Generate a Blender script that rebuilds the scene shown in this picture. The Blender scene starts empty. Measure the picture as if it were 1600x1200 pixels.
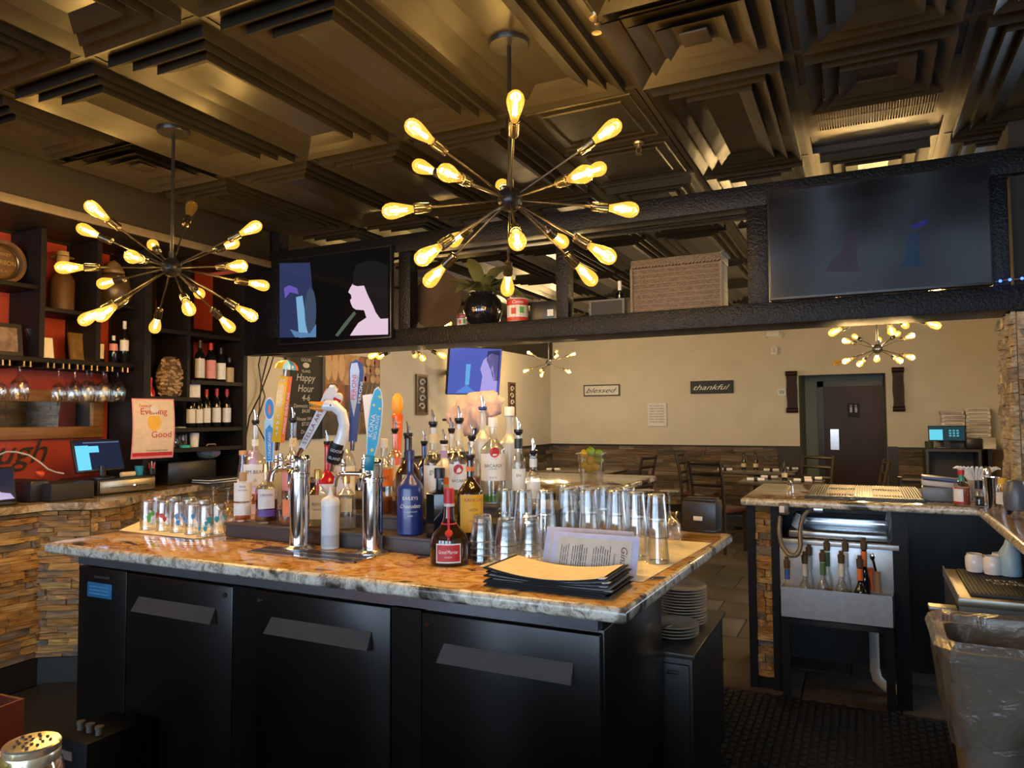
import bpy, bmesh, math, random
from mathutils import Vector, Matrix, Euler
R = math.radians
scene = bpy.context.scene
col = scene.collection

# ------------------------------------------------------------------ camera
F_PX, YAW, PITCH, ROLL, EYE = 1120.0, R(26.0), R(2.66), R(0.4), 1.46
fw = Vector((-math.sin(YAW)*math.cos(PITCH), math.cos(YAW)*math.cos(PITCH), math.sin(PITCH)))
rt0 = Vector((math.cos(YAW), math.sin(YAW), 0)); up0 = rt0.cross(fw)
rt = rt0*math.cos(ROLL) - up0*math.sin(ROLL); up = up0*math.cos(ROLL) + rt0*math.sin(ROLL)
cam_pos = Vector((0, 0, EYE))
cd = bpy.data.cameras.new('camera'); cd.sensor_width = 36; cd.lens = F_PX/1600*36; cd.clip_start = .02
cam = bpy.data.objects.new('camera', cd); col.objects.link(cam)
m = Matrix((rt, up, -fw)).transposed().to_4x4(); m.translation = cam_pos
cam.matrix_world = m
scene.camera = cam

# ------------------------------------------------------------------ world, daylight, exposure
wd = bpy.data.worlds.new('daylight'); scene.world = wd; wd.use_nodes = True
bg = wd.node_tree.nodes['Background']; bg.inputs[0].default_value = (.62, .80, 1.0, 1); bg.inputs[1].default_value = 4.6
vs = scene.view_settings
vs.view_transform = 'Standard'; vs.look = 'None'; vs.gamma = 1; vs.use_curve_mapping = False; vs.exposure = 1.48
BULB_W = 1.7          # radiant power of one filament bulb
WINDOWS = [(-4.2, -2.9), (-2.5, -1.2), (-.8, .5), (.9, 2.2)]   # x ranges of the street windows behind the bar guests
try:
    scene.cycles.use_denoising = True
    scene.cycles.transparent_max_bounces = 40
    scene.cycles.sample_clamp_indirect = 4
    scene.cycles.use_light_tree = True
    scene.cycles.max_bounces = 7; scene.cycles.diffuse_bounces = 3; scene.cycles.glossy_bounces = 4
    scene.cycles.use_adaptive_sampling = True; scene.cycles.adaptive_threshold = .03
except Exception: pass
for i, (a, b) in enumerate(WINDOWS):
    ld = bpy.data.lights.new('window_portal', 'AREA'); ld.shape = 'RECTANGLE'; ld.size = b-a; ld.size_y = 1.75
    ld.cycles.is_portal = True
    lo = bpy.data.objects.new('window_portal', ld); col.objects.link(lo)
    lo.location = ((a+b)/2, -2.985, 1.525); lo.rotation_euler = (R(90), 0, 0)

ld = bpy.data.lights.new('window_portal', 'AREA'); ld.shape = 'RECTANGLE'; ld.size = 1.75; ld.size_y = 1.5; ld.cycles.is_portal = True  # portal of the added side window, out of view
lo = bpy.data.objects.new('window_portal', ld); col.objects.link(lo); lo.location = (2.385, 5.25, 1.525); lo.rotation_euler = (0, R(90), 0)

# ------------------------------------------------------------------ placement helper (a known plane, read off the photo)
def at(px, py, X=None, Y=None, Z=None):
    d = fw + rt*((px-800)/F_PX) + up*((600-py)/F_PX)
    if X is not None: t = X/d.x
    elif Y is not None: t = Y/d.y
    else: t = (Z-EYE)/d.z
    return cam_pos + d*t
def depth(p): return (Vector(p)-cam_pos).dot(fw)
def mpp(p): return depth(p)/F_PX       # metres that one photo pixel covers at p

# ------------------------------------------------------------------ materials
MATS = {}
def nodes_of(name):
    mt = bpy.data.materials.new(name); mt.use_nodes = True
    nt = mt.node_tree; return mt, nt, nt.nodes['Principled BSDF']
def N(nt, t, **kw):
    n = nt.nodes.new(t)
    for k, v in kw.items():
        if k.startswith('i_'):
            key = k[2:]; key = int(key) if key.isdigit() else key
            n.inputs[key].default_value = v
        else: setattr(n, k, v)
    return n
def noise_bump(nt, b, scale=40, strength=.2, dist=.01, detail=4, stretch=None):
    tc = N(nt, 'ShaderNodeTexCoord'); nz = N(nt, 'ShaderNodeTexNoise', i_Scale=scale, i_Detail=detail)
    if stretch:
        mp = N(nt, 'ShaderNodeMapping'); mp.inputs['Scale'].default_value = stretch
        nt.links.new(tc.outputs['Object'], mp.inputs[0]); nt.links.new(mp.outputs[0], nz.inputs['Vector'])
    else: nt.links.new(tc.outputs['Object'], nz.inputs['Vector'])
    bp = N(nt, 'ShaderNodeBump', i_Strength=strength, i_Distance=dist)
    nt.links.new(nz.outputs['Fac'], bp.inputs['Height']); nt.links.new(bp.outputs[0], b.inputs['Normal'])
    return nz
def vary(nt, b, c1, c2, scale=8, stretch=(1, 1, 1), detail=5, lo=.35, hi=.65, seedobj=False):
    tc = N(nt, 'ShaderNodeTexCoord'); mp = N(nt, 'ShaderNodeMapping'); mp.inputs['Scale'].default_value = stretch
    nz = N(nt, 'ShaderNodeTexNoise', i_Scale=scale, i_Detail=detail)
    nt.links.new(tc.outputs['Object'], mp.inputs[0]); nt.links.new(mp.outputs[0], nz.inputs['Vector'])
    cr = N(nt, 'ShaderNodeValToRGB'); e = cr.color_ramp.elements
    e[0].position, e[0].color = lo, (*c1, 1); e[1].position, e[1].color = hi, (*c2, 1)
    nt.links.new(nz.outputs['Fac'], cr.inputs[0]); nt.links.new(cr.outputs[0], b.inputs['Base Color'])
    return cr
def M(name, c=(.5, .5, .5), rough=.5, metal=0, spec=.5, emit=None, es=1, c2=None, scale=20, stretch=(1, 1, 1), bump=0, bscale=60, bdist=.004, coat=0, trans=0, sss=0):
    if name in MATS: return MATS[name]
    mt, nt, b = nodes_of(name)
    b.inputs['Base Color'].default_value = (*c, 1); b.inputs['Roughness'].default_value = rough
    b.inputs['Metallic'].default_value = metal; b.inputs['Specular IOR Level'].default_value = spec
    if coat: b.inputs['Coat Weight'].default_value = coat; b.inputs['Coat Roughness'].default_value = .05
    if emit: b.inputs['Emission Color'].default_value = (*emit, 1); b.inputs['Emission Strength'].default_value = es
    if c2: vary(nt, b, c, c2, scale, stretch)
    else:                                   # a little colour grain so no surface is perfectly even
        vary(nt, b, tuple(x*.93 for x in c), tuple(min(1, x*1.05) for x in c), 30)
    if bump: noise_bump(nt, b, bscale, bump, bdist, stretch=stretch if stretch != (1, 1, 1) else None)
    MATS[name] = mt; return mt
def glass(name, tint=(1, 1, 1), refl=.10, rough=.02, dens=0.0, body=(.8, .8, .8), crinkle=0):
    """thin-walled glass: clear pass-through with a fresnel mirror coat; dens adds a cloudy body colour"""
    if name in MATS: return MATS[name]
    mt = bpy.data.materials.new(name); mt.use_nodes = True; nt = mt.node_tree; nt.nodes.clear()
    out = N(nt, 'ShaderNodeOutputMaterial'); tr = N(nt, 'ShaderNodeBsdfTransparent'); tr.inputs[0].default_value = (*tint, 1)
    gl = N(nt, 'ShaderNodeBsdfGlossy', i_Roughness=rough); gl.inputs[0].default_value = (1, 1, 1, 1)
    lw = N(nt, 'ShaderNodeLayerWeight', i_Blend=.35)
    if crinkle:
        tc = N(nt, 'ShaderNodeTexCoord'); nz = N(nt, 'ShaderNodeTexNoise', i_Scale=14, i_Detail=5, i_Distortion=1.5); bp = N(nt, 'ShaderNodeBump', i_Strength=crinkle, i_Distance=.02)
        nt.links.new(tc.outputs['Object'], nz.inputs['Vector']); nt.links.new(nz.outputs['Fac'], bp.inputs['Height']); nt.links.new(bp.outputs[0], gl.inputs['Normal']); nt.links.new(bp.outputs[0], lw.inputs['Normal'])
    mr = N(nt, 'ShaderNodeMapRange'); mr.inputs['To Min'].default_value = refl*.45; mr.inputs['To Max'].default_value = min(.9, refl*6)
    nt.links.new(lw.outputs['Facing'], mr.inputs['Value'])
    mx = N(nt, 'ShaderNodeMixShader'); nt.links.new(mr.outputs[0], mx.inputs[0])
    base = tr
    if dens:
        df = N(nt, 'ShaderNodeBsdfDiffuse'); df.inputs[0].default_value = (*body, 1)
        m2 = N(nt, 'ShaderNodeMixShader'); m2.inputs[0].default_value = dens
        nt.links.new(tr.outputs[0], m2.inputs[1]); nt.links.new(df.outputs[0], m2.inputs[2]); base = m2
    nt.links.new(base.outputs[0], mx.inputs[1]); nt.links.new(gl.outputs[0], mx.inputs[2]); nt.links.new(mx.outputs[0], out.inputs[0])
    MATS[name] = mt; return mt
def emis(name, c=(1, 1, 1), s=1.0):
    if name in MATS: return MATS[name]
    mt, nt, b = nodes_of(name)
    b.inputs['Base Color'].default_value = (c[0]*.05, c[1]*.05, c[2]*.05, 1); b.inputs['Roughness'].default_value = .12; b.inputs['Specular IOR Level'].default_value = .25
    b.inputs['Emission Color'].default_value = (*c, 1); b.inputs['Emission Strength'].default_value = s
    MATS[name] = mt; return mt
def stone_mat(name, cols, rough=.75):
    if name in MATS: return MATS[name]
    mt, nt, b = nodes_of(name); b.inputs['Roughness'].default_value = rough; b.inputs['Specular IOR Level'].default_value = .3
    oi = N(nt, 'ShaderNodeObjectInfo'); cr = N(nt, 'ShaderNodeValToRGB'); cr.color_ramp.interpolation = 'LINEAR'
    e = cr.color_ramp.elements
    while len(e) < len(cols): e.new(.5)
    for i, c in enumerate(cols): e[i].position = i/(len(cols)-1); e[i].color = (*c, 1)
    nt.links.new(oi.outputs['Random'], cr.inputs[0])
    tc = N(nt, 'ShaderNodeTexCoord'); mp = N(nt, 'ShaderNodeMapping'); mp.inputs['Scale'].default_value = (1, 1, 3)
    nz = N(nt, 'ShaderNodeTexNoise', i_Scale=1.6, i_Detail=6); nz.noise_dimensions = '4D'
    nt.links.new(oi.outputs['Random'], nz.inputs['W']) if False else None
    ml = N(nt, 'ShaderNodeMath', operation='MULTIPLY'); ml.inputs[1].default_value = 37
    nt.links.new(oi.outputs['Random'], ml.inputs[0]); nt.links.new(ml.outputs[0], nz.inputs['W'])
    nt.links.new(tc.outputs['Object'], mp.inputs[0]); nt.links.new(mp.outputs[0], nz.inputs['Vector'])
    mr = N(nt, 'ShaderNodeMapRange'); mr.inputs['From Min'].default_value = .3; mr.inputs['From Max'].default_value = .7
    mr.inputs['To Min'].default_value = .45; mr.inputs['To Max'].default_value = 1.5
    nt.links.new(nz.outputs['Fac'], mr.inputs['Value'])
    mx = N(nt, 'ShaderNodeMix', data_type='RGBA', blend_type='MULTIPLY'); mx.inputs[0].default_value = 1
    cb = N(nt, 'ShaderNodeCombineXYZ')
    for i in range(3): nt.links.new(mr.outputs[0], cb.inputs[i])
    nt.links.new(cr.outputs[0], mx.inputs[6]); nt.links.new(cb.outputs[0], mx.inputs[7]); nt.links.new(mx.outputs[2], b.inputs['Base Color'])
    bp = N(nt, 'ShaderNodeBump', i_Strength=.5, i_Distance=.006); nt.links.new(nz.outputs['Fac'], bp.inputs['Height']); nt.links.new(bp.outputs[0], b.inputs['Normal'])
    MATS[name] = mt; return mt
def granite(name, stops, rough=.08, sx=(1, 1.6, 1), scale=9):
    if name in MATS: return MATS[name]
    mt, nt, b = nodes_of(name); b.inputs['Roughness'].default_value = rough; b.inputs['Specular IOR Level'].default_value = .6
    tc = N(nt, 'ShaderNodeTexCoord'); mp = N(nt, 'ShaderNodeMapping'); mp.inputs['Scale'].default_value = sx; mp.inputs['Rotation'].default_value = (0, 0, .5)
    nt.links.new(tc.outputs['Object'], mp.inputs[0])
    n1 = N(nt, 'ShaderNodeTexNoise', i_Scale=scale, i_Detail=8, i_Roughness=.72, i_Distortion=1.4)
    nt.links.new(mp.outputs[0], n1.inputs['Vector'])
    cr = N(nt, 'ShaderNodeValToRGB'); e = cr.color_ramp.elements
    while len(e) < len(stops): e.new(.5)
    for i, (p, c) in enumerate(stops): e[i].position = p; e[i].color = (*c, 1)
    nt.links.new(n1.outputs['Fac'], cr.inputs[0])
    n2 = N(nt, 'ShaderNodeTexNoise', i_Scale=2.2, i_Detail=3, i_Distortion=2.5); nt.links.new(mp.outputs[0], n2.inputs['Vector'])
    c2 = N(nt, 'ShaderNodeValToRGB'); e = c2.color_ramp.elements
    e[0].position = .36; e[0].color = (.03, .022, .018, 1); e[1].position = .44; e[1].color = (1, 1, 1, 1)
    nt.links.new(n2.outputs['Fac'], c2.inputs[0])
    mx = N(nt, 'ShaderNodeMix', data_type='RGBA', blend_type='MULTIPLY'); mx.inputs[0].default_value = .9
    nt.links.new(cr.outputs[0], mx.inputs[6]); nt.links.new(c2.outputs[0], mx.inputs[7])
    sp = N(nt, 'ShaderNodeTexVoronoi', i_Scale=90); nt.links.new(mp.outputs[0], sp.inputs['Vector'])
    c3 = N(nt, 'ShaderNodeValToRGB'); e = c3.color_ramp.elements
    e[0].position = .1; e[0].color = (.55, .5, .45, 1); e[1].position = .3; e[1].color = (1, 1, 1, 1); nt.links.new(sp.outputs['Distance'], c3.inputs[0])
    m3 = N(nt, 'ShaderNodeMix', data_type='RGBA', blend_type='MULTIPLY'); m3.inputs[0].default_value = .8
    nt.links.new(mx.outputs[2], m3.inputs[6]); nt.links.new(c3.outputs[0], m3.inputs[7]); nt.links.new(m3.outputs[2], b.inputs['Base Color'])
    MATS[name] = mt; return mt

# ------------------------------------------------------------------ mesh builder
class MB:
    def __init__(s): s.v = []; s.f = []; s.m = []; s.mat = 0
    def add(s, vs_, fs, mtx=None):
        o = len(s.v)
        s.v += [tuple(mtx @ Vector(p)) for p in vs_] if mtx is not None else [tuple(p) for p in vs_]
        s.f += [tuple(i+o for i in f) for f in fs]; s.m += [s.mat]*len(fs); return s
    def box(s, x0, x1, y0, y1, z0, z1, mtx=None, bv=0):
        if bv <= 0:
            v = [(x0, y0, z0), (x1, y0, z0), (x1, y1, z0), (x0, y1, z0), (x0, y0, z1), (x1, y0, z1), (x1, y1, z1), (x0, y1, z1)]
            return s.add(v, [(0, 3, 2, 1), (4, 5, 6, 7), (0, 1, 5, 4), (1, 2, 6, 5), (2, 3, 7, 6), (3, 0, 4, 7)], mtx)
        bm = bmesh.new(); bmesh.ops.create_cube(bm, size=1)
        for v in bm.verts: v.co = Vector(((x0+x1)/2+v.co.x*(x1-x0), (y0+y1)/2+v.co.y*(y1-y0), (z0+z1)/2+v.co.z*(z1-z0)))
        bmesh.ops.bevel(bm, geom=bm.edges[:], offset=min(bv, .45*min(x1-x0, y1-y0, z1-z0)), segments=2, profile=.5, affect='EDGES')
        bm.verts.index_update(); v = [q.co.copy() for q in bm.verts]; f = [[q.index for q in fc.verts] for fc in bm.faces]; bm.free()
        return s.add(v, f, mtx)
    def cbox(s, c, size, mtx=None, bv=0):
        return s.box(c[0]-size[0]/2, c[0]+size[0]/2, c[1]-size[1]/2, c[1]+size[1]/2, c[2]-size[2]/2, c[2]+size[2]/2, mtx, bv)
    def lathe(s, prof, seg=24, mtx=None, sx=1, sy=1, a0=0, a1=None):
        """prof = [(r, z)...]; full turn unless a0/a1 given"""
        full = a1 is None; n = seg if full else seg+1; v = []; f = []
        for r, z in prof:
            for k in range(n):
                a = 2*math.pi*k/seg if full else a0+(a1-a0)*k/seg
                v.append((r*math.cos(a)*sx, r*math.sin(a)*sy, z))
        for i in range(len(prof)-1):
            for k in range(n if full else n-1):
                k2 = (k+1) % n
                f.append((i*n+k, i*n+k2, (i+1)*n+k2, (i+1)*n+k))
        return s.add(v, f, mtx)
    def cyl(s, p0, p1, r0, r1=None, seg=12, caps=True):
        p0, p1 = Vector(p0), Vector(p1); r1 = r0 if r1 is None else r1
        d = p1-p0; mt = d.to_track_quat('Z', 'Y').to_matrix().to_4x4(); mt.translation = p0; L = d.length
        pr = [(r0, 0), (r1, L)]
        if caps: pr = [(0.0001, 0)]+pr+[(0.0001, L)]
        return s.lathe(pr, seg, mt)
    def tube(s, pts, r, seg=8, closed=False, caps=True):
        pts = [Vector(p) for p in pts]; n = len(pts); v = []; f = []; prev = None
        rs = r if isinstance(r, (list, tuple)) else [r]*n
        for i, p in enumerate(pts):
            a = pts[(i-1) % n] if (closed or i > 0) else p; b = pts[(i+1) % n] if (closed or i < n-1) else p
            t = (b-a).normalized()
            if prev is None: x = t.orthogonal().normalized()
            else: x = (prev-t*prev.dot(t)).normalized()
            prev = x; y = t.cross(x)
            for k in range(seg):
                q = 2*math.pi*k/seg; v.append(p+(x*math.cos(q)+y*math.sin(q))*rs[i])
        for i in range(n if closed else n-1):
            j = (i+1) % n
            for k in range(seg): f.append((i*seg+k, i*seg+(k+1) % seg, j*seg+(k+1) % seg, j*seg+k))
        if caps and not closed: f += [tuple(range(seg))[::-1], tuple((n-1)*seg+k for k in range(seg))]
        return s.add(v, f)
    def prism(s, poly, d0, d1, mtx=None):
        """2-D outline (x, y) pushed from z=d0 to z=d1"""
        n = len(poly); v = [(x, y, d0) for x, y in poly]+[(x, y, d1) for x, y in poly]
        f = [tuple(range(n))[::-1], tuple(range(n, 2*n))]+[(i, (i+1) % n, n+(i+1) % n, n+i) for i in range(n)]
        return s.add(v, f, mtx)
    def ball(s, c, r, seg=14, rings=8, sc=(1, 1, 1), mtx=None):
        pr = [(max(.0001, r*math.sin(math.pi*i/rings)), -r*math.cos(math.pi*i/rings)) for i in range(rings+1)]
        mm = Matrix.Translation(c) @ Matrix.Diagonal((*sc, 1))
        return s.lathe(pr, seg, mm if mtx is None else mtx @ mm)
    def mesh(s, name, mats, smooth=True, ang=38):
        me = bpy.data.meshes.new(name); me.from_pydata(s.v, [], s.f); 
        for mt in (mats if isinstance(mats, (list, tuple)) else [mats]): me.materials.append(mt)
        if any(s.m): me.polygons.foreach_set('material_index', s.m)
        bm = bmesh.new(); bm.from_mesh(me); bmesh.ops.recalc_face_normals(bm, faces=bm.faces[:]); bm.to_mesh(me); bm.free()
        if smooth:
            me.polygons.foreach_set('use_smooth', [True]*len(me.polygons)); me.set_sharp_from_angle(angle=R(ang))
        me.update(); return me
    def build(s, name, mats, parent=None, smooth=True, ang=38, label=None):
        return link(name, s.mesh(name, mats, smooth, ang), parent, label)
def link(name, me, parent=None, label=None, loc=None):
    o = bpy.data.objects.new(name, me); col.objects.link(o)
    if parent is not None: o.parent = parent
    if label: o['label'] = label
    if loc is not None: o.location = loc
    return o
def thing(name, label, cat, loc=(0, 0, 0), rz=0, group=None):
    o = bpy.data.objects.new(name, None); o.empty_display_size = .05; col.objects.link(o)
    o.location = loc; o.rotation_euler = (0, 0, rz); o['label'] = label; o['category'] = cat
    if group: o['group'] = group
    return o
def tag(o, label, cat, group=None):
    o['label'] = label; o['category'] = cat
    if group: o['group'] = group
    return o
def struct(o): o['kind'] = 'structure'; return o
def stuff(o): o['kind'] = 'stuff'; return o
def dup(root, loc, rz=None, label=None, group=None):
    r = root.copy(); col.objects.link(r); r.location = loc
    if rz is not None: r.rotation_euler = (0, 0, rz)
    if label: r['label'] = label
    if group: r['group'] = group
    for ch in list(root.children):
        c = ch.copy(); col.objects.link(c); c.parent = r
        for g in list(ch.children):
            d = g.copy(); col.objects.link(d); d.parent = c
    return r
TXT = {}
def text_geo(s, shear=0.0, spacing=1.0):
    key = (s, shear, spacing)
    if key not in TXT:
        cu = bpy.data.curves.new('txt', 'FONT'); cu.body = s; cu.size = 1; cu.align_x = 'CENTER'; cu.align_y = 'CENTER'; cu.shear = shear
        cu.space_character = spacing; cu.resolution_u = 3
        ob = bpy.data.objects.new('txt', cu); col.objects.link(ob)
        dg = bpy.context.evaluated_depsgraph_get(); dg.update()
        me = bpy.data.meshes.new_from_object(ob.evaluated_get(dg))
        TXT[key] = ([tuple(v.co) for v in me.vertices], [tuple(p.vertices) for p in me.polygons])
        bpy.data.objects.remove(ob); bpy.data.meshes.remove(me); bpy.data.curves.remove(cu)
    return TXT[key]
def text(mb, s, h, cx=0, cy=0, w=None, rot=0, shear=0.0, wrap=None, spacing=1.0):
    """lettering of cap height about h centred at (cx, cy); written in x-z facing -y. wrap = radius: bent round the z axis"""
    v, f = text_geo(s, shear, spacing)
    if not v: return mb
    xs = [p[0] for p in v]; ys = [p[1] for p in v]; W = max(xs)-min(xs); Hh = max(ys)-min(ys); mx_, my = (max(xs)+min(xs))/2, (max(ys)+min(ys))/2
    sy = h/.73; sx = w/W if w else sy
    out = []
    c_, s_ = math.cos(rot), math.sin(rot)
    for p in v:
        x, y = (p[0]-mx_)*sx, (p[1]-my)*sy
        x, y = x*c_-y*s_+cx, x*s_+y*c_+cy
        if wrap: a = x/wrap; out.append((wrap*math.sin(a), -wrap*math.cos(a), y))
        else: out.append((x, 0, y))
    return mb.add(out, f)
def letters(name, items, mat, parent, off=0.0, mtx=None):
    mb = MB()
    for it in items: text(mb, *it[0], **it[1])
    if mtx is not None: mb.v = [tuple(mtx @ Vector(p)) for p in mb.v]
    me = bpy.data.meshes.new(name); me.from_pydata(mb.v, [], mb.f); me.materials.append(mat)
    o = link(name, me, parent)
    if off: o.location = (0, off, 0)
    return o
def rand(a, b): return random.uniform(a, b)
random.seed(7)
BLK = M('black_paint', (.012, .011, .010), .45)
# ================================================================== the setting
CEIL = 2.88
XL, XF_R, YB, YF = -4.65, 2.4, -3.0, 11.0          # left wall, right wall, window wall behind the guests, far wall
plaster = M('beige_plaster', (.62, .57, .46), .7, c2=(.66, .61, .50), scale=3, bump=.05, bscale=200, bdist=.001)
redwall = M('red_plaster', (.30, .030, .014), .6, c2=(.36, .040, .020), scale=4)
dark_ceiling = M('ceiling_paint', (.0235, .0195, .0125), .32, spec=.28, c2=(.019, .0155, .0095), scale=2, bump=.25, bscale=9, bdist=.012)
tilefloor = stone_mat('slate_floor_tile', [(.050, .042, .034), (.070, .060, .048), (.058, .046, .036), (.080, .070, .058)], .45)
grout = M('grout', (.03, .026, .022), .9)

fl = struct(MB().box(XL-.2, XF_R+.2, YB-.2, 13.2, -.1, -.012).build('floor', grout, smooth=False))
tmesh = {}
k = 0
for iy in range(0, 12):
    for ix in range(0, 11):
        x0 = -4.0+ix*.46-(iy % 2)*.23; y0 = 4.05+iy*.46
        if x0 > 1.6 or y0 > 10.2: continue
        if not tmesh: tmesh[0] = MB().box(0, .452, 0, .452, -.012, 0, bv=.003).mesh('floor_tile', tilefloor)
        o = link('floor_tile', tmesh[0], fl); o.location = (x0, y0, 0)
# rubber bar mat on the working side of the bar
mt = MB(); rub = M('black_rubber', (.010, .009, .008), .6)
mt.box(-4.1, .48, -1.0, 4.0, .001, .008)
for i in range(46):
    for j in range(24):
        x = -1.1+i*.036; y = 2.55+j*.06
        mt.box(x, x+.022, y+(i % 2)*.03, y+(i % 2)*.03+.042, .008, .016)
mto = mt.build('rubber_floor_mat', rub, smooth=False); tag(mto, 'black perforated rubber mat covering the floor behind the bar', 'mat')

# walls
def wall(name, x0, x1, y0, y1, z0, z1, m_): return struct(MB().box(x0, x1, y0, y1, z0, z1).build(name, m_, smooth=False))
wl = MB(); wl.box(XL-.15, XL, YB, 4.42, 0, 3.1); wl.mat = 1; wl.box(XL-.15, XL, 4.42, YF, 0, 3.1)
wl = struct(wl.build('wall_left', [redwall, plaster], smooth=False))
DX0, DX1 = at(1250, 695, Y=YF).x, at(1387, 695, Y=YF).x        # alcove of the restroom door
wf = MB(); wf.box(XL-.15, DX0, YF, YF+.15, 0, 3.1); wf.box(DX1, 1.75, YF, YF+.15, 0, 3.1); wf.box(DX0, DX1, YF, YF+.15, 2.03, 3.1)
wf = struct(wf.build('wall_far', plaster, smooth=False))
alc = M('grey_blue_paint', (.26, .31, .29), .6)
a_ = MB(); a_.box(DX0-.05, DX0, YF+.15, YF+1.3, 0, 2.2); a_.box(DX1, DX1+.05, YF+.15, YF+1.3, 0, 2.2); a_.box(DX0-.05, DX1+.05, YF+1.3, YF+1.4, 0, 2.2); a_.box(DX0-.05, DX1+.05, YF+.15, YF+1.4, 2.2, 2.3)
struct(a_.build('wall_alcove', alc, smooth=False))
wall('wall_right_dining', 1.75, 1.9, 6.9, YF+.15, 0, 3.1, plaster)
wall('wall_right_return', 1.08, 1.9, 6.75, 6.9, 0, 3.1, M('white_plaster', (.62, .60, .55), .7))
wr = MB(); wr.box(XF_R, XF_R+.15, YB, 4.5, 0, 3.1); wr.box(XF_R, XF_R+.15, 6.0, 6.9, 0, 3.1); wr.box(XF_R, XF_R+.15, 4.5, 6.0, 0, .65); wr.box(XF_R, XF_R+.15, 4.5, 6.0, 2.4, 3.1)
struct(wr.build('wall_right', plaster, smooth=False))
w_ = struct(MB().box(XF_R+.07, XF_R+.075, 4.5, 6.0, .65, 2.4).build('window_5', glass('window_pane', (.97, .98, 1), .06), smooth=False))  # unseen side window, added to bring daylight onto the dining walls
f_ = MB(); f_.box(XF_R+.04, XF_R+.11, 4.5, 4.55, .65, 2.4); f_.box(XF_R+.04, XF_R+.11, 5.95, 6.0, .65, 2.4); f_.box(XF_R+.04, XF_R+.11, 4.5, 6.0, .65, .70); f_.box(XF_R+.04, XF_R+.11, 4.5, 6.0, 2.35, 2.4); f_.box(XF_R+.04, XF_R+.11, 5.23, 5.27, .7, 2.35)
f_.build('window_frame', BLK, w_, smooth=False)
wb = MB(); wb.box(XL-.15, XF_R+.15, YB-.15, YB, 0, .65); wb.box(XL-.15, XF_R+.15, YB-.15, YB, 2.4, 3.1)
e = [XL-.15]+[v for w in WINDOWS for v in w]+[XF_R+.15]
for i in range(0, len(e), 2): wb.box(e[i], e[i+1], YB-.15, YB, .65, 2.4)
struct(wb.build('wall_street', plaster, smooth=False))
for i, (a, b) in enumerate(WINDOWS):
    w_ = struct(MB().box(a, b, YB-.08, YB-.075, .65, 2.4).build('window_%d' % (i+1), glass('window_pane', (.97, .98, 1), .06), smooth=False))
    f_ = MB(); f_.box(a, a+.05, YB-.11, YB-.04, .65, 2.4); f_.box(b-.05, b, YB-.11, YB-.04, .65, 2.4); f_.box(a, b, YB-.11, YB-.04, .65, .70); f_.box(a, b, YB-.11, YB-.04, 2.35, 2.4); f_.box((a+b)/2-.02, (a+b)/2+.02, YB-.11, YB-.04, .7, 2.35)
    f_.build('window_frame', BLK, w_, smooth=False)

# ------------------------------------------------------------------ ceiling of moulded panels in a bar grid
ce = struct(MB().box(XL-.15, XF_R+.15, YB-.15, YF+.3, CEIL+.03, CEIL+.12).build('ceiling', dark_ceiling, smooth=False))
def coffer(w, l, rings=3, d=.042, a=.045, st=.062):
    mb = MB(); loops = [(0.0, .012), (.012, .012), (.012, 0), (a, 0)]
    for i in range(rings):
        loops += [(a+i*st, -d), (a+(i+1)*st, -.006 if i < rings-1 else -.012)]
    v = []; f = []
    for ins, z in loops: v += [(ins, ins, z), (w-ins, ins, z), (w-ins, l-ins, z), (ins, l-ins, z)]
    for i in range(len(loops)-1):
        for k in range(4): f.append((i*4+k, i*4+(k+1) % 4, i*4+4+(k+1) % 4, i*4+4+k))
    n = len(loops)*4; f.append((n-4, n-3, n-2, n-1)); mb.add(v, f); return mb
def flatpanel(w, l):
    mb = MB(); loops = [(0, .012), (.02, .012), (.02, 0), (.05, 0), (.055, -.006), (.062, 0), (.11, 0), (.115, -.006), (.122, 0)]
    v = []; f = []
    for ins, z in loops: v += [(ins, ins, z), (w-ins, ins, z), (w-ins, l-ins, z), (ins, l-ins, z)]
    for i in range(len(loops)-1):
        for k in range(4): f.append((i*4+k, i*4+(k+1) % 4, i*4+4+(k+1) % 4, i*4+4+k))
    n = len(loops)*4; f.append((n-4, n-3, n-2, n-1)); mb.add(v, f); return mb
CW, CL, GX, GY = .613, 1.22, -.215, 1.735
cof4 = coffer(CW, CL).mesh('ceiling_panel', dark_ceiling, smooth=False); cof2 = coffer(CW, CL/2).mesh('ceiling_panel', dark_ceiling, smooth=False)
flat2 = flatpanel(CW, CL/2).mesh('ceiling_panel', dark_ceiling, smooth=False)
SOFF = -3.967
for iy in range(-1, 8):
    for ix in range(-5, 5):
        x0, y0 = GX+(ix-1)*CW, GY+iy*CL
        if x0 < SOFF-.1 and y0 < 4: continue
        if x0 > XF_R-.1: continue
        halves = []
        if (ix, iy) == (-1, 1): halves = [flat2, flat2]
        elif (ix, iy) == (0, 0): halves = [cof2, None]
        elif (ix, iy) == (1, 1): halves = [cof2, None]
        elif (ix, iy) == (-5, 0): halves = [cof2, None]
        elif ix >= 1 and iy == 0: halves = [cof2, cof2]
        if halves:
            for h, me in enumerate(halves):
                if me: link('ceiling_panel', me, ce, loc=(x0, y0+h*CL/2, CEIL))
        else: link('ceiling_panel', cof4, ce, loc=(x0, y0, CEIL))
gm = M('grid_bar_paint', (.028, .023, .015), .35)
for i in range(-6, 6):
    x = GX+(i)*CW
    if x < SOFF-.3 or x > XF_R: continue
    MB().box(x-.012, x+.012, YB, YF, CEIL-.004, CEIL+.03).build('grid_bar', gm, ce, smooth=False)
for j in range(-3, 9):
    y = GY+j*CL
    if y < YB or y > YF: continue
    MB().box(XL, XF_R, y-.012, y+.012, CEIL-.003, CEIL+.03).build('grid_bar', gm, ce, smooth=False)
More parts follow.
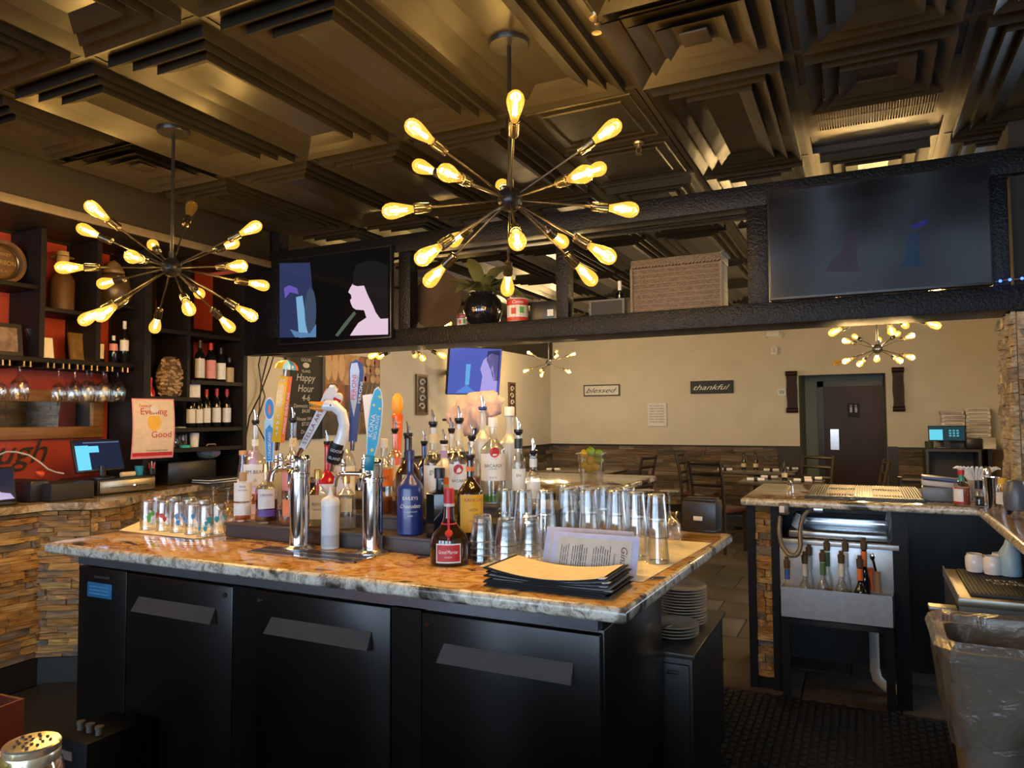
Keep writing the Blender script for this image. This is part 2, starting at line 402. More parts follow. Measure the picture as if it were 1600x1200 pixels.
# bulkhead over the back bar with its pale trim strip
struct(MB().box(XL, SOFF, YB, 4.0, 2.615, CEIL+.03).build('wall_bulkhead', M('bulkhead_paint', (.022, .016, .009), .5, c2=(.015, .011, .006), scale=3, stretch=(1, .3, 6)), smooth=False))
tr_ = struct(MB().box(SOFF-.004, SOFF+.016, YB, 4.0, 2.590, 2.640, bv=.004).build('trim_1', M('pale_trim', (.16, .13, .09), .5)))

def diffuser(name, x0, y0, s, label):
    t = thing(name, label, 'air vent', (x0+s/2, y0+s/2, CEIL+.016))
    dm = M('vent_paint', (.026, .021, .014), .4)
    MB().box(-s/2+.01, s/2-.01, -s/2+.01, s/2-.01, -.004, .012).build('backing', dm, t, smooth=False)
    for i, q in enumerate((.46, .33, .20)):
        w = s*q; i_ = w-.055
        v = [(-w, -w, -.05+.008*i), (w, -w, -.05+.008*i), (w, w, -.05+.008*i), (-w, w, -.05+.008*i), (-i_, -i_, -.012+.006*i), (i_, -i_, -.012+.006*i), (i_, i_, -.012+.006*i), (-i_, i_, -.012+.006*i)]
        mb = MB(); mb.add(v, [(0, 1, 5, 4), (1, 2, 6, 5), (2, 3, 7, 6), (3, 0, 4, 7)])
        mb.add([(a, b, c+.004) for a, b, c in v], [(0, 4, 5, 1), (1, 5, 6, 2), (2, 6, 7, 3), (3, 7, 4, 0)]); mb.build('vane', dm, t, smooth=False)
    w = s*.085; MB().box(-w, w, -w, w, -.03, -.02, bv=.004).build('centre_plate', dm, t)
    return t
diffuser('air_diffuser', GX-CW, GY+CL/2, CW, 'square black stepped air vent in the ceiling near the large pendant light')
diffuser('air_diffuser', GX-6*CW, GY+CL/2, CW, 'dim square air vent in the ceiling above the smaller spiky pendant light')
# return grille
t = thing('return_grille', 'ribbed rectangular return air grille set in the dark ceiling', 'air vent', (GX+CW/2, GY+1.5*CL, CEIL))
gr_m = M('grille_metal', (.13, .085, .055), .45)
MB().box(-.29, .29, -.29, .29, .0, .02).build('backing', BLK, t, smooth=False)
fr = MB(); fr.box(-.30, .30, -.30, -.25, -.012, .0); fr.box(-.30, .30, .25, .30, -.012, 0); fr.box(-.30, -.25, -.25, .25, -.012, 0); fr.box(.25, .30, -.25, .25, -.012, 0)
fr.build('frame', dark_ceiling, t, smooth=False)
fin = MB().box(-.003, .003, -.25, .25, -.012, 0).mesh('fin', gr_m, False)
for i in range(44): link('fin', fin, t, loc=(-.245+i*.0114, 0, 0))
bar_ = MB().box(-.25, .25, -.004, .004, -.013, -.004).mesh('cross_bar', gr_m, False)
for i in range(3): link('cross_bar', bar_, t, loc=(0, -.125+i*.125, 0))
def sprinkler(p, label):
    t = thing('sprinkler_head', label, 'sprinkler', p); br = M('aged_brass', (.35, .28, .16), .35, metal=.9)
    MB().lathe([(.0001, 0), (.03, 0), (.026, -.01), (.008, -.012), (.008, -.03), (.0001, -.03)], 14).build('escutcheon', br, t)
    y = MB(); y.tube([(-.008, 0, -.02), (-.014, 0, -.04), (-.006, 0, -.058)], .003, 6); y.tube([(.008, 0, -.02), (.014, 0, -.04), (.006, 0, -.058)], .003, 6); y.build('yoke', br, t)
    MB().lathe([(.0001, -.058), (.018, -.060), (.018, -.063), (.0001, -.062)], 12).build('deflector', br, t)
sprinkler((at(998, 229, Z=2.86).x, at(998, 229, Z=2.86).y, CEIL), 'brass sprinkler head on the flat ceiling panel')
sprinkler((at(932, 33, Z=2.86).x, at(932, 33, Z=2.86).y, CEIL), 'tiny sprinkler head beside the square vent near the large pendant')

# ------------------------------------------------------------------ stacked stone facing
bar_stone = stone_mat('ledger_stone_gold', [(.20, .10, .030), (.40, .21, .055), (.28, .16, .06), (.14, .11, .085), (.48, .29, .095), (.26, .12, .035), (.18, .15, .12)])
grey_stone = stone_mat('ledger_stone_dark', [(.06, .048, .038), (.15, .11, .075), (.10, .090, .080), (.23, .17, .11), (.06, .056, .056), (.17, .10, .058), (.20, .16, .12)])
tan_stone = stone_mat('ledger_stone_tan', [(.32, .24, .15), (.42, .33, .21), (.26, .19, .11), (.38, .30, .20), (.22, .15, .08)])
def stone_unit(mat, seed):
    random.seed(seed); bm = bmesh.new(); bmesh.ops.create_cube(bm, size=1); bmesh.ops.subdivide_edges(bm, edges=[e for e in bm.edges if abs(e.verts[0].co.x-e.verts[1].co.x) > .5], cuts=2)
    for v in bm.verts:
        if v.co.y < 0: v.co.y += rand(-.2, .25); v.co.z += rand(-.06, .06); v.co.x += rand(-.012, .012)
    me = bpy.data.meshes.new('stone'); bm.to_mesh(me); bm.free(); me.materials.append(mat); return me
STONES = {}
def stone_face(parent, origin, xdir, width, z0, z1, mat, hmin=.03, hmax=.055, lmin=.09, lmax=.30, depth_=.03, seed=1, most=300):
    """courses of ledger stone; origin on the wall face at z=0, xdir along the wall, facing outward = xdir rotated -90 deg"""
    if mat.name not in STONES: STONES[mat.name] = [stone_unit(mat, 50+i) for i in range(6)]
    us = STONES[mat.name]; random.seed(seed); xd = Vector(xdir).normalized(); ang = math.atan2(xd.y, xd.x); xd = Vector((xd.x, xd.y, 0)); nrm = Vector((xd.y, -xd.x, 0))
    z = z0; n = 0
    while z < z1-.01:
        h = min(rand(hmin, hmax), z1-z); x = -rand(0, .1)
        if z1-z-h < hmin*.5: h = z1-z
        while x < width-.005:
            L = rand(lmin, lmax); a = max(0, x); b = min(width, x+L)
            if width-b < lmin*.4: b = width
            x = b if b < width else width
            if b-a > .004:
                o = link('stone', us[random.randrange(6)], parent); pr_ = rand(.0, .016)
                o.scale = (b-a-.003, depth_, h-.0025); o.rotation_euler = (0, 0, ang)
                o.location = Vector(origin)+xd*((a+b)/2)+nrm*(pr_-depth_*.2)+Vector((0, 0, z+h/2)); n += 1
        z += h
    return n
# wainscot on the far walls
def wains(name, o, xd, w, seed, most): 
    g = struct(MB().box(0, w, 0, .02, 0, 1.0).build(name, M('mortar', (.02, .017, .014), .9), smooth=False))
    xd = Vector(xd); g.location = o; g.rotation_euler = (0, 0, math.atan2(xd.y, xd.x)); bpy.context.view_layer.update()
    stone_face(g, (0, 0, 0), (1, 0), w, .12, 1.0, grey_stone, .052, .075, .22, .62, .03, seed)
    MB().box(0, w, -.03, .02, 1.0, 1.022).build('cap_rail', BLK, g, smooth=False)
    return g
wains('trim_wainscot_far', (XL, YF-.03, 0), (1, 0), DX0-XL-.3, 11, 250)
wains('trim_wainscot_left', (XL+.03, 6.6, 0), (0, 1), YF-6.6-.03, 12, 250)
struct(MB().box(DX0-.3, DX0, YF-.035, YF+.02, 0, 1.022).build('trim_corner_panel', M('charcoal_panel', (.035, .033, .032), .6), smooth=False))
wains('trim_wainscot_alcove', (DX1+.12, YF-.03, 0), (1, 0), .35, 13, 60)
wains('trim_wainscot_return', (1.08, 6.72, 0), (1, 0), .4, 14, 60)
struct(MB().box(DX1, DX1+.12, YF-.03, YF+.02, 0, 1.03).build('trim_door_post', BLK, smooth=False))
struct(MB().box(DX1+.47, 1.75, YF-.03, YF, 0, 1.0).build('trim_wood_panel', M('tan_board', (.26, .15, .06), .6, c2=(.21, .12, .045), scale=3), smooth=False))
# stone feature at the end of the side wall (it shows in the back bar mirror) and dark header over the dining wall
g = struct(MB().box(0, 1.05, 0, .02, 1.03, 2.3).build('trim_stone_feature', M('mortar'), smooth=False)); g.location = (1.35, 6.72, 0)
stone_face(g, (0, 0, 0), (1, 0), 1.05, 1.03, 2.3, grey_stone, .06, .09, .2, .45, .03, 15)
g = struct(MB().box(0, .72, 0, .02, .3, 2.3).build('trim_stone_side', M('mortar'), smooth=False)); g.location = (XF_R-.003, 6.75, 0); g.rotation_euler = (0, 0, R(-90))
stone_face(g, (0, 0, 0), (1, 0), .72, .3, 2.3, grey_stone, .06, .09, .2, .45, .03, 16)
struct(MB().box(XL, XL+.04, 4.42, YF, 2.42, CEIL+.02).build('trim_header', M('bulkhead_paint'), smooth=False))
# ================================================================== pendant lights
lamp_black = M('lamp_black', (.014, .013, .012), .3, metal=.2)
lamp_chrome = M('lamp_socket', (.10, .085, .06), .22, metal=.9)
def bulb_glass(name, e, es):
    mt = bpy.data.materials.new(name); mt.use_nodes = True; nt = mt.node_tree; nt.nodes.clear()
    out = N(nt, 'ShaderNodeOutputMaterial'); tr = N(nt, 'ShaderNodeBsdfTransparent'); tr.inputs[0].default_value = (1, .80, .42, 1)
    em = N(nt, 'ShaderNodeEmission'); em.inputs[0].default_value = (*e, 1); em.inputs[1].default_value = es
    ad = N(nt, 'ShaderNodeAddShader'); nt.links.new(tr.outputs[0], ad.inputs[0]); nt.links.new(em.outputs[0], ad.inputs[1])
    gl = N(nt, 'ShaderNodeBsdfGlossy', i_Roughness=.03); lw = N(nt, 'ShaderNodeLayerWeight', i_Blend=.25); mx = N(nt, 'ShaderNodeMixShader')
    nt.links.new(lw.outputs['Facing'], mx.inputs[0]); nt.links.new(ad.outputs[0], mx.inputs[1]); nt.links.new(gl.outputs[0], mx.inputs[2])
    m2 = N(nt, 'ShaderNodeMixShader'); m2.inputs[0].default_value = .25; nt.links.new(ad.outputs[0], m2.inputs[1]); nt.links.new(mx.outputs[0], m2.inputs[2])
    nt.links.new(m2.outputs[0], out.inputs[0]); return mt
amber = bulb_glass('amber_bulb_glass', (1, .50, .07), .30)
amber_off = bulb_glass('amber_bulb_glass_unlit', (1, .5, .1), 0.02)
filament = emis('filament_glow', (1, .72, .30), 40)
filament_off = M('filament_cold', (.3, .22, .1), .4, metal=.8)
def bulb_mesh(lit):
    b = MB(); b.lathe([(.012, .364), (.0135, .372), (.017, .386), (.0235, .410), (.0285, .432), (.0295, .446), (.026, .462), (.017, .473), (.006, .478), (.0001, .4785)], 16)
    b.mat = 1
    for k in range(4):
        a = k*math.pi/2+.4; b.cyl((.0065*math.cos(a), .0065*math.sin(a), .388), (.0045*math.cos(a), .0045*math.sin(a), .450), .0019, seg=5)
    return b.mesh('bulb', [amber if lit else amber_off, filament if lit else filament_off])
B_ON, B_OFF = bulb_mesh(True), bulb_mesh(False)
sk = MB(); sk.lathe([(.0001, .298), (.008, .300), (.0165, .304), (.0175, .308), (.0175, .362), (.0155, .366), (.0155, .330), (.0001, .330)], 16)
sk.lathe([(.0195, .334), (.0195, .362), (.0183, .362), (.0183, .334), (.0195, .334)], 16)
SOCK = sk.mesh('socket', lamp_chrome)
ROD = MB().cyl((0, 0, .03), (0, 0, .30), .0042, seg=8).mesh('arm', M('lamp_arm', (.055, .045, .032), .3, metal=.7))
light_d = bpy.data.lights.new('bulb_light', 'POINT'); light_d.energy = BULB_W; light_d.color = (1, .70, .34); light_d.shadow_soft_size = .022
def pendant(hub, dirs, label, rod_top=CEIL, scale=1.0, unlit=(), group='spiky pendant lights', rod_r=.008, light=light_d):
    t = thing('pendant_light', label, 'pendant light', hub, 0, group)
    h = rod_top-hub[2]
    MB().lathe([(.0001, h), (.075, h), (.075, h-.028), (.072, h-.032), (.0001, h-.032)], 28).build('ceiling_canopy', lamp_black, t)
    MB().cyl((0, 0, 0), (0, 0, h-.02), rod_r, seg=10).build('hanging_rod', lamp_black, t)
    hb = MB(); hb.ball((0, 0, 0), .047*scale, 20, 12); hb.cyl((0, 0, .04*scale), (0, 0, .075*scale), .014, seg=12); hb.build('hub', lamp_black, t)
    for i, d in enumerate(dirs):
        q = Vector(d).normalized().to_track_quat('Z', 'Y')
        a = link('arm', ROD, t); a.rotation_mode = 'QUATERNION'; a.rotation_quaternion = q; a.scale = (scale,)*3
        link('socket', SOCK, a); link('bulb', B_OFF if i in unlit else B_ON, a)
        if i not in unlit:
            lo = bpy.data.objects.new('bulb_light', light); col.objects.link(lo); lo.parent = t; lo.location = Vector(d).normalized()*.43*scale
    return t
def solve_dirs(hub, pts, rad):
    out = []
    for px, py, side in pts:
        d = (fw+rt*((px-800)/F_PX)+up*((600-py)/F_PX)).normalized(); o = cam_pos-Vector(hub)
        b = o.dot(d); c = o.dot(o)-rad*rad; disc = b*b-c
        s = math.sqrt(disc) if disc > 0 else 0
        t_ = -b-s if side == 'f' else -b+s
        out.append(o+d*t_)
    return out
hub1 = at(797, 312, Y=2.36); hub2 = at(268, 418, Y=2.36)
D1 = solve_dirs(hub1, [(805, 165, 'f'), (654, 205, 'f'), (951, 204, 'f'), (662, 262, 'b'), (703, 272, 'f'), (907, 274, 'f'), (930, 266, 'b'), (785, 291, 'b'), (620, 329, 'f'), (976, 327, 'b'), (668, 398, 'f'), (713, 373, 'b'), (678, 432, 'b'), (808, 374, 'f'), (875, 375, 'b'), (942, 396, 'f'), (917, 430, 'b'), (793, 446, 'b')], .425)
pendant(hub1, D1, 'large black spiky pendant with amber filament bulbs over the bar island, uppermost in view')
D2 = solve_dirs(hub2, [(150, 329, 'f'), (137, 361, 'b'), (298, 327, 'b'), (393, 357, 'f'), (361, 382, 'b'), (240, 384, 'b'), (209, 402, 'f'), (106, 418, 'f'), (371, 416, 'f'), (405, 445, 'b'), (166, 442, 'b'), (164, 489, 'f'), (139, 496, 'f'), (294, 480, 'f'), (310, 457, 'b'), (355, 507, 'b'), (387, 490, 'f'), (243, 508, 'b')], .425)
pendant(hub2, D2, 'black spiky pendant with amber filament bulbs in front of the red back bar', unlit=(2,))
far_l = bpy.data.lights.new('dining_bulb_light', 'POINT'); far_l.energy = BULB_W*2.7; far_l.color = (1, .80, .55); far_l.shadow_soft_size = .03
def ring_dirs(n_up, n_dn, el_u, el_d, off):
    return [(math.cos(2*math.pi*k/n_up+off)*math.cos(el_u), math.sin(2*math.pi*k/n_up+off)*math.cos(el_u), math.sin(el_u)) for k in range(n_up)] + \
           [(math.cos(2*math.pi*k/n_dn+off*1.7)*math.cos(el_d), math.sin(2*math.pi*k/n_dn+off*1.7)*math.cos(el_d), math.sin(el_d)) for k in range(n_dn)]
hA = at(857, 567, Y=8.6); hB = at(1371, 545, Y=7.2)
pendant(hA, solve_dirs(hA, [(826, 551, 'f'), (870, 549, 'b'), (870, 556, 'f'), (897, 553, 'f'), (820, 580, 'f'), (845, 579, 'b'), (846, 586, 'f'), (889, 581, 'f')], .36), 'small eight-bulb black pendant hanging in the corner of the dining room', scale=.80, light=far_l)
pendant(hB, solve_dirs(hB, [(1336, 526, 'b'), (1322, 533, 'f'), (1373, 531, 'b'), (1402, 522, 'b'), (1423, 525, 'f'), (1322, 564, 'f'), (1344, 568, 'f'), (1370, 561, 'f'), (1405, 563, 'f'), (1423, 558, 'f'), (1308, 567, 'b')], .40), 'black spiky pendant hanging in front of the restroom door', scale=.92, light=far_l, unlit=(10,))
hC = at(1382, 484, Y=5.6)
mid_l = bpy.data.lights.new('middle_bulb_light', 'POINT'); mid_l.energy = BULB_W*.35; mid_l.color = (1, .76, .45); mid_l.shadow_soft_size = .03
pendant(hC, solve_dirs(hC, [(1303, 519, 'f'), (1393, 517, 'f'), (1414, 508, 'b'), (1461, 508, 'f')], .39)+ring_dirs(6, 2, .35, .6, .35), 'black spiky pendant mostly hidden behind the overhead shelf by the big screen', light=mid_l, scale=.9)
hD = at(640, 534, Y=5.2)
pendant(hD, solve_dirs(hD, [(582, 556, 'f'), (594, 557, 'b'), (648, 555, 'b'), (660, 559, 'f'), (691, 555, 'f')], .39)+ring_dirs(6, 2, .35, .7, .1), 'black spiky pendant mostly hidden behind the overhead shelf above the tap handles', light=mid_l, scale=.9)

# ================================================================== overhead shelf frame
def rough_black(name, base=(.006, .006, .007)):
    mt, nt, b = nodes_of(name); b.inputs['Base Color'].default_value = (*base, 1); b.inputs['Roughness'].default_value = .36; b.inputs['Specular IOR Level'].default_value = .24
    tc = N(nt, 'ShaderNodeTexCoord'); vo = N(nt, 'ShaderNodeTexNoise', i_Scale=70, i_Detail=3, i_Roughness=.6); nt.links.new(tc.outputs['Object'], vo.inputs['Vector'])
    bp = N(nt, 'ShaderNodeBump', i_Strength=.9, i_Distance=.006); nt.links.new(vo.outputs['Fac'], bp.inputs['Height']); nt.links.new(bp.outputs[0], b.inputs['Normal'])
    return mt
stucco = rough_black('black_stucco')
BY, BD = 4.0, .32
SX0, SX1 = -4.12, .60
t = thing('overhead_shelf', 'long black rough-textured overhead shelf frame spanning above the bar', 'shelf', (0, BY, 0))
MB().box(SX0, 1.0, 0, BD, 1.945, 2.06, bv=.004).build('lower_beam', stucco, t)
MB().box(SX0, 1.0, 0, .12, 2.585, 2.705, bv=.004).build('upper_beam', stucco, t)
MB().box(SX0, 1.0, BD-.08, BD, 2.60, 2.70, bv=.004).build('upper_beam', stucco, t)
for a, b in ((400, 438), (622, 640), (868, 887), (1168, 1201), (1552, 1580)):
    x0, x1 = at(a, 440, Y=BY).x, at(b, 440, Y=BY).x
    MB().box(x0, x1, .005, .10, 2.06, 2.585, bv=.003).build('post', stucco, t)
SHELF_Z = 2.06
MB().box(at(384, 450, Y=BY+.03).x, at(437, 450, Y=BY+.03).x, .02, .12, 1.945, CEIL-.01).build('end_panel', stucco, t, smooth=False)

# ================================================================== the bar island
gran = granite('gold_granite', [(.30, (.10, .045, .018)), (.42, (.42, .19, .045)), (.50, (.60, .33, .10)), (.57, (.66, .46, .22)), (.66, (.30, .15, .05))])
gran_edge = granite('gold_granite_edge', [(.30, (.05, .045, .04)), (.42, (.34, .30, .24)), (.52, (.62, .55, .42)), (.60, (.72, .68, .60)), (.70, (.25, .20, .15))], .22, (1, 1, 1), 26)
CT = .95
sl = MB(); ins = .016
out = [(-3.085, 1.86), (-.575, 1.86), (-.52, 3.235), (-3.085, 3.235)]
def inset(poly, d):
    c = Vector((sum(p[0] for p in poly)/len(poly), sum(p[1] for p in poly)/len(poly))); r = []
    for x, y in poly: r.append((x+(d if x < c.x else -d), y+(d if y < c.y else -d)))
    return r
def slab(top, bot, poly, name, mats, parent=None, cham=.014):
    mb = MB(); rings = []
    prof = [(cham, top), (cham*.3, top-cham*.3), (0, top-cham), (0, bot+cham*.7), (cham*.5, bot)]
    v = []; n = len(poly)
    for d, z in prof: v += [(x, y, z) for x, y in inset(poly, d)]
    f = []; mi = []
    f.append(tuple(range(n))); mi.append(0)
    for i in range(len(prof)-1):
        for k in range(n): f.append((i*n+k, i*n+(k+1) % n, (i+1)*n+(k+1) % n, (i+1)*n+k)); mi.append(1)
    f.append(tuple(range((len(prof)-1)*n, len(prof)*n))); mi.append(1)
    mb.add(v, f); mb.m = mi
    return mb.build(name, mats, parent, smooth=True, ang=60)
o = slab(CT, CT-.042, out, 'granite_countertop', [gran, gran_edge]); tag(o, 'polished gold and black granite top of the bar island', 'countertop')

# back bar cooler
black_enamel = M('black_enamel', (.007, .006, .005), .28, spec=.35)
grey_plastic = M('grey_plastic', (.065, .052, .042), .5)
FY = 1.925
fx = lambda px, py=1000: at(px, py, Y=FY).x
CX0, CX1 = fx(121), fx(940)
t = thing('bar_cooler', 'long black three-door bar cooler built under the granite island', 'cooler', (0, FY, 0))
MB().box(CX0, CX1, .025, .66, .04, .86, bv=.004).build('cabinet', black_enamel, t)
MB().box(CX0, fx(196), 0, .03, .06, .855, bv=.004).build('compressor_panel', black_enamel, t)
for a, b, hx0, hx1, hz, lk in ((198, 364, 215, 339, 960, 353), (400, 611, 422, 583, 995, 408), (659, 938, 690, 898, 1050, 670)):
    d = MB().box(fx(a), fx(b), -.004, .03, .07, .852, bv=.006).build('door', black_enamel, t)
    x0, x1 = fx(hx0), fx(hx1); z = .715
    h = MB(); h.add([(x0+.012, -.006, z+.052), (x1-.003, -.006, z+.052), (x1, -.034, z), (x0, -.034, z), (x0, -.006, z-.008), (x1, -.006, z-.008)], [(0, 1, 2, 3), (3, 2, 5, 4), (0, 3, 4), (1, 5, 2), (0, 4, 5, 1)])
    h.build('handle', grey_plastic, d, smooth=False)
    lx = fx(lk); MB().lathe([(.0001, .008), (.008, .008), (.009, 0), (.0001, 0)], 14, Matrix.Translation((lx, -.004, .82)) @ Matrix.Rotation(R(90), 4, 'X')).build('lock', M('chrome', (.75, .75, .77), .08, metal=1), d)
MB().box(fx(364), fx(400), 0, .028, .06, .855).build('mullion', black_enamel, t, smooth=False)
MB().box(fx(612), fx(658), 0, .028, .06, .855).build('mullion', black_enamel, t, smooth=False)
st_ = MB().box(fx(136), fx(174), -.004, .001, .735, .795, bv=.002).build('energy_sticker', M('blue_sticker', (.02, .13, .26), .4), t, label='blue information sticker')
q = MB()
for i in range(3): q.box(fx(140), fx(170), -.0055, -.004, .750+i*.014, .752+i*.014)
q.build('sticker_lines', M('pale_blue_ink', (.15, .35, .5), .5), st_, smooth=False)
MB().box(fx(146), fx(170), -.004, .002, .812, .824, bv=.002).build('maker_plate', M('dark_plate', (.03, .03, .03), .3), t)
MB().box(CX0, CX1-.01, -.002, .04, .862, .905).build('trim_strip', M('brushed_aluminium', (.42, .43, .46), .22, metal=.9), t, label='brushed metal strip under the stone', smooth=False)
MB().box(CX0, CX1, .05, .60, 0, .045).build('plinth', BLK, t, smooth=False)
# plate cabinet behind the cooler
t = thing('low_cabinet', 'low black cabinet carrying the stacked plates at the end of the island', 'cabinet', (0, 2.65, 0))
MB().box(-1.25, -.575, 0, .62, .05, .58, bv=.004).build('body', M('black_laminate', (.016, .014, .012), .4), t)
MB().box(-1.27, -.565, -.012, .64, .58, .60, bv=.005).build('worktop', M('dark_worktop', (.045, .040, .033), .35), t)
d = MB().box(-.90, -.585, -.014, 0, .07, .56, bv=.004).build('door', M('black_laminate', ), t)
MB().cyl((-.66, -.03, .535), (-.62, -.03, .535), .006, seg=8).build('handle', M('chrome'), d)
# rest of the island carcass under the slab
t = thing('island_base', 'black cabinet base under the rear of the granite island', 'cabinet', (0, 2.6, 0))
MB().box(-2.95, -1.28, 0, .58, 0, .905).build('body', BLK, t, smooth=False)

# ================================================================== stone-faced bars round the room
gran_d = granite('dark_granite', [(.30, (.05, .035, .025)), (.44, (.22, .15, .09)), (.52, (.38, .28, .17)), (.60, (.55, .47, .36)), (.70, (.12, .08, .05))], .1, (1, 1, 1), 7)
BT = 1.0
LP = [(-4.12, -1.2), (-4.12, 2.47), (-3.90, 2.62), (-3.90, 2.79), (-4.08, 3.05), (-4.30, 3.84), (-4.30, 4.15)]
t = thing('back_bar_counter', 'stone-clad back bar counter with granite top along the red wall', 'counter', (0, 0, 0))
mb = MB(); poly = [(x-.05, y) for x, y in LP]+[(XL+.002, 4.15), (XL+.002, -1.2)]
mb.prism(poly, 0, BT-.045); mb.build('carcass', M('mortar'), t, smooth=False)
mb = MB(); poly2 = [(x+.03, y) for x, y in LP]+[(XL+.002, 4.15), (XL+.002, -1.2)]
mb.prism(poly2, BT-.04, BT); mb.build('granite_top', gran_d, t, smooth=False)
for i in range(len(LP)-1):
    a, b = Vector((*LP[i], 0)), Vector((*LP[i+1], 0))
    if i == 0: a = Vector((-4.12, 1.75, 0))
    d = (b-a); 
    stone_face(t, a+Vector((-.03, 0, 0)), (d.x, d.y), d.length, .15, BT-.045, bar_stone, .024, .046, .07, .26, .035, 30+i)
mb = MB(); poly3 = [(x-.02, y) for x, y in LP]+[(XL+.002, 4.15), (XL+.002, -1.2)]; mb.prism(poly3, 0, .145); mb.build('base_board', M('black_laminate'), t, smooth=False)

# bar across the dining side, behind the island, where the fruit bucket stands
bx1 = -1.42
t = thing('service_bar', 'bar counter with pale polished top behind the island bottles', 'counter', (0, 0, 0))
MB().box(-4.1, bx1-.06, 4.30, 5.2, 0, BT-.04).build('carcass', BLK, t, smooth=False)
o = slab(BT+.01, BT-.035, [(-4.1, 4.3), (bx1, 4.3), (bx1, 5.4), (-4.1, 5.4)], 'granite_top', [granite('pale_granite', [(.30, (.30, .24, .16)), (.45, (.50, .43, .32)), (.58, (.58, .52, .42)), (.70, (.42, .34, .24))], .12, (1, 1, 1), 5), gran_d], t)
# ================================================================== things on the island
chrome = M('chrome'); steel = M('brushed_steel', (.55, .55, .56), .24, metal=.95)
white_pl = M('white_plastic', (.75, .75, .74), .35); paper = M('white_paper', (.74, .72, .69), .6); cream = M('cream_paper', (.78, .68, .49), .55)
black_pl = M('black_plastic', (.012, .012, .013), .35); ink = M('black_ink', (.02, .018, .018), .6); gold = M('gold_foil', (.70, .46, .14), .25, metal=.8)
def face_cam(p, extra=0): return math.atan2(-p[0], p[1])+extra
CTZ = CT+.0015
def flat_text(name, items, mat, parent, mtx=None): return letters(name, items, mat, parent, mtx=mtx)

# ---- stepped liquor riser
RX0, RX1 = -2.50, -1.23
riser_m = M('riser_board', (.075, .055, .050), .5, c2=(.060, .044, .040), scale=5, stretch=(1, 6, 6))
ST = [(2.275, 2.40, 1.012), (2.40, 2.525, 1.066), (2.525, 2.80, 1.112)]
t = thing('bottle_riser', 'dark stepped wooden riser holding the liquor bottles on the island', 'shelf', (0, 0, 0))
for i, (a, b, z) in enumerate(ST):
    x0 = RX0 if i == 0 else RX0+.12*i
    RXE = RX1 if i < 2 else -1.04
    MB().box(x0, RXE, a, b-.001, CTZ, z-.012, bv=.002).build('step_front', riser_m, t)
    MB().box(x0-.004, RXE+.004, a-.006, b-.0015, z-.012, z, bv=.002).build('step_board', riser_m, t)
rows = [(2.335, ST[0][2]+.001), (2.462, ST[1][2]+.001), (2.595, ST[2][2]+.001), (2.725, ST[2][2]+.001)]

# ---- bottles
G_clear = glass('clear_glass', (.96, .97, .97), .12); G_frost = glass('frosted_glass', (.80, .82, .82), .10, .25, .45, (.72, .74, .74))
G_green = glass('green_glass', (.10, .25, .12), .12); G_blue = glass('blue_glass', (.15, .25, .75), .12)
amber_b = M('amber_bottle', (.030, .012, .004), .08, coat=.6); dark_b = M('dark_bottle', (.006, .007, .008), .07, coat=.6)
navy_b = M('navy_bottle', (.015, .030, .16), .28, coat=.3)
def liq(name, c): return glass(name, c, .02, .05, .25, tuple(x*.5 for x in c))
L_whisky = liq('whisky', (.75, .30, .05)); L_amber = liq('dark_spirit', (.35, .10, .02)); L_gold = liq('pale_gold_spirit', (.95, .80, .40)); L_clear = liq('clear_spirit', (.92, .95, .93)); L_red = liq('red_spirit', (.65, .03, .05)); L_green = liq('green_liqueur', (.35, .75, .25))
def body_prof(r, h, hs, hn, rn, foot=.006):
    n = 6; p = [(.0001, 0), (r*.90, 0), (r, foot), (r, hs)]
    for i in range(1, n+1):
        a = i/n; p.append((rn+(r-rn)*(.5+.5*math.cos(math.pi*a)), hs+(hn-hs)*a))
    return p+[(rn, h-.012), (rn*1.15, h-.011), (rn*1.15, h-.003), (rn, h)]
def pourer(t, z, rn, spout=chrome, cap=black_pl, lean=.018, h=.055):
    c = MB().lathe([(.0001, z+.014), (rn*1.25, z+.014), (rn*1.3, z+.004), (rn*1.1, z), (rn*.8, z-.01)], 14).build('stopper', cap, t)
    p = MB(); p.tube([(0, 0, z+.012), (0, 0, z+.030), (-.002, 0, z+.046), (-.006, 0, z+h+.006)], [.0062, .0054, .0046, .004], 8); p.tube([(.004, 0, z+.014), (.008, 0, z+.032), (.004, 0, z+.040)], .0014, 6); p.build('spout', spout, t)
def label_patch(mb, r, z0, z1, ang, width, seg=12):
    """label wrapped round the body facing -y, centred at angle ang (rad), width in metres"""
    w = width/r; a0 = -math.pi/2+ang-w/2; mb.lathe([(r, z0), (r, z1)], seg, None, a0=a0, a1=a0+w); mb.lathe([(r-.0006, z0), (r-.0006, z1)], seg, None, a0=a0, a1=a0+w); return mb
BOT = {}
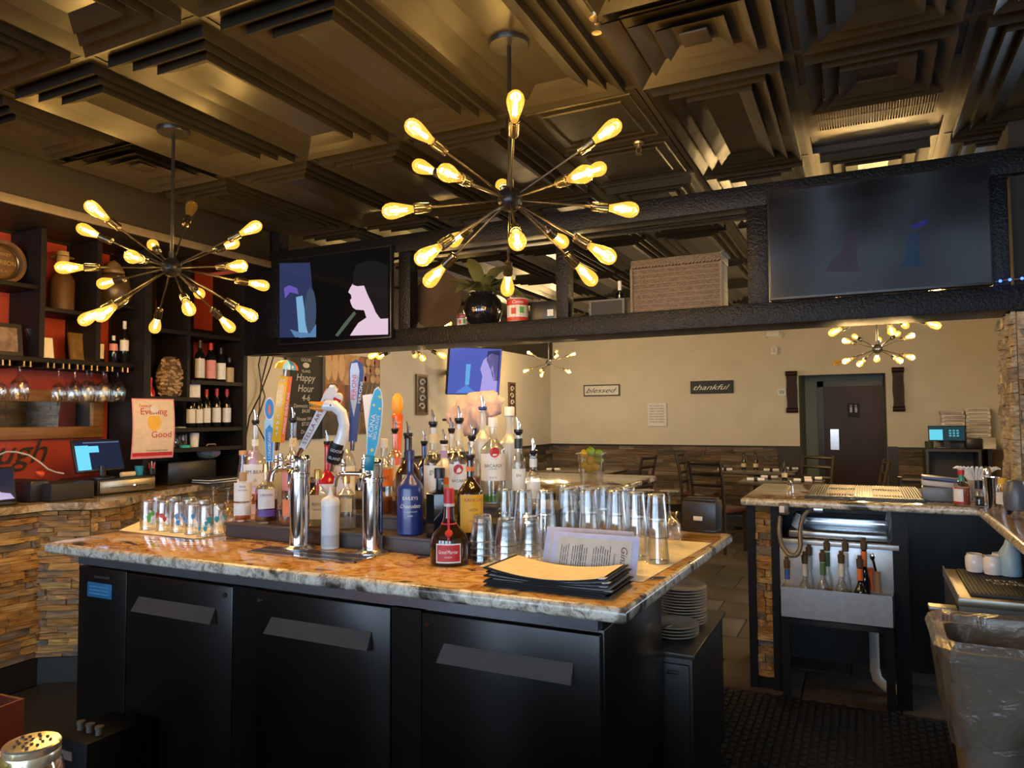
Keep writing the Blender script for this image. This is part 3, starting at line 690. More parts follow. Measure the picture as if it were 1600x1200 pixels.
def bottle(label, px, row, ytop, hw, glassm, liquid=None, lev=.5, hs=.62, hn=.80, rn=.014, labels=(), cap=None, pour=False, sq=None, dx=0, name='liquor_bottle', Yz=None, extra=0, wide=1.0, group='liquor bottles on the riser'):
    Y, z = Yz if Yz else rows[row]
    # find the pixel row of the base so the bottle stands at px
    x = at(px, 800, Y=Y).x
    p = Vector((x, Y, z)); h = at(px, ytop, Y=Y).z-z; r = hw*mpp((x, Y, z+h*.4))
    t = thing(name, label, 'bottle', p, face_cam(p, extra), group)
    if pour: h -= .062
    if sq:
        prof = body_prof(r*1.12, h, h*hs, h*hn, rn); mb = MB(); n = 4
        mb.lathe(prof, 8, Matrix.Rotation(R(22.5), 4, 'Z')); 
        # keep the neck round
        body = mb.build('glass_body', glassm, t, ang=25)
    else:
        body = MB().lathe(body_prof(r, h, h*hs, h*hn, rn), 24, None, 1, wide).build('glass_body', glassm, t)
    if liquid: MB().lathe([(.0001, .007), (r*.90, .008), (r*.93, .014), (r*.93, h*lev), (.0001, h*lev)], 20, None, 1, wide).build('liquor', liquid, t)
    for lb in labels:
        z0, z1, w, mt = lb[0]*h, lb[1]*h, lb[2]*2*r, lb[3]; an = lb[4] if len(lb) > 4 else 0
        rr = r*1.012 if lb[0] < hs else rn*1.12+.001
        if wide != 1.0 and lb[0] < hs:
            mb = MB(); mb.lathe([(rr, z0), (rr, z1)], 12, Matrix.Diagonal((1, wide, 1, 1)), a0=-math.pi/2-w/2/r, a1=-math.pi/2+w/2/r); lo = mb.build('paper_label', mt, t)
        elif mt is rd_ and lb[2] < .6:
            R0 = (z1-z0)/2; zc = (z0+z1)/2; dv = []
            for q_ in (rr+.0016, rr+.0002): dv += [(q_*math.sin(an+R0*math.cos(k*math.pi/12)/rr), -q_*math.cos(an+R0*math.cos(k*math.pi/12)/rr), zc+R0*math.sin(k*math.pi/12)) for k in range(24)]
            lo = MB().add(dv, [tuple(range(24)), tuple(range(47, 23, -1))]+[(k, (k+1) % 24, 24+(k+1) % 24, 24+k) for k in range(24)]).build('roundel', mt, t, smooth=False)
        else: lo = label_patch(MB(), rr, z0, z1, an, min(w, 5.5*rr)).build('paper_label', mt, t)
        if len(lb) > 5:
            for s, sz, cy, tm in lb[5]:
                its = [((s, sz*h, an*rr, z0+(z1-z0)*cy), dict(wrap=rr*1.006 if wide == 1 else None, w=None))]
                lo2 = letters('lettering', its, tm, lo)
                if wide != 1: lo2.location = (0, -rr*wide-.001, 0)
    if pour: pourer(t, h, rn*1.05, cap=cap if cap else black_pl)
    elif cap: MB().lathe([(.0001, h+.012), (rn*1.2, h+.012), (rn*1.28, h+.008), (rn*1.28, h-.026), (rn*1.1, h-.027)], 18).build('cap', cap, t)
    return t
wl_ = M('white_label', (.72, .71, .68), .5); cl_ = M('cream_label', (.66, .54, .34), .5); bl_ = M('black_label', (.02, .02, .02), .4); og_ = M('orange_label', (.72, .18, .035), .5); yl_ = M('yellow_label', (.75, .42, .03), .5)
pu_ = M('purple_label', (.10, .05, .28), .5); rd_ = M('red_label', (.48, .02, .025), .45); gy_ = M('silver_label', (.55, .55, .55), .35); pk_ = M('pink_label', (.65, .25, .25), .5); rdi = M('red_ink', (.5, .02, .03), .5); bli = M('blue_ink', (.05, .08, .3), .5); wi = M('white_ink', (.8, .8, .78), .5)
# front step
bottle('clear bottle with long white label and amber dregs, at the end of the front row', 379, 0, 742, 13, G_clear, L_whisky, .10, .74, .86, .013, [(.44, .84, 1.5, wl_, 0, [('BASIL', .04, .8, ink), ('HAYDEN', .035, .6, ink)]), (.14, .40, 1.5, wl_)], cap=M('cork_cap', (.40, .25, .12), .6))
bottle('faceted flask with arched silver label and purple band', 416, 0, 728, 17, G_clear, L_amber, .40, .58, .76, .013, [(.26, .60, .8, gy_, 0, [('CROWN', .04, .7, pu_)]), (.12, .24, .8, pu_)], cap=gold, wide=.7)
bottle('rounded glass flask with orange label and gold cap', 456, 0, 752, 20, G_clear, L_whisky, .18, .45, .74, .013, [(.22, .60, .75, og_)], cap=gold, wide=.7)
bottle('glass flask with arched cream label between the chrome tap columns', 497, 0, 738, 21, G_clear, L_gold, .5, .55, .78, .013, [(.16, .60, .95, cl_, 0, [('ROYAL', .05, .62, ink), ('VANILLA', .035, .4, ink)])], cap=gold, wide=.7)
bottle('ribbed clear decanter bottle tucked behind the squeeze bottle', 541, 0, 745, 15, G_clear, L_clear, .2, .62, .82, .012, [(.35, .6, .6, cl_)], cap=gold)
bottle('matte navy blue cream liqueur bottle with white script', 641, 0, 708, 20.5, navy_b, None, .5, .56, .78, .013, [], cap=M('navy_cap', (.02, .03, .12), .3))
t = [o for o in col.objects if o.get('label', '').startswith('matte navy')][0]
letters('lettering', [(('BAILEYS', .013, 0, .142), dict(wrap=.0525)), (('Chocolate', .015, 0, .112), dict(wrap=.0525, shear=.4)), (('LUXE', .006, 0, .075), dict(wrap=.0525)), (('IRISH CREAM LIQUEUR', .004, 0, .09), dict(wrap=.0525))], wi, t)
letters('emblem', [(('BB', .016, 0, .176), dict(wrap=.048))], gold, t)
bottle('square black bottle with pale torn-edge label and black cap', 687, 0, 736, 20, dark_b, None, .5, .66, .72, .016, [(.06, .30, 1.2, M('pale_green_label', (.50, .52, .42), .5), 0, [('PATRON', .05, .5, ink)])], cap=black_pl, sq=True)
bottle('brown coffee liqueur bottle with tall yellow arched label and pourer', 735, 0, 690, 20, amber_b, None, .5, .56, .78, .013, [(.10, .56, 1.15, yl_, .25, [('KAHLUA', .045, .86, rdi), ('LICOR', .03, .6, ink), ('COFFEE', .03, .3, rdi)]), (.84, .90, 1.6, og_)], pour=True)
# middle step
bottle('whiskey bottle with big white label and red seal in the middle row', 398, 1, 640, 18, G_clear, L_whisky, .12, .50, .70, .013, [(.24, .50, 1.3, wl_, 0, [('JIM BEAM', .045, .62, ink), ('o', .05, .25, rdi)]), (.72, .80, 1.6, wl_)], pour=True)
bottle('bottle with a red numeral 7 on its cream neck label and pourer', 457, 1, 636, 17, G_clear, L_whisky, .3, .50, .66, .014, [(.2, .46, 1.2, pk_), (.70, .80, 1.9, cl_, 0, [('7', .05, .5, rdi)])], pour=True)
bottle('red pear-shaped liqueur bottle behind the white goose tap', 511, 1, 672, 17, M('red_glass', (.42, .01, .025), .1, coat=.5), None, .5, .40, .62, .012, [(.2, .40, .8, wl_)], pour=True)
bottle('clear bottle with white label behind the squeeze bottle, pourer in its neck', 540, 1, 648, 15, G_clear, L_clear, .3, .6, .78, .013, [(.2, .55, 1.2, wl_, 0, [('GIN', .05, .6, ink)])], pour=True)
bottle('clear bottle with orange-yellow label and silver cap beside the surfboard tap', 600, 1, 690, 14, G_clear, L_whisky, .22, .62, .80, .013, [(.38, .62, 1.3, og_, 0, [('PLAT', .05, .5, ink)])], cap=gy_)
bottle('slim clear bottle with pourer between the orange label bottle and the brown one', 617, 2, 652, 12, G_clear, L_gold, .25, .60, .76, .012, [(.30, .50, 1.2, cl_)], pour=True)
bottle('brown bell-shouldered bottle with black collar and pourer behind the navy one', 638, 1, 658, 20, amber_b, None, .5, .50, .74, .015, [(.70, .80, 1.4, bl_), (.42, .52, .5, cl_)], pour=True)
bottle('bottle with cobalt blue neck sleeve behind the brown bottle', 663, 3, 672, 12, G_blue, L_clear, .3, .56, .72, .012, [], pour=True)
bottle('clear bottle with botanical white label and cream neck band', 677, 1, 640, 15, G_clear, L_clear, .55, .58, .74, .014, [(.2, .56, 1.3, wl_, 0, [('gin', .06, .8, M('green_ink', (.03, .16, .05), .5))]), (.80, .90, 1.7, cl_)], pour=True)
bottle('white bottle fading to purple with an orange slice print', 694, 2, 670, 15, M('milky_glass', (.68, .66, .70), .25, coat=.4), None, .5, .56, .76, .013, [(.30, .42, .5, og_, .3), (.76, .88, 1.7, M('lilac_label', (.42, .32, .62), .5))], pour=True)
bottle('plain clear bottle with silver pourer behind the white and purple bottle', 706, 3, 652, 13, G_clear, L_gold, .45, .60, .76, .012, [], pour=True)
bottle('rum bottle with red roundel half hidden behind the coffee liqueur', 718, 1, 634, 17, G_clear, L_gold, .35, .58, .76, .014, [(.30, .56, 1.2, wl_, 0, [('BACARDI', .03, .35, ink)]), (.46, .56, .45, rd_, -.1), (.80, .92, 1.7, cl_)], pour=True)
bottle('clear bottle with cream and red neck label next to the coffee liqueur', 738, 2, 662, 13, G_clear, L_whisky, .4, .58, .74, .013, [(.76, .84, 1.7, cl_), (.70, .75, 1.7, og_)], pour=True)
bottle('white rum bottle with large white label and red roundel, white screw cap', 771, 2, 657, 19, G_clear, L_green, .10, .64, .80, .015, [(.28, .60, 1.5, wl_, 0, [('BACARDI', .040, .56, ink), ('SUPERIOR', .016, .44, ink), ('o o o', .03, .12, bli)]), (.56, .68, .55, rd_, .12)], cap=white_pl)
bottle('frosted vodka bottle with blue pourer collar behind the white rum', 755, 3, 618, 15, G_frost, None, .5, .66, .78, .014, [], pour=True, cap=M('blue_cap', (.02, .05, .25), .4))
t = bottle('tall frosted vodka bottle etched with a bare tree', 797, 3, 640, 17, G_frost, None, .5, .62, .74, .017, [], cap=white_pl)
tw = MB(); random.seed(5); rr = .0435
def branch(mb, x, z, a, L, w, d):
    x1, z1 = x+math.sin(a)*L, z+math.cos(a)*L; q = lambda x_, z_: (rr*math.sin(x_/rr), -rr*math.cos(x_/rr), z_)
    mb.tube([q(x, z), q((x+x1)/2, (z+z1)/2), q(x1, z1)], [w, w*.8, w*.6], 4)
    if d:
        for s in (-1, 1): branch(mb, x1, z1, a+s*rand(.25, .6), L*.72, w*.62, d-1)
branch(tw, .012, .01, .02, .07, .0017, 5); tw.build('etched_tree', M('white_etching', (.78, .78, .76), .6), t)
bottle('clear bottle with black ribbed neck collar behind the frosted tree bottle', 811, 2, 652, 11, G_clear, L_clear, .5, .58, .74, .014, [(.2, .5, 1.2, wl_, 0, [('EN', .04, .7, ink)]), (.78, .92, 1.9, bl_)], pour=True)
bottle('short clear bottle with silver neck and pourer, last beside the glasses', 834, 2, 684, 11, G_clear, L_clear, .45, .56, .70, .013, [(.14, .46, 1.3, wl_), (.74, .9, 1.7, gy_)], pour=True)
# brandy liqueur on the counter
p = at(702, 881, Z=CTZ); t = thing('liqueur_bottle', 'squat amber orange-liqueur bottle with red cap, ribbon and crimson label', 'bottle', p, face_cam(p, -.12))
MB().lathe([(.0001, 0), (.060, 0), (.066, .006), (.067, .05), (.066, .085), (.058, .105), (.040, .124), (.026, .140), (.0195, .165), (.017, .20), (.0165, .235), (.0001, .235)], 28, None, 1, .8).build('glass_body', amber_b, t)
MB().lathe([(.0165, .205), (.0180, .206), (.0180, .252), (.016, .262), (.0001, .262)], 20).build('cap', rd_, t)
MB().lathe([(.0188, .200), (.0188, .210)], 20).build('neck_band', gy_, t)
rb = MB(); rb.tube([(0, -.018, .20), (0, -.020, .165), (.002, -.030, .135), (.004, -.046, .105), (.004, -.0535, .088)], .0045, 6)
rb.tube([(.0255*math.cos(a), .0255*math.sin(a)*.95, .140) for a in [k*math.pi/8 for k in range(16)]], .003, 6, closed=True)
rb.build('ribbon', M('red_ribbon', (.55, .03, .04), .5), t)
MB().lathe([(.0001, .004), (.013, .003), (.014, 0), (.0001, 0)], 16, Matrix.Translation((.004, -.044, .112)) @ Matrix.Rotation(R(55), 4, 'X')).build('wax_seal', rd_, t)
mb = MB(); mb.lathe([(.0678, .012), (.0678, .078)], 14, Matrix.Diagonal((1, .8, 1, 1)), a0=-math.pi/2-.62, a1=-math.pi/2+.72); lo = mb.build('label_border', wl_, t)
mb = MB(); mb.lathe([(.0683, .017), (.0683, .073)], 14, Matrix.Diagonal((1, .8, 1, 1)), a0=-math.pi/2-.56, a1=-math.pi/2+.66); lo = mb.build('paper_label', rd_, t)
mb = MB(); text(mb, 'Grand Marnier', .013, .003, .050, w=.070, wrap=.0690); text(mb, 'LIQUEUR', .005, .003, .032, wrap=.0690)
mb.v = [(x, y*.8, z) for x, y, z in mb.v]; me = bpy.data.meshes.new('lettering'); me.from_pydata(mb.v, [], mb.f); me.materials.append(wi); link('lettering', me, lo)
# squeeze bottle
p = at(516, 857, Z=CTZ); t = thing('squeeze_bottle', 'translucent white squeeze bottle standing between the two chrome tap columns', 'bottle', p)
MB().lathe([(.0001, 0), (.032, 0), (.035, .006), (.035, .165), (.034, .172)], 24).build('bottle_body', M('milky_plastic', (.62, .64, .66), .4), t)
MB().lathe([(.0001, .004), (.0335, .005), (.0352, .012), (.0352, .055), (.0352, .056)], 24).build('content', M('clear_syrup', (.45, .47, .50), .3), t)
MB().lathe([(.036, .168), (.036, .186), (.030, .196), (.012, .205), (.0065, .222), (.0055, .240), (.0001, .240)], 24).build('nozzle_cap', white_pl, t)

# ---- beer tap columns
def tap_column(px, py, ptop, label):
    p = at(px, py, Z=CTZ); ztop = at(px, ptop, Y=p.y).z
    t = thing('tap_column', label, 'beer tap', p)
    h = ztop-p.z; r = .0385
    MB().lathe([(.0001, 0), (.062, 0), (.062, .006), (.045, .012), (.041, .016), (.0001, .016)], 28).build('flange', steel, t)
    MB().lathe([(r, .012), (r, h-.012), (r+.003, h-.010), (r+.003, h), (r*.85, h+.012), (.0001, h+.014)], 32).build('column', chrome, t)
    MB().lathe([(r+.002, h-.075), (r+.004, h-.073), (r+.004, h-.060), (r+.002, h-.058)], 32).build('collar', chrome, t)
    return t, p, h, r
def faucet(t, h, r, ang, reach=.075, low=.06):
    d = Vector((math.sin(ang), -math.cos(ang), 0)); a = Vector((0, 0, h-low)); b = MB()
    b.cyl(a+d*r, a+d*(r+.012), .017, seg=14); b.cyl(a+d*(r+.010), a+d*(r+reach*.6), .009, seg=10)
    c = a+d*(r+reach*.6); b.ball(c, .0135, 12, 8); b.cyl(c, c+Vector((0, 0, .032)), .008, seg=10); b.ball(c+Vector((0, 0, .034)), .012, 12, 8); b.cyl(c+Vector((0, 0, .03)), c+Vector((0, 0, .055)), .0085, seg=10)
    b.tube([c, c+d*.018+Vector((0, 0, -.004)), c+d*.030+Vector((0, 0, -.020)), c+d*.034+Vector((0, 0, -.05))], [.0085, .008, .0075, .007], 10)
    b.build('faucet', chrome, t)
t1, tp1, h1, r1 = tap_column(468, 857, 716, 'polished chrome beer column next to the squeeze bottle and yellow tap handle')
t2, tp2, h2, r2 = tap_column(582, 864, 722, 'polished chrome beer column below the blue surfboard tap handle')
faucet(t1, h1, r1, R(-78), .11, .045); faucet(t1, h1, r1, R(-35), .06, .035); faucet(t1, h1, r1, R(20), .05, .04)
faucet(t2, h2, r2, R(-78), .14, .045); faucet(t2, h2, r2, R(10), .05, .045); faucet(t2, h2, r2, R(-120), .07, .03)

def handle(label, pb, pt_, Y, name='tap_handle'):
    a, b = at(*pb, Y=Y), at(*pt_, Y=Y); d = b-a; L = d.length; z = d.normalized()
    f_ = Vector((cam_pos.x-a.x, cam_pos.y-a.y, 0)).normalized(); y = -(f_-z*f_.dot(z)).normalized(); x = y.cross(z)
    m_ = Matrix((x, y, z)).transposed().to_4x4(); m_.translation = a
    t = thing(name, label, 'tap handle', (0, 0, 0), 0, 'beer tap handles'); t.matrix_world = m_
    MB().cyl((0, 0, -.035), (0, 0, .004), .008, .0105, seg=12).build('ferrule', chrome, t)
    return t, L
TY = 2.13
blue = M('tap_blue', (.015, .22, .62), .25, coat=.5); lblue = M('tap_pale_blue', (.35, .62, .82), .3, coat=.5); orange = M('tap_orange', (.80, .14, .012), .3, coat=.4); yellow = M('tap_yellow', (.78, .44, .02), .3, coat=.4); tapw = M('tap_white', (.72, .72, .74), .2, coat=.6); navy = M('tap_navy', (.012, .025, .20), .25, coat=.5); teal = M('tap_teal', (.01, .20, .30), .3)
def oval(w, h, n=20, z0=0): return [(w/2*math.sin(2*math.pi*k/n), z0+h/2-h/2*math.cos(2*math.pi*k/n)) for k in range(n)]
XZ = Matrix.Rotation(R(90), 4, 'X')     # outline x-y -> x-z, extruded along -y
# 1 blue blade with a round badge
t, L = handle('light blue tap handle with oval badge on top', (421, 722), (421, 621), 2.18)
MB().prism([(-.014, 0), (.014, 0), (.019, L*.42), (.019, L*.62), (.010, L*.70), (-.010, L*.70), (-.019, L*.62), (-.019, L*.42)], -.007, .007, XZ).build('blade', lblue, t)
MB().prism([(-.011, .006), (.011, .006), (.0155, L*.42), (.0155, L*.50), (0, L*.58), (-.0155, L*.50), (-.0155, L*.42)], .007, .0085, XZ).build('blade_face', blue, t)
MB().prism(oval(.040, L*.36, 22, L*.64), -.012, .010, XZ).build('badge', tapw, t)
MB().prism(oval(.034, L*.31, 22, L*.665), .010, .0115, XZ).build('badge_face', blue, t)
MB().prism(oval(.010, L*.16, 14, L*.73), .0115, .0125, XZ).build('badge_figure', orange, t)
letters('lettering', [(('LONGBOARD', .011, 0, L*.26), dict(rot=R(90), w=L*.40))], tapw, t, off=-.0095)
# 2 yellow square post with parasol
t, L = handle('square yellow and orange tap handle with a little striped parasol on top', (434, 690), (449, 562), TY)
w = .024; Lb = L*.80
MB().box(-w, w, -w*.9, w*.9, 0, Lb, bv=.002).build('post', yellow, t)
MB().box(w-.0005, w+.0012, -w*.9, w*.9, .0, Lb).build('side_panel', orange, t, smooth=False); MB().box(w*.45, w+.0012, -w*.9-.0012, -w*.9+.0005, 0, Lb).build('side_panel', orange, t, smooth=False)
its = [((c, .0155, -w*.32, Lb*(.93-i*.0905)), {}) for i, c in enumerate('MANGO CART') if c != ' ']
letters('lettering', its[:5], tapw, t, off=-w*.9-.002); letters('lettering', its[5:], tapw, t, off=-w*.9-.002)
letters('lettering', [(('MANGO WHEAT ALE', .009, w*.73, Lb*.45), dict(rot=R(90), w=Lb*.62))], tapw, t, off=-w*.9-.003)
MB().cyl((0, 0, Lb), (0, 0, L*.95), .0045, seg=8).build('parasol_stem', tapw, t)
cols_ = [blue, orange, yellow, lblue, blue, orange, yellow, lblue, blue, yellow]
um = MB()
for k in range(10): um.mat = k % 4; um.lathe([(.046, L*.885), (.042, L*.93), (.028, L*.972), (.0001, L)], 4, None, a0=2*math.pi*k/10, a1=2*math.pi*(k+1)/10)
um.mat = 2; um.lathe([(.0001, L*.90), (.046, L*.885)], 20); um.build('parasol', [blue, orange, yellow, lblue], t)
# 3 long white lever with round emblem
t, L = handle('long leaning white tap handle with silver back and oval red emblem', (472, 700), (522, 604), 2.10)
MB().prism([(-.013, 0), (.012, 0), (.016, L*.5), (.021, L*.86), (.016, L*.97), (.0, L), (-.016, L*.97), (-.021, L*.86), (-.016, L*.5)], -.010, .008, XZ).build('lever', tapw, t)
MB().prism([(-.015, 0), (.015, 0), (.019, L*.5), (.024, L*.85), (.018, L*.99), (0, L*1.02), (-.018, L*.99), (-.024, L*.85), (-.019, L*.5)], -.018, -.008, XZ).build('silver_back', chrome, t)
letters('lettering', [(('STELLA ARTOIS', .015, -.002, L*.44), dict(rot=R(90), w=L*.72))], M('wine_ink', (.22, .02, .04), .4), t, off=-.010)
MB().prism(oval(.040, .058, 20, L*.74), -.006, .014, Matrix.Translation((.032, 0, 0)) @ XZ).build('emblem', tapw, t)
MB().prism([(-.012, L*.74+.018), (.012, L*.74+.018), (.015, L*.74+.040), (-.015, L*.74+.040)], .014, .016, Matrix.Translation((.032, 0, 0)) @ XZ).build('emblem_band', rd_, t)
# 4 goose head and neck
t, L = handle('white goose-head tap handle with orange beak and black collar', (521, 722), (541, 640), 2.09)
g = MB(); g.tube([(.004, 0, L*.28), (.010, 0, L*.5), (.006, 0, L*.72), (-.014, 0, L*.93), (-.045, 0, L*1.02), (-.072, 0, L*.99), (-.088, 0, L*.95)], [.026, .023, .020, .020, .022, .021, .012], 12); g.build('goose_head', tapw, t)
bk = MB(); bk.tube([(-.080, 0, L*.985), (-.105, 0, L*.975), (-.135, -.0, L*.985)], [.015, .010, .003], 10); bk.tube([(-.080, 0, L*.93), (-.104, 0, L*.90), (-.128, 0, L*.885)], [.011, .008, .003], 10); bk.build('beak', M('beak_orange', (.80, .28, .02), .3), t)
MB().ball((-.058, -.019, L*1.03), .0035, 8, 6).build('eye', ink, t)
MB().lathe([(.0001, -.004), (.022, -.004), (.028, .004), (.029, L*.36), (.025, L*.37), (.0001, L*.37)], 20).build('collar', black_pl, t)
letters('lettering', [(('GOOSE', .0105, 0, L*.24), dict(wrap=.0295)), (('ISLAND', .0105, 0, L*.10), dict(wrap=.0295))], tapw, t)
# 5 tall navy paddle
t, L = handle('tall navy and pale blue paddle-shaped tap handle, tallest of the taps', (551, 690), (557, 562), 2.20)
MB().prism([(-.014, 0), (.016, 0), (.022, L*.45), (.030, L*.85), (.024, L*.95), (0, L), (-.022, L*.96), (-.026, L*.86), (-.018, L*.45)], -.014, .010, XZ).build('paddle', navy, t)
MB().prism([(0, L*.30), (.009, L*.5), (.013, L*.86), (.004, L*.965), (-.018, L*.95), (-.022, L*.86), (-.015, L*.5)], .010, .0125, XZ).build('pale_face', M('tap_sky', (.40, .52, .80), .3, coat=.4), t)
letters('lettering', [(('PERONI', .017, -.005, L*.66), dict(rot=R(90), w=L*.30))], rdi, t, off=-.0135)
letters('lettering', [(('PERONI', .011, .020, L*.60), dict(rot=R(86), w=L*.26))], tapw, t, off=-.0137); letters('lettering', [(('NASTRO AZZURRO', .005, .007, L*.66), dict(rot=R(90), w=L*.28))], M('peroni_blue', (.03, .06, .3), .4), t, off=-.0137)
# 6 surfboard
t, L = handle('bright blue surfboard-shaped tap handle with white rim', (578, 716), (590, 604), 2.12)
ol = [(-.012, 0), (.014, 0), (.024, L*.2), (.029, L*.5), (.026, L*.78), (.015, L*.95), (.002, L), (-.010, L*.96), (-.020, L*.8), (-.022, L*.5), (-.018, L*.2)]
MB().prism(ol, -.010, .006, XZ).build('board', tapw, t)
MB().prism([(x*.84, .004+z*.965) for x, z in ol], .006, .0085, XZ).build('board_face', M('surf_blue', (.03, .38, .66), .3, coat=.4), t)
letters('lettering', [(('KONA', .018, -.006, L*.46), dict(rot=R(86), w=L*.32))], tapw, t, off=-.0095); letters('lettering', [(('BIG WAVE', .012, .011, L*.44), dict(rot=R(86), w=L*.34))], tapw, t, off=-.0095)
fl_ = MB()
for cx, cz, r_ in ((.012, .86, .007), (-.006, .74, .006), (.016, .70, .006), (.004, .12, .008)): fl_.prism([(cx+r_*math.cos(a)*(1 if i % 2 else .55), cz*L+r_*math.sin(a)*(1 if i % 2 else .55)) for i, a in enumerate([k*math.pi/5 for k in range(10)])], .0085, .0095, XZ)
fl_.build('flower_print', M('flower_yellow', (.72, .62, .12), .4), t, smooth=False)
MB().box(-.016, .018, -.014, .012, -.045, .012, bv=.006).build('board_stand', teal, t)
# 7 white wedge behind the surfboard, 8 orange handle at the back
t, L = handle('plain white wedge tap handle half hidden behind the surfboard one', (578, 690), (574, 616), 2.22)
MB().prism([(-.010, 0), (.012, 0), (.018, L), (-.019, L*.98)], -.008, .008, XZ).build('wedge', tapw, t)
t, L = handle('orange tap handle with rounded yellow-orange top behind the bottles', (621, 728), (621, 614), 2.86)
MB().lathe([(.0001, 0), (.016, .0), (.020, L*.3), (.026, L*.66), (.027, L*.70), (.022, L*.72), (.0001, L*.72)], 18).build('grip', orange, t)
MB().lathe([(.014, L*.71), (.025, L*.76), (.028, L*.84), (.024, L*.93), (.012, L*.99), (.0001, L)], 18).build('rounded_top', M('tap_amber', (.80, .38, .06), .35), t)
letters('lettering', [(('shock', .012, 0, L*.60), dict(wrap=.0268, shear=.3))], tapw, t); letters('lettering', [(('top', .012, 0, L*.54), dict(wrap=.0265, shear=.3))], tapw, t)
tt = thing('tap_column', 'slim chrome tap post carrying the orange handle behind the riser', 'beer tap', (at(621, 728, Y=2.86).x, 2.86, CTZ))
hh = at(621, 728, Y=2.86).z-.035-CTZ
MB().lathe([(.0001, 0), (.04, 0), (.04, .008), (.016, .014), (.016, hh), (.0001, hh)], 18).build('column', chrome, tt)
# drip tray
t = thing('drip_tray', 'flush stainless drip tray with dark grate in front of the taps', 'drip tray', (0, 0, CTZ))
A, B, C_, D = at(382, 862, Z=CTZ), at(443, 852, Z=CTZ), at(600, 872, Z=CTZ), at(552, 884, Z=CTZ)
x0, x1, y0, y1 = -2.13, -1.615, 2.045, 2.165
f_ = MB(); f_.box(x0, x1, y0, y0+.006, 0, .004); f_.box(x0, x1, y1-.006, y1, 0, .004); f_.box(x0, x0+.006, y0, y1, 0, .004); f_.box(x1-.006, x1, y0, y1, 0, .004); f_.build('rim', chrome, t, smooth=False)
MB().box(x0+.006, x1-.006, y0+.006, y1-.006, 0, .0008).build('pan', black_pl, t, smooth=False)
rb_ = MB().box(-.0018, .0018, y0+.006, y1-.006, .001, .003).mesh('grate_bar', steel, False)
for i in range(46): link('grate_bar', rb_, t, loc=(x0+.014+i*.0109, 0, 0))
MB().box(x0+.006, x1-.006, (y0+y1)/2-.006, (y0+y1)/2+.006, .001, .0034).build('grate_rib', steel, t, smooth=False)
# ================================================================== glassware, menus and napkins on the island
def pint_mesh(r_rim=.043, r_base=.030, h=.148, wall=.0022, base=.010):
    # stands mouth down: rim at z=0, thick foot on top
    m_ = MB().lathe([(r_rim-wall, 0), (r_rim, .0005), (r_base, h-.003), (r_base-.003, h), (.0001, h), (.0001, h-base), (r_base-wall-.001, h-base), (r_rim-wall, 0)], 20)
    m_.mat = 1      # thick foot and rolled rim catch the light
    m_.lathe([(r_base*.55, h+.0004), (r_base-.0035, h+.0004), (r_base-.0012, h-.0025), (r_base+.0006, h-base*.8), (r_base-.004, h-base*1.05), (r_base*.5, h-base*1.05)], 20)
    m_.lathe([(r_rim+.0006, .0004), (r_rim+.0010, .0022), (r_rim-.0002, .0040), (r_rim-wall-.0006, .0022), (r_rim+.0006, .0004)], 20)
    return m_.mesh('drinking_glass', [G_clear, G_foot])
G_foot = glass('thick_glass', (.80, .83, .86), .32, .05, .10, (.75, .72, .66))
PINT = pint_mesh(); SHORT = pint_mesh(.044, .031, .092, .0025, .012); TALL = pint_mesh(.036, .031, .135, .002, .010)
def put_glass(me, p, label, group, prints=None, cat='glass'):
    o = link('drinking_glass', me, None, None, p); tag(o, label, cat, group); return o
paper_liner = M('wax_paper', (.82, .73, .56), .5)
def sheet(name, pts, z, label, cat, mat, th=.0012):
    c = [sum(p[0] for p in pts)/len(pts), sum(p[1] for p in pts)/len(pts)]
    o = MB().prism([(p[0]-c[0], p[1]-c[1]) for p in pts], 0, th).build(name, mat, smooth=False); o.location = (c[0], c[1], z); return tag(o, label, cat)
sheet('bar_liner', [at(186, 829, Z=CTZ), at(303, 842, Z=CTZ), at(352, 836, Z=CTZ), at(345, 815, Z=CTZ), at(235, 808, Z=CTZ)], CTZ, 'cream paper liner under the upturned tall printed glasses', 'liner', paper_liner)
sheet('bar_liner', [(-1.19, 2.175), (-.62, 2.18), (-.555, 2.95), (-1.19, 2.95)], CTZ, 'cream paper liner under the stacked pint and rocks glasses', 'liner', paper_liner)
GZ = CTZ+.0016
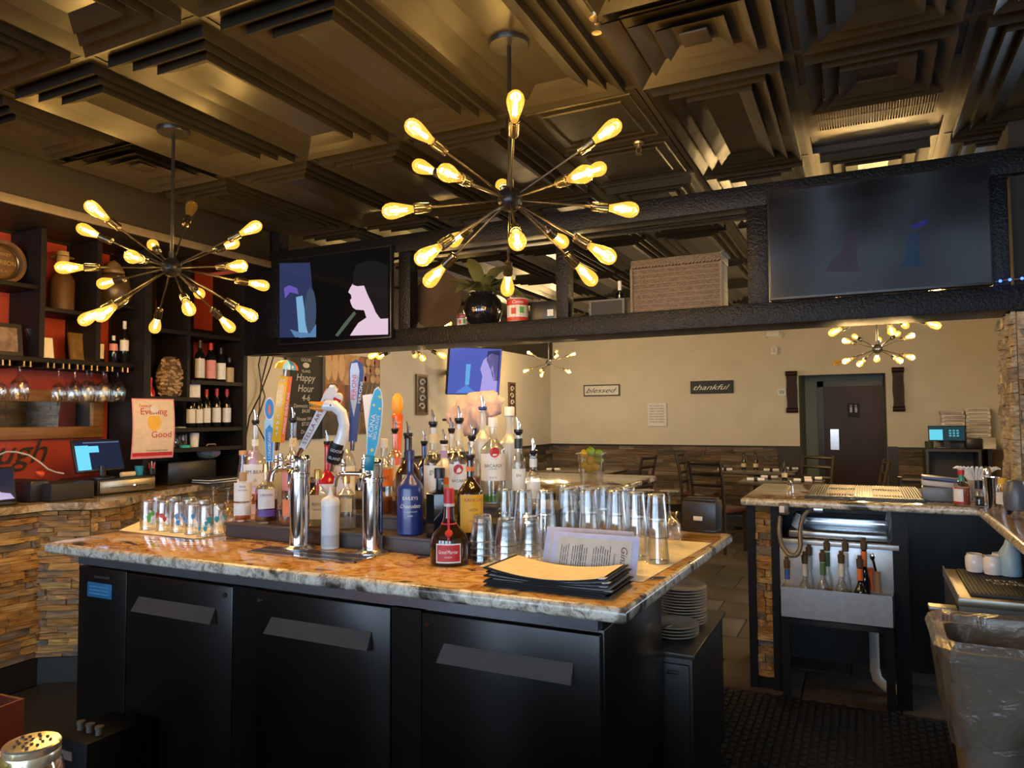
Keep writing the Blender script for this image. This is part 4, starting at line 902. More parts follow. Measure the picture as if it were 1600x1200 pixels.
# tall printed glasses, mouth down, near the end of the island
pcol = [M('print_green', (.10, .40, .06), .5), M('print_teal', (.02, .30, .34), .5), M('print_red', (.5, .03, .03), .5), M('print_blue', (.06, .25, .55), .5)]
tall_px = [(231, 827), (256, 829), (279, 831), (301, 834), (322, 837), (341, 834), (246, 818), (271, 820), (295, 822), (318, 824)]
ordn = ['first from the end of the island', 'second from the end of the island', 'third from the end of the island', 'fourth from the end of the island', 'front corner, next to the riser', 'touching the end of the riser']
for i, (px, py) in enumerate(tall_px):
    p = at(px, py, Z=GZ); p.z = GZ
    t = thing('drinking_glass', ('tall printed glass turned upside down, '+ordn[i]) if i < 6 else 'tall clear glass upside down behind the printed ones, %s from the end of the island' % ('first', 'second', 'third', 'fourth')[i-6], 'glass', p, face_cam(p), 'upturned tall glasses')
    link('glass_wall', TALL, t)
    if i < 6:
        pm = MB(); random.seed(i); r_ = .0362
        for k in range(4):
            a = rand(-.9, .9)+(.5 if k % 2 else -.4); z_ = rand(.02, .07); s_ = rand(.006, .012)
            dv = [((r_+.0003-(z_+s_*1.5*math.sin(u))*.035)*math.sin(a+s_*math.cos(u)/r_), -(r_+.0003-(z_+s_*1.5*math.sin(u))*.035)*math.cos(a+s_*math.cos(u)/r_), z_+.01+s_*1.3*math.sin(u+.5*math.cos(u))) for u in [q*math.pi/7 for q in range(14)]]
            pm.add(dv, [tuple(range(14))])
        pm.build('leaf_print', pcol[[0, 2, 3, 3, 1, 1][i]], t, smooth=False)
# stemmed glasses upside down behind them
WINE = MB().lathe([(.034, 0), (.036, .002), (.041, .035), (.038, .062), (.026, .083), (.008, .094), (.0035, .102), (.003, .160), (.006, .172), (.034, .178), (.034, .180), (.0001, .179)], 22).mesh('wine_glass', G_clear)
for i, (px, Y) in enumerate(((333, 2.47), (356, 2.47))):
    p = Vector((at(px, 800, Y=Y).x, Y, GZ)); o = link('wine_glass', WINE, None, None, p)
    tag(o, ('stemmed wine glass upside down behind the tall printed glasses', 'stemmed wine glass upside down against the end of the bottle riser')[i], 'glass', 'upturned wine glasses')
# stacked pints: (pixel x, depth row)
for i, px in enumerate((790, 819, 852, 887, 921, 964, 995, 1027)):
    yy = (2.455, 2.455, 2.455, 2.56, 2.56, 2.56, 2.52, 2.48)[i]; x = at(px, 850, Y=yy).x
    for lv in range(2):
        put_glass(PINT, (x, yy, GZ+lv*.088), ('%s pint glass of the %s column in the front row, counted from the bottles' % (('lower', 'upper')[lv], ('first', 'second', 'third', 'fourth', 'fifth', 'sixth', 'seventh', 'eighth')[i])), 'stacked upturned pint glasses')
for i, px in enumerate((882, 912, 945, 981)):
    x = at(px, 850, Y=2.68).x
    for lv in range(2):
        put_glass(PINT, (x, 2.68, GZ+lv*.088), ('%s pint glass of the %s column in the rear row, counted from the bottles' % (('lower', 'upper')[lv], ('first', 'second', 'third', 'fourth', 'fifth')[i])), 'stacked upturned pint glasses')
for i, (px, py, n) in enumerate(((754, 876, 4), (792, 884, 4), (829, 880, 4))):
    p = at(px, py, Z=GZ)
    for lv in range(n):
        put_glass(SHORT, (p.x, p.y, GZ+lv*.0235), '%s glass of the nested rocks glasses %s' % (('bottom', 'second', 'third', 'top')[lv], ('beside the red-capped squat bottle', 'in the middle tower of three', 'nearest the folded menus')[i]), 'nested rocks glasses')
for i, (px, Y) in enumerate(((1046, 2.80), (1008, 2.80), (972, 2.81), (935, 2.81), (900, 2.81))):
    o = link('wine_glass', WINE, None, None, (at(px, 800, Y=Y).x, Y, GZ)); o.scale = (1.1, 1.1, 1.2)
    tag(o, 'stemmed glass upside down behind the pint stacks, %s counted from the napkin box' % ('first', 'second', 'third', 'fourth', 'fifth')[i], 'glass', 'upturned wine glasses')
p = at(1053, 838, Z=GZ); o = MB().lathe([(.0001, 0), (.026, 0), (.030, .006), (.030, .05), (.012, .08), (.022, .105), (.0205, .105), (.0105, .08), (.0285, .05), (.0001, .008)], 20).build('small_carafe', G_clear); o.location = p
tag(o, 'small waisted glass carafe between the glasses and the napkin box', 'carafe')
# napkin dispenser
p = (at(1092, 832, Z=CTZ)); t = thing('napkin_dispenser', 'black boxy napkin dispenser at the rear corner of the island', 'dispenser', p, R(-4))
w = 27*mpp(p); h = 48*mpp(p)
bx = MB(); bx.box(-w, w, -.0, .11, .012, h, bv=.006); bx.build('housing', M('charcoal_plastic', (.020, .020, .022), .35), t)
MB().box(-w*.9, w*.9, .003, .10, h, h+.012, bv=.004).build('lid', black_pl, t)
MB().box(-w*.98, w*.98, -.002, .105, 0, .014, bv=.004).build('foot', black_pl, t)
MB().box(-w*.30, w*.22, -.002, .004, h*.38, h*.52, bv=.001).build('name_plate', M('plate_white', (.6, .58, .55), .4), t)
# folded menus
random.seed(3)
A, B, C_, D = at(756, 896, Z=.965), at(806, 876, Z=.985), at(984, 892, Z=.985), at(952, 916, Z=.97)
cx, cy = (A.x+B.x+C_.x+D.x)/4, (A.y+B.y+C_.y+D.y)/4
P4 = [(-1.04, 1.93), (-1.035, 2.15), (-.65, 2.145), (-.65, 1.925)]
blk_card = M('black_card', (.008, .008, .009), .5, spec=.2)
def curved_sheet(pts, z, th, lift, n=8):
    """quad sheet a->b (short side), sagging across the long side"""
    a, b, c, d = [Vector((*q, 0)) for q in pts]; v = []; f = []
    for i in range(n+1):
        s = i/n; zz = z+lift*(2*s-1)**2
        l, r = a.lerp(d, s), b.lerp(c, s)
        for q, dz in ((l, 0), (r, 0), (r, th), (l, th)): v.append((q.x, q.y, zz+dz))
    for i in range(n):
        for k in range(4): f.append((i*4+k, i*4+(k+1) % 4, i*4+4+(k+1) % 4, i*4+4+k))
    f += [(0, 1, 2, 3), (n*4+3, n*4+2, n*4+1, n*4)]
    return v, f
mid = Vector((sum(q[0] for q in P4)/4, sum(q[1] for q in P4)/4))
for i in range(8):
    z = CTZ+.0005+i*.0046; off = Vector((rand(-.006, .016), rand(-.008, .006))); rot = Matrix.Rotation(rand(-.02, .02), 2)
    pts = [tuple(rot @ (Vector(q)-mid)+off) for q in P4]
    lab = 'topmost menu of the stack, cream sheet in a black folder' if i == 7 else '%s black menu folder of the stack on the counter edge' % ('lowest', 'second lowest', 'third lowest', 'fourth', 'fifth', 'sixth', 'seventh')[i]
    t = thing('menu_folder', lab, 'menu', (mid.x, mid.y, z), 0, 'stacked menus on the island')
    lift = .0 if i < 5 else .006+(i-5)*.007
    v, f = curved_sheet(pts, 0, .0036, lift); MB().add(v, f).build('cover', blk_card, t)
    c = sum((Vector(q) for q in pts), Vector((0, 0)))/4; inn = [tuple(c+(Vector(q)-c)*.93) for q in pts]
    v, f = curved_sheet(inn, .0036, .0005, lift); MB().add(v, f).build('sheet', cream if i == 7 else paper, t)
    if i > 3:
        q = Vector(pts[3]); MB().cbox((q.x-.012, q.y+.012, .0024+lift), (.022, .022, .0042), bv=.001).build('metal_corner', gy_, t)
# acrylic menu tents
def tent(pb0, pt0, pt1, pb1, Y, label, txt):
    a, b = at(*pb0, Y=Y), at(*pb1, Y=Y); a.z = b.z = CTZ+.002; d = (b-a); L = d.length; H = .125
    t = thing('menu_tent', label, 'menu stand', a, math.atan2(d.y, d.x), 'clear menu tents')
    G = glass('acrylic', (.95, .96, 1), .10)
    v = lambda x0, x1, z0, z1, off: [(x0, .055*z0/H+off, z0), (x1, .055*z0/H+off, z0), (x1, .055*z1/H+off, z1), (x0, .055*z1/H+off, z1)]
    def panel(x0, x1, z0, z1, off, mat, name, par, th=.0015):
        p_ = v(x0, x1, z0, z1, off)+v(x0, x1, z0, z1, off+th); return MB().add(p_, [(0, 1, 2, 3), (7, 6, 5, 4), (0, 4, 5, 1), (1, 5, 6, 2), (2, 6, 7, 3), (3, 7, 4, 0)]).build(name, mat, par, smooth=False)
    panel(0, L, .0, H, .0, M('pale_card', (.66, .66, .78), .4), 'front_card', t)
    fs = panel(.02, L-.022, .0, H-.014, -.0012, cream, 'menu_sheet', t)
    p_ = [(0, .085, 0), (L, .085, 0), (L, .057, H), (0, .057, H), (0, .0865, 0), (L, .0865, 0), (L, .0585, H), (0, .0585, H)]
    MB().add(p_, [(0, 1, 2, 3), (7, 6, 5, 4), (0, 4, 5, 1), (1, 5, 6, 2), (2, 6, 7, 3), (3, 7, 4, 0)]).build('rear_panel', G, t, smooth=False)
    panel(0, L, .0, H, -.004, G, 'clear_cover', t)
    if txt:
        lm = MB(); random.seed(9)
        for k in range(22):
            x = .035+k*(L-.12)/22
            if k in (4, 12, 13): continue
            z0 = .012+rand(0, .018); z1 = H-.030-rand(0, .012); o_ = -.0016
            for s in range(3):
                za, zb = z0+(z1-z0)*s/3, z0+(z1-z0)*(s+.9)/3
                lm.add(v(x, x+.0022, za, zb, o_), [(0, 1, 2, 3)])
        lm.build('text_lines', ink, fs, smooth=False)
        tm = Matrix(((1, 0, 0, 0), (0, 1, .055/H, 0), (0, 0, 1, 0), (0, 0, 0, 1)))
        for s_, h_, x_, z_, mm_ in (("Gina's", .022, L-.045, H*.45, M('wine_ink')), ('Cocktails', .008, L-.075, H*.42, ink), ('Wines & Martinis', .006, L*.36, H*.5, ink)):
            mb = MB(); text(mb, s_, h_, 0, 0, rot=R(-90), shear=.3); mb.v = [tuple(tm @ Vector((x+x_, -.0018, z+z_))) for x, y, z in mb.v]
            me = bpy.data.meshes.new('lettering'); me.from_pydata(mb.v, [], mb.f); me.materials.append(mm_); link('lettering', me, fs)
tent((856, 880), (860, 846), (998, 850), (993, 880), 2.175, 'clear menu tent with sideways script title facing the guests', True)
tent((846, 870), (849, 838), (985, 840), (983, 870), 2.268, 'second menu tent standing just behind the one with sideways title', False)
# plates and pan on the low cabinet
plate_m = M('china', (.52, .44, .34), .25)
PL = MB().lathe([(.0001, .002), (.06, .002), (.075, .006), (.098, .013), (.105, .016), (.105, .019), (.096, .017), (.072, .010), (.058, .006), (.0001, .006)], 32).mesh('plate', plate_m)
pp = at(1066, 962, Z=.60); pp = Vector((-.70, 3.03, .602))
names = ['bottom', 'second', 'third', 'fourth', 'fifth', 'sixth', 'seventh', 'eighth', 'ninth', 'tenth', 'eleventh', 'twelfth', 'top']
for i in range(13):
    o = link('plate', PL, None, None, (pp.x, pp.y, pp.z+i*.0115)); tag(o, '%s plate from below in the tall stack under the counter edge' % names[i], 'plate', 'tall stack of plates')
pp2 = Vector((-.685, 2.83, .602))
SP = MB().lathe([(.0001, .002), (.055, .002), (.07, .010), (.095, .016), (.098, .020), (.092, .020), (.068, .014), (.05, .007), (.0001, .007)], 32).mesh('saucer', plate_m)
for i in range(4):
    o = link('plate', SP, None, None, (pp2.x, pp2.y, pp2.z+i*.012)); tag(o, '%s plate of the short stack in front of the tall one' % ('lowest', 'second lowest', 'third', 'top')[i], 'plate', 'short stack of plates')
t = thing('steel_pan', 'small rectangular steel pan with a shiny handle on the low cabinet', 'pan', (-.78, 2.70, .602), R(-8))
mb = MB(); mb.box(-.12, .03, -.03, .07, .0, .003); mb.box(-.12, .03, -.03, -.027, 0, .045); mb.box(-.12, .03, .067, .07, 0, .045); mb.box(-.12, -.117, -.03, .07, 0, .045); mb.box(.027, .03, -.03, .07, 0, .045); mb.build('tray', steel, t, smooth=False)
MB().tube([(.02, -.02, .045), (.06, .03, .055), (.095, .075, .06)], .006, 8).build('handle', chrome, t)

# ================================================================== back bar along the red wall
bm_ = M('shelf_black', (.011, .008, .006), .55, spec=.25)
X0 = XL+.004
def P(px, py, X): return at(px, py, X=X)
SF = -4.36                       # front of the wall shelves
TWR0 = at(224, 650, X=-4.28).y-.004
t = thing('box_shelves', 'black box shelves fixed to the red wall above the mirror', 'shelf', (0, 0, 0))
zr = 1.835                       # long shelf over the glass rack
MB().box(X0, SF, 1.2, min(TWR0, P(218, 560, SF).y), zr-.03, zr, bv=.003).build('long_shelf', bm_, t)
for a, b, ya, yb in ((18, 68, 352, 488), (106, 152, 330, 552), (183, 234, 350, 560), (-60, 240, 318, 344)):
    p, q = P(a, ya, X0), P(b, yb, X0); z0, z1 = P((a+b)/2, yb, X0).z, P((a+b)/2, ya, X0).z
    MB().box(X0, X0+.02, p.y, min(q.y, TWR0), max(zr, z0), min(z1, 2.60)).build('back_board', bm_, t, smooth=False)
for px in (64, 152, 218): 
    y = P(px, 450, SF).y; MB().box(X0, SF+.02, y-.015, y+.015, zr, 2.60).build('divider', bm_, t, smooth=False)
def shelf_at(pa, pb, py, nm='short_shelf'):
    a, b = P(pa, py, SF), P(pb, py, SF); z = (a.z+b.z)/2
    MB().box(X0+.001, SF, a.y, min(b.y, TWR0), z-.025, z, bv=.002).build(nm, bm_, t); return z
z_bar = shelf_at(-60, 63, 437); z_tot = shelf_at(66, 150, 484); z_jar = shelf_at(154, 220, 474)
# things on those shelves
wood_m = M('old_oak', (.16, .08, .03), .6, c2=(.09, .045, .016), scale=3, stretch=(1, 8, 1)); brass = M('brass', (.55, .33, .10), .3, metal=.9)
p = P(2, 398, -4.50); r_ = 34*mpp(p)
t = thing('barrel_lid_sign', 'round barrel-lid sign with raised lettering on the top shelf', 'sign', (-4.52, p.y, z_bar+r_), 0)
mt = Matrix.Rotation(R(90), 4, 'Y'); MB().lathe([(.0001, 0), (r_*.8, 0), (r_*.8, .02), (r_*.84, .05), (r_, .05), (r_, -.02), (.0001, -.02)], 36, mt).build('disc', wood_m, t)
MB().lathe([(r_*.72, .021), (r_*.75, .026), (r_*.78, .021)], 36, mt).build('ring', brass, t)
rz = Matrix.Translation((.024, 0, 0)) @ Matrix.Rotation(R(90), 4, 'Z')
letters('lettering', [(('BOURBON', r_*.22, 0, 0), dict(w=r_*1.25)), (('WHISKEY', r_*.14, 0, r_*.38), {}), (('* * *', r_*.2, 0, -r_*.4), {})], M('worn_gold', (.42, .26, .10), .5), t, mtx=rz)
p = P(100, 470, -4.48); s = mpp(p); zz = z_tot+.001
t = thing('straw_hat_figure', 'tall brown bottle-shaped figure with a small straw hat', 'ornament', (-4.50, p.y, zz))
MB().lathe([(.0001, 0), (17*s, 0), (17*s, 50*s), (12*s, 58*s), (8*s, 66*s), (8*s, 74*s), (.0001, 74*s)], 20).build('body', M('bark_brown', (.13, .06, .02), .5, c2=(.07, .03, .01), scale=12, bump=.5, bscale=40), t)
MB().lathe([(.0001, 94*s), (8*s, 92*s), (9*s, 80*s), (8*s, 74*s)], 16).build('head', M('straw', (.42, .28, .12), .7), t)
MB().lathe([(16*s, 86*s), (9*s, 88*s), (8*s, 95*s), (.0001, 97*s)], 18).build('hat', M('straw'), t)
p = P(180, 450, -4.48); s = mpp(p)
t = thing('round_crock', 'stout round brown crock with lid on the short shelf', 'jar', (-4.5, p.y, z_jar+.001))
MB().lathe([(.0001, 0), (18*s, 0), (25*s, 10*s), (26*s, 28*s), (22*s, 44*s), (14*s, 50*s), (.0001, 50*s)], 24).build('body', M('crock_glaze', (.11, .065, .030), .3, c2=(.05, .03, .015), scale=6), t)
MB().lathe([(15*s, 50*s), (16*s, 54*s), (9*s, 66*s), (4*s, 70*s), (.0001, 72*s)], 24).build('lid', M('crock_lid', (.25, .16, .07), .4), t)
# on the long shelf
def frame_on(px, py, w, h, X, z, fm, pm, label, lean=-8, cat='picture frame'):
    p = P(px, py, X); s = mpp(p); t = thing('picture_frame', label, cat, (X, p.y, z+.002), R(90)); lm = Matrix.Rotation(R(lean), 4, 'X'); W, H = w*s/2, h*s
    f = MB(); b = min(W, H)*.24
    f.box(-W, W, 0, .015, 0, b, lm); f.box(-W, W, 0, .015, H-b, H, lm); f.box(-W, -W+b, 0, .015, b, H-b, lm); f.box(W-b, W, 0, .015, b, H-b, lm); f.build('frame', fm, t, smooth=False)
    MB().box(-W+b, W-b, .004, .012, b, H-b, lm).build('picture', pm, t, smooth=False); return t
frame_on(8, 520, 56, 52, -4.42, zr, M('frame_black', (.015, .013, .012), .4), M('photo_print', (.30, .20, .14), .4, c2=(.04, .03, .03), scale=14), 'tilted black picture frame on the long shelf at the picture edge')
frame_on(128, 528, 34, 44, -4.45, zr, brass, M('gold_print', (.22, .12, .03), .4, c2=(.10, .05, .015), scale=20), 'gilt-edged frame with dark print leaning beside the wine bottles')
p = P(49, 548, -4.44); s = mpp(p); o = MB().lathe([(.0001, 0), (7*s, 0), (7*s, s), (1.2*s, 3*s), (1.2*s, 22*s), (6*s, 28*s), (10*s, 44*s), (9*s, 44*s), (5*s, 29*s), (.0001, 24*s)], 16).build('stemmed_glass', G_clear); o.location = (-4.44, p.y, zr+.001); tag(o, 'empty stemmed cocktail glass between the black frame and white card', 'glass')
p = P(72, 548, -4.42); s = mpp(p); o = MB().box(-12*s, 12*s, -.001, .001, 0, 33*s, Matrix.Rotation(R(-10), 4, 'X')).build('menu_card', paper, smooth=False); o.location = (-4.42, p.y, zr+.002); o.rotation_euler = (0, 0, R(86)); tag(o, 'blank white folded card standing on the long shelf', 'card')
def wine(label, px, pyb, ptop, X, z, lab=wl_, capm=None, hw=7.2, g='wine bottles on the shelves', body=dark_b, lz=(.18, .55)):
    p = P(px, pyb, X); s = mpp(p); h = (pyb-ptop)*s; r = hw*s
    t = thing('wine_bottle', label, 'bottle', (X, p.y, z), face_cam((X, p.y)), g)
    MB().lathe([(.0001, 0), (r*.9, 0), (r, r*.15), (r, h*.58), (r*.85, h*.66), (r*.42, h*.74), (r*.36, h*.80), (r*.36, h*.985), (.0001, h)], 20).build('glass_body', body, t)
    MB().lathe([(r*.40, h*.82), (r*.40, h*1.0), (.0001, h*1.003)], 14).build('foil_cap', capm or bl_, t)
    label_patch(MB(), r*1.02, h*lz[0], h*lz[1], 0, r*2.1).build('paper_label', lab, t); return t
wine('wine bottle with broad cream label, first of three by the gilt frame', 153, 551, 518, -4.44, zr+.001, cl_, bl_, 9.5, lz=(.15, .85)); wine('slim wine bottle with rose label, middle one by the gilt frame', 177, 555, 512, -4.44, zr+.001, pk_, wl_, 6.5, lz=(.45, .7)); wine('tall wine bottle with white capsule, last one by the gilt frame', 194, 556, 489, -4.44, zr+.001, wl_, wl_, 7, lz=(.30, .55))
# hanging glass rack
rack_y1 = P(217, 572, SF).y
t = thing('glass_rack', 'black hanging stemware rack with brass rail ends under the long shelf', 'glass rack', (0, 0, zr-.03))
ys = []
for i, px in enumerate((8, 41, 78, 102, 124, 146, 170, 194)):
    y = P(px, 562, SF).y; ys.append(y)
    for dy in (-.018, .018):
        MB().box(X0+.02, SF+.012, y+dy-.012, y+dy+.012, -.030, -.024).build('rail', bm_, t, smooth=False); MB().box(X0+.02, SF+.005, y+dy-.003, y+dy+.003, -.025, -.001).build('rail_web', bm_, t, smooth=False)
        MB().box(SF+.005, SF+.013, y+dy-.004, y+dy+.004, -.032, .0).build('rail_end', brass, t, smooth=False)
MB().box(SF-.005, SF+.010, rack_y1-.035, rack_y1, -.04, -.0).build('end_block', bm_, t, smooth=False)
HANG = MB().lathe([(.036, -.010), (.036, -.006), (.004, -.002), (.0035, .0)], 18)
HANG = MB().lathe([(.0001, .0), (.033, .0), (.033, -.003), (.006, -.008), (.0035, -.02), (.0035, -.075), (.010, -.088), (.036, -.118), (.042, -.150), (.038, -.185), (.035, -.196), (.0345, -.196), (.037, -.185), (.041, -.150), (.035, -.119), (.0001, -.092)], 20).mesh('wine_glass', G_clear)
BALL = MB().lathe([(.0001, .0), (.033, .0), (.033, -.003), (.006, -.008), (.0045, -.02), (.0045, -.045), (.014, -.060), (.046, -.100), (.053, -.140), (.047, -.185), (.042, -.200), (.0415, -.200), (.046, -.185), (.052, -.140), (.045, -.101), (.0001, -.064)], 20).mesh('wine_glass', G_clear)
hz = zr-.03-.0235
for k, (i, x, me) in enumerate(((0, -4.42, HANG), (0, -4.53, HANG), (1, -4.42, BALL), (3, -4.42, HANG), (4, -4.40, HANG), (5, -4.42, BALL), (5, -4.54, BALL), (6, -4.41, BALL), (6, -4.53, BALL), (7, -4.42, BALL), (7, -4.54, BALL))):
    o = link('wine_glass', me, None, None, (x, ys[i], hz)); tag(o, 'wine glass hanging upside down in the rack, rail %s from the picture edge, %s' % (('one', 'two', 'three', 'four', 'five', 'six', 'seven', 'eight')[i], 'front' if x > -4.45 else 'rear'), 'glass', 'hanging wine glasses')
# mirror
Ym0, Ym1, Zm0, Zm1 = 1.7, P(158, 640, X0).y, 1.345, 1.655
t = thing('framed_mirror', 'wide wood-framed mirror on the red wall below the glass rack', 'mirror', (X0, 0, 0))
wf_ = M('honey_oak', (.26, .12, .035), .45, c2=(.17, .075, .02), scale=4, stretch=(1, 1, 10)); b = .075
for y0, y1, z0, z1 in ((Ym0, Ym1, Zm0, Zm0+b), (Ym0, Ym1, Zm1-b, Zm1), (Ym0, Ym0+b, Zm0+b, Zm1-b), (Ym1-b, Ym1, Zm0+b, Zm1-b)): MB().box(0, .03, y0, y1, z0, z1, bv=.004).build('frame_rail', wf_, t)
MB().box(.0, .012, Ym0+b, Ym1-b, Zm0+b, Zm1-b).build('mirror_glass', M('mirror_silver', (.85, .85, .83), .02, metal=1), t, smooth=False)
# script word on the wall
p = P(14, 712, X0); t = letters('script_word', [(('Laugh', 40*mpp(p), 0, 0), dict(shear=.35))], ink, None, mtx=Matrix.Translation((X0+.006, p.y-.02, p.z)) @ Matrix.Rotation(R(90), 4, 'Z')); tag(t, 'black script word mounted on the red wall over the register', 'wall art')
# till area
cz = BT+.001
def bx_thing(name, label, cat, X, px0, px1, z0, h, d, mat, bv=.006, rz=0):
    p, q = P(px0, 760, X), P(px1, 760, X); o = MB().box(-d, 0, -(q.y-p.y)/2, (q.y-p.y)/2, 0, h, bv=bv).build(name, mat); o.location = (X, (p.y+q.y)/2, z0); o.rotation_euler = (0, 0, rz); return tag(o, label, cat)
t = thing('cash_drawer', 'steel-fronted cash drawer with keyhole under the register screen', 'cash drawer', (-4.17, (P(152, 760, -4.17).y+P(242, 760, -4.17).y)/2, cz))
w = (P(242, 760, -4.17).y-P(152, 760, -4.17).y)/2
MB().box(-.36, 0, -w, w, 0, .095, bv=.004).build('case', black_pl, t)
f = MB().box(-.002, .008, -w+.012, w-.004, .012, .085, bv=.002).build('drawer_front', M('bronze_steel', (.42, .34, .22), .3, metal=.9), t)
MB().box(.008, .009, -w*.6, w*.72, .042, .046).build('slot', ink, f, smooth=False); MB().lathe([(.0001, .014), (.011, .012), (.012, 0)], 16, Matrix.Translation((.008, w*.2, .044)) @ Matrix.Rotation(R(90), 4, 'Y')).build('lock', chrome, f)
# register screen
a, b, c = P(116, 684, -4.26), P(196, 680, -4.26), P(127, 737, -4.26); W = (b.y-a.y)/2+.01; H = a.z-c.z
t = thing('register_screen', 'black point-of-sale monitor with bright blue side panel', 'monitor', (-4.27, (a.y+b.y)/2+.02, cz+.096), R(8))
tl = Matrix.Translation((0, 0, .045)) @ Matrix.Rotation(R(-14), 4, 'Y')
MB().box(-.02, 0, -W, W, 0, H, tl, bv=.006).build('housing', black_pl, t)
s = MB().box(0, .002, -W+.012, W-.012, .014, H-.012, tl).build('screen', emis('screen_navy', (.006, .008, .018), 1.0), t, smooth=False)
MB().box(.002, .003, -W+.012, -W+.012+W*.52, .014, H-.04, tl).build('side_panel', emis('screen_blue', (.06, .24, .45), 1.1), s, smooth=False); MB().box(.002, .003, -W*.46, -W*.0, H-.085, H-.045, tl).build('popup', emis('screen_blue'), s, smooth=False); MB().box(.002, .003, -W*.6, W*.9, H-.026, H-.020, tl).build('menu_bar', emis('screen_line', (.05, .07, .12), 1), s, smooth=False)
MB().lathe([(.0001, 0), (.07, 0), (.07, .01), (.02, .02), (.02, .08), (.0001, .08)], 18).build('stand', black_pl, t)
bx_thing('receipt_printer', 'black boxy receipt printer in front of the red wall', 'printer', -4.20, 48, 78, cz, .12, .28, black_pl, .012); bx_thing('black_case', 'ribbed black equipment case between receipt printer and cash drawer', 'case', -4.12, 80, 148, cz, .10, .26, M('ribbed_black', (.014, .013, .012), .5, bump=.5, bscale=30, stretch=(1, 1, 12)), .008)
t = thing('tablet', 'tablet on a stand showing a pale picture at the picture edge', 'tablet', (-4.22, P(4, 760, -4.22).y, cz), R(4)); tl = Matrix.Rotation(R(-12), 4, 'Y'); MB().box(-.012, 0, -.13, .085, .02, .21, tl, bv=.005).build('housing', black_pl, t); s = MB().box(0, .0015, -.12, .075, .03, .20, tl).build('screen', emis('screen_dark', (.008, .008, .015), 1), t, smooth=False)
MB().prism([(-.12, .03), (.07, .03), (.05, .06), (.0, .07), (-.03, .12), (-.08, .10), (-.12, .14)], .0015, .0022, tl @ Matrix(((0, 0, 1, 0), (1, 0, 0, 0), (0, 1, 0, 0), (0, 0, 0, 1)))).build('picture_shape', emis('screen_lilac', (.20, .17, .28), .9), s, smooth=False); MB().box(-.09, .04, -.11, .06, 0, .018, bv=.004).build('base', black_pl, t)
# cable and cup of pens and small clutter
a = P(0, 708, -4.5); pts = [P(px, py, -4.45+k*.03) for k, (px, py) in enumerate(((-4, 712), (10, 706), (25, 706), (45, 711), (62, 722), (75, 733), (88, 738), (100, 740)))]
o = MB().tube(pts, .005, 8).build('white_cable', M('cable_grey', (.45, .42, .38), .5)); tag(o, 'pale cable arching across the red wall to the register', 'cable')
cloth = lambda n, c: M(n, c, .85)
p = P(66, 742, -4.25); o = MB().lathe([(.0001, 0), (.018, 0), (.02, .01), (.014, .025), (.005, .04), (.0001, .042)], 12, Matrix.Translation(p) @ Matrix.Rotation(R(60), 4, 'X')).build('red_plug', M('plug_red', (.55, .06, .02), .4)); o.location = (0, 0, 0); tag(o, 'red plug end lying on the receipt printer', 'plug')
p0 = Vector((-4.30, P(190, 745, -4.3).y, cz+.096)); o = MB().cyl((0, -.045, .0165), (0, .045, .0165), .016, seg=16).build('paper_roll', M('cream_label')); o.location = p0+Vector((.06, 0, 0)); tag(o, 'cream paper roll lying on the cash drawer', 'paper roll')
p0 = Vector((-4.28, P(214, 740, -4.3).y, cz+.096)); t = thing('blue_cup', 'small turquoise cup on the cash drawer', 'cup', p0); MB().lathe([(.0001, 0), (.022, 0), (.028, .06), (.026, .06), (.020, .004), (.0001, .004)], 16).build('cup', M('turquoise', (.02, .25, .42), .4), t)
p0 = Vector((-4.26, P(231, 740, -4.3).y, cz+.096)); t = thing('pen_cup', 'black cup of colourful pens at the end of the cash drawer', 'pen cup', p0)
MB().lathe([(.0001, 0), (.022, 0), (.024, .04), (.022, .04), (.020, .003), (.0001, .003)], 14).build('cup', black_pl, t)
for i, mm_ in enumerate((rd_, pk_, wl_, rd_, bl_)): MB().cyl((.008*math.cos(i*1.3), .008*math.sin(i*1.3), .004), (.018*math.cos(i*1.3), .018*math.sin(i*1.3), .075+.006*(i % 3)), .004, seg=6).build('pen', mm_, t)
# hanging cocktail poster
t = thing('cocktail_poster', 'cream drinks poster with red lettering and a yellow cocktail, hung by the register', 'poster', (-4.24, (P(210, 660, -4.24).y+P(266, 660, -4.24).y)/2, P(238, 716, -4.24).z), R(80))
W = (P(268, 660, -4.24).y-P(209, 660, -4.24).y)/2; H = P(238, 623, -4.24).z-P(238, 716, -4.24).z
def bowed(x0, x1, z0, z1, off, n=8):
    v = []; f = []
    for i in range(n+1):
        z = z0+(z1-z0)*i/n; y = -.02*math.sin(math.pi*z/H)-off
        v += [(x0, y, z), (x1, y, z), (x1, y+.001, z), (x0, y+.001, z)]
    for i in range(n):
        for k in range(4): f.append((i*4+k, i*4+(k+1) % 4, i*4+4+(k+1) % 4, i*4+4+k))
    return v, f
MB().add(*bowed(-W, W, 0, H, 0)).build('border', pk_, t); MB().add(*bowed(-W*.94, W*.94, H*.04, H*.98, .001)).build('sheet', M('poster_cream', (.66, .52, .38), .5), t); MB().add(*bowed(-W*.94, W*.94, H*.04, H*.10, .002)).build('red_strip', rd_, t)
def ptext(s_, h_, x_, z_, mm_, sh=0.0):
    mb = MB(); text(mb, s_, h_, x_, z_, shear=sh); mb.v = [(x, -.02*math.sin(math.pi*z/H)-.0035, z) for x, y, z in mb.v]; me = bpy.data.meshes.new('lettering'); me.from_pydata(mb.v, [], mb.f); me.materials.append(mm_); link('lettering', me, t)
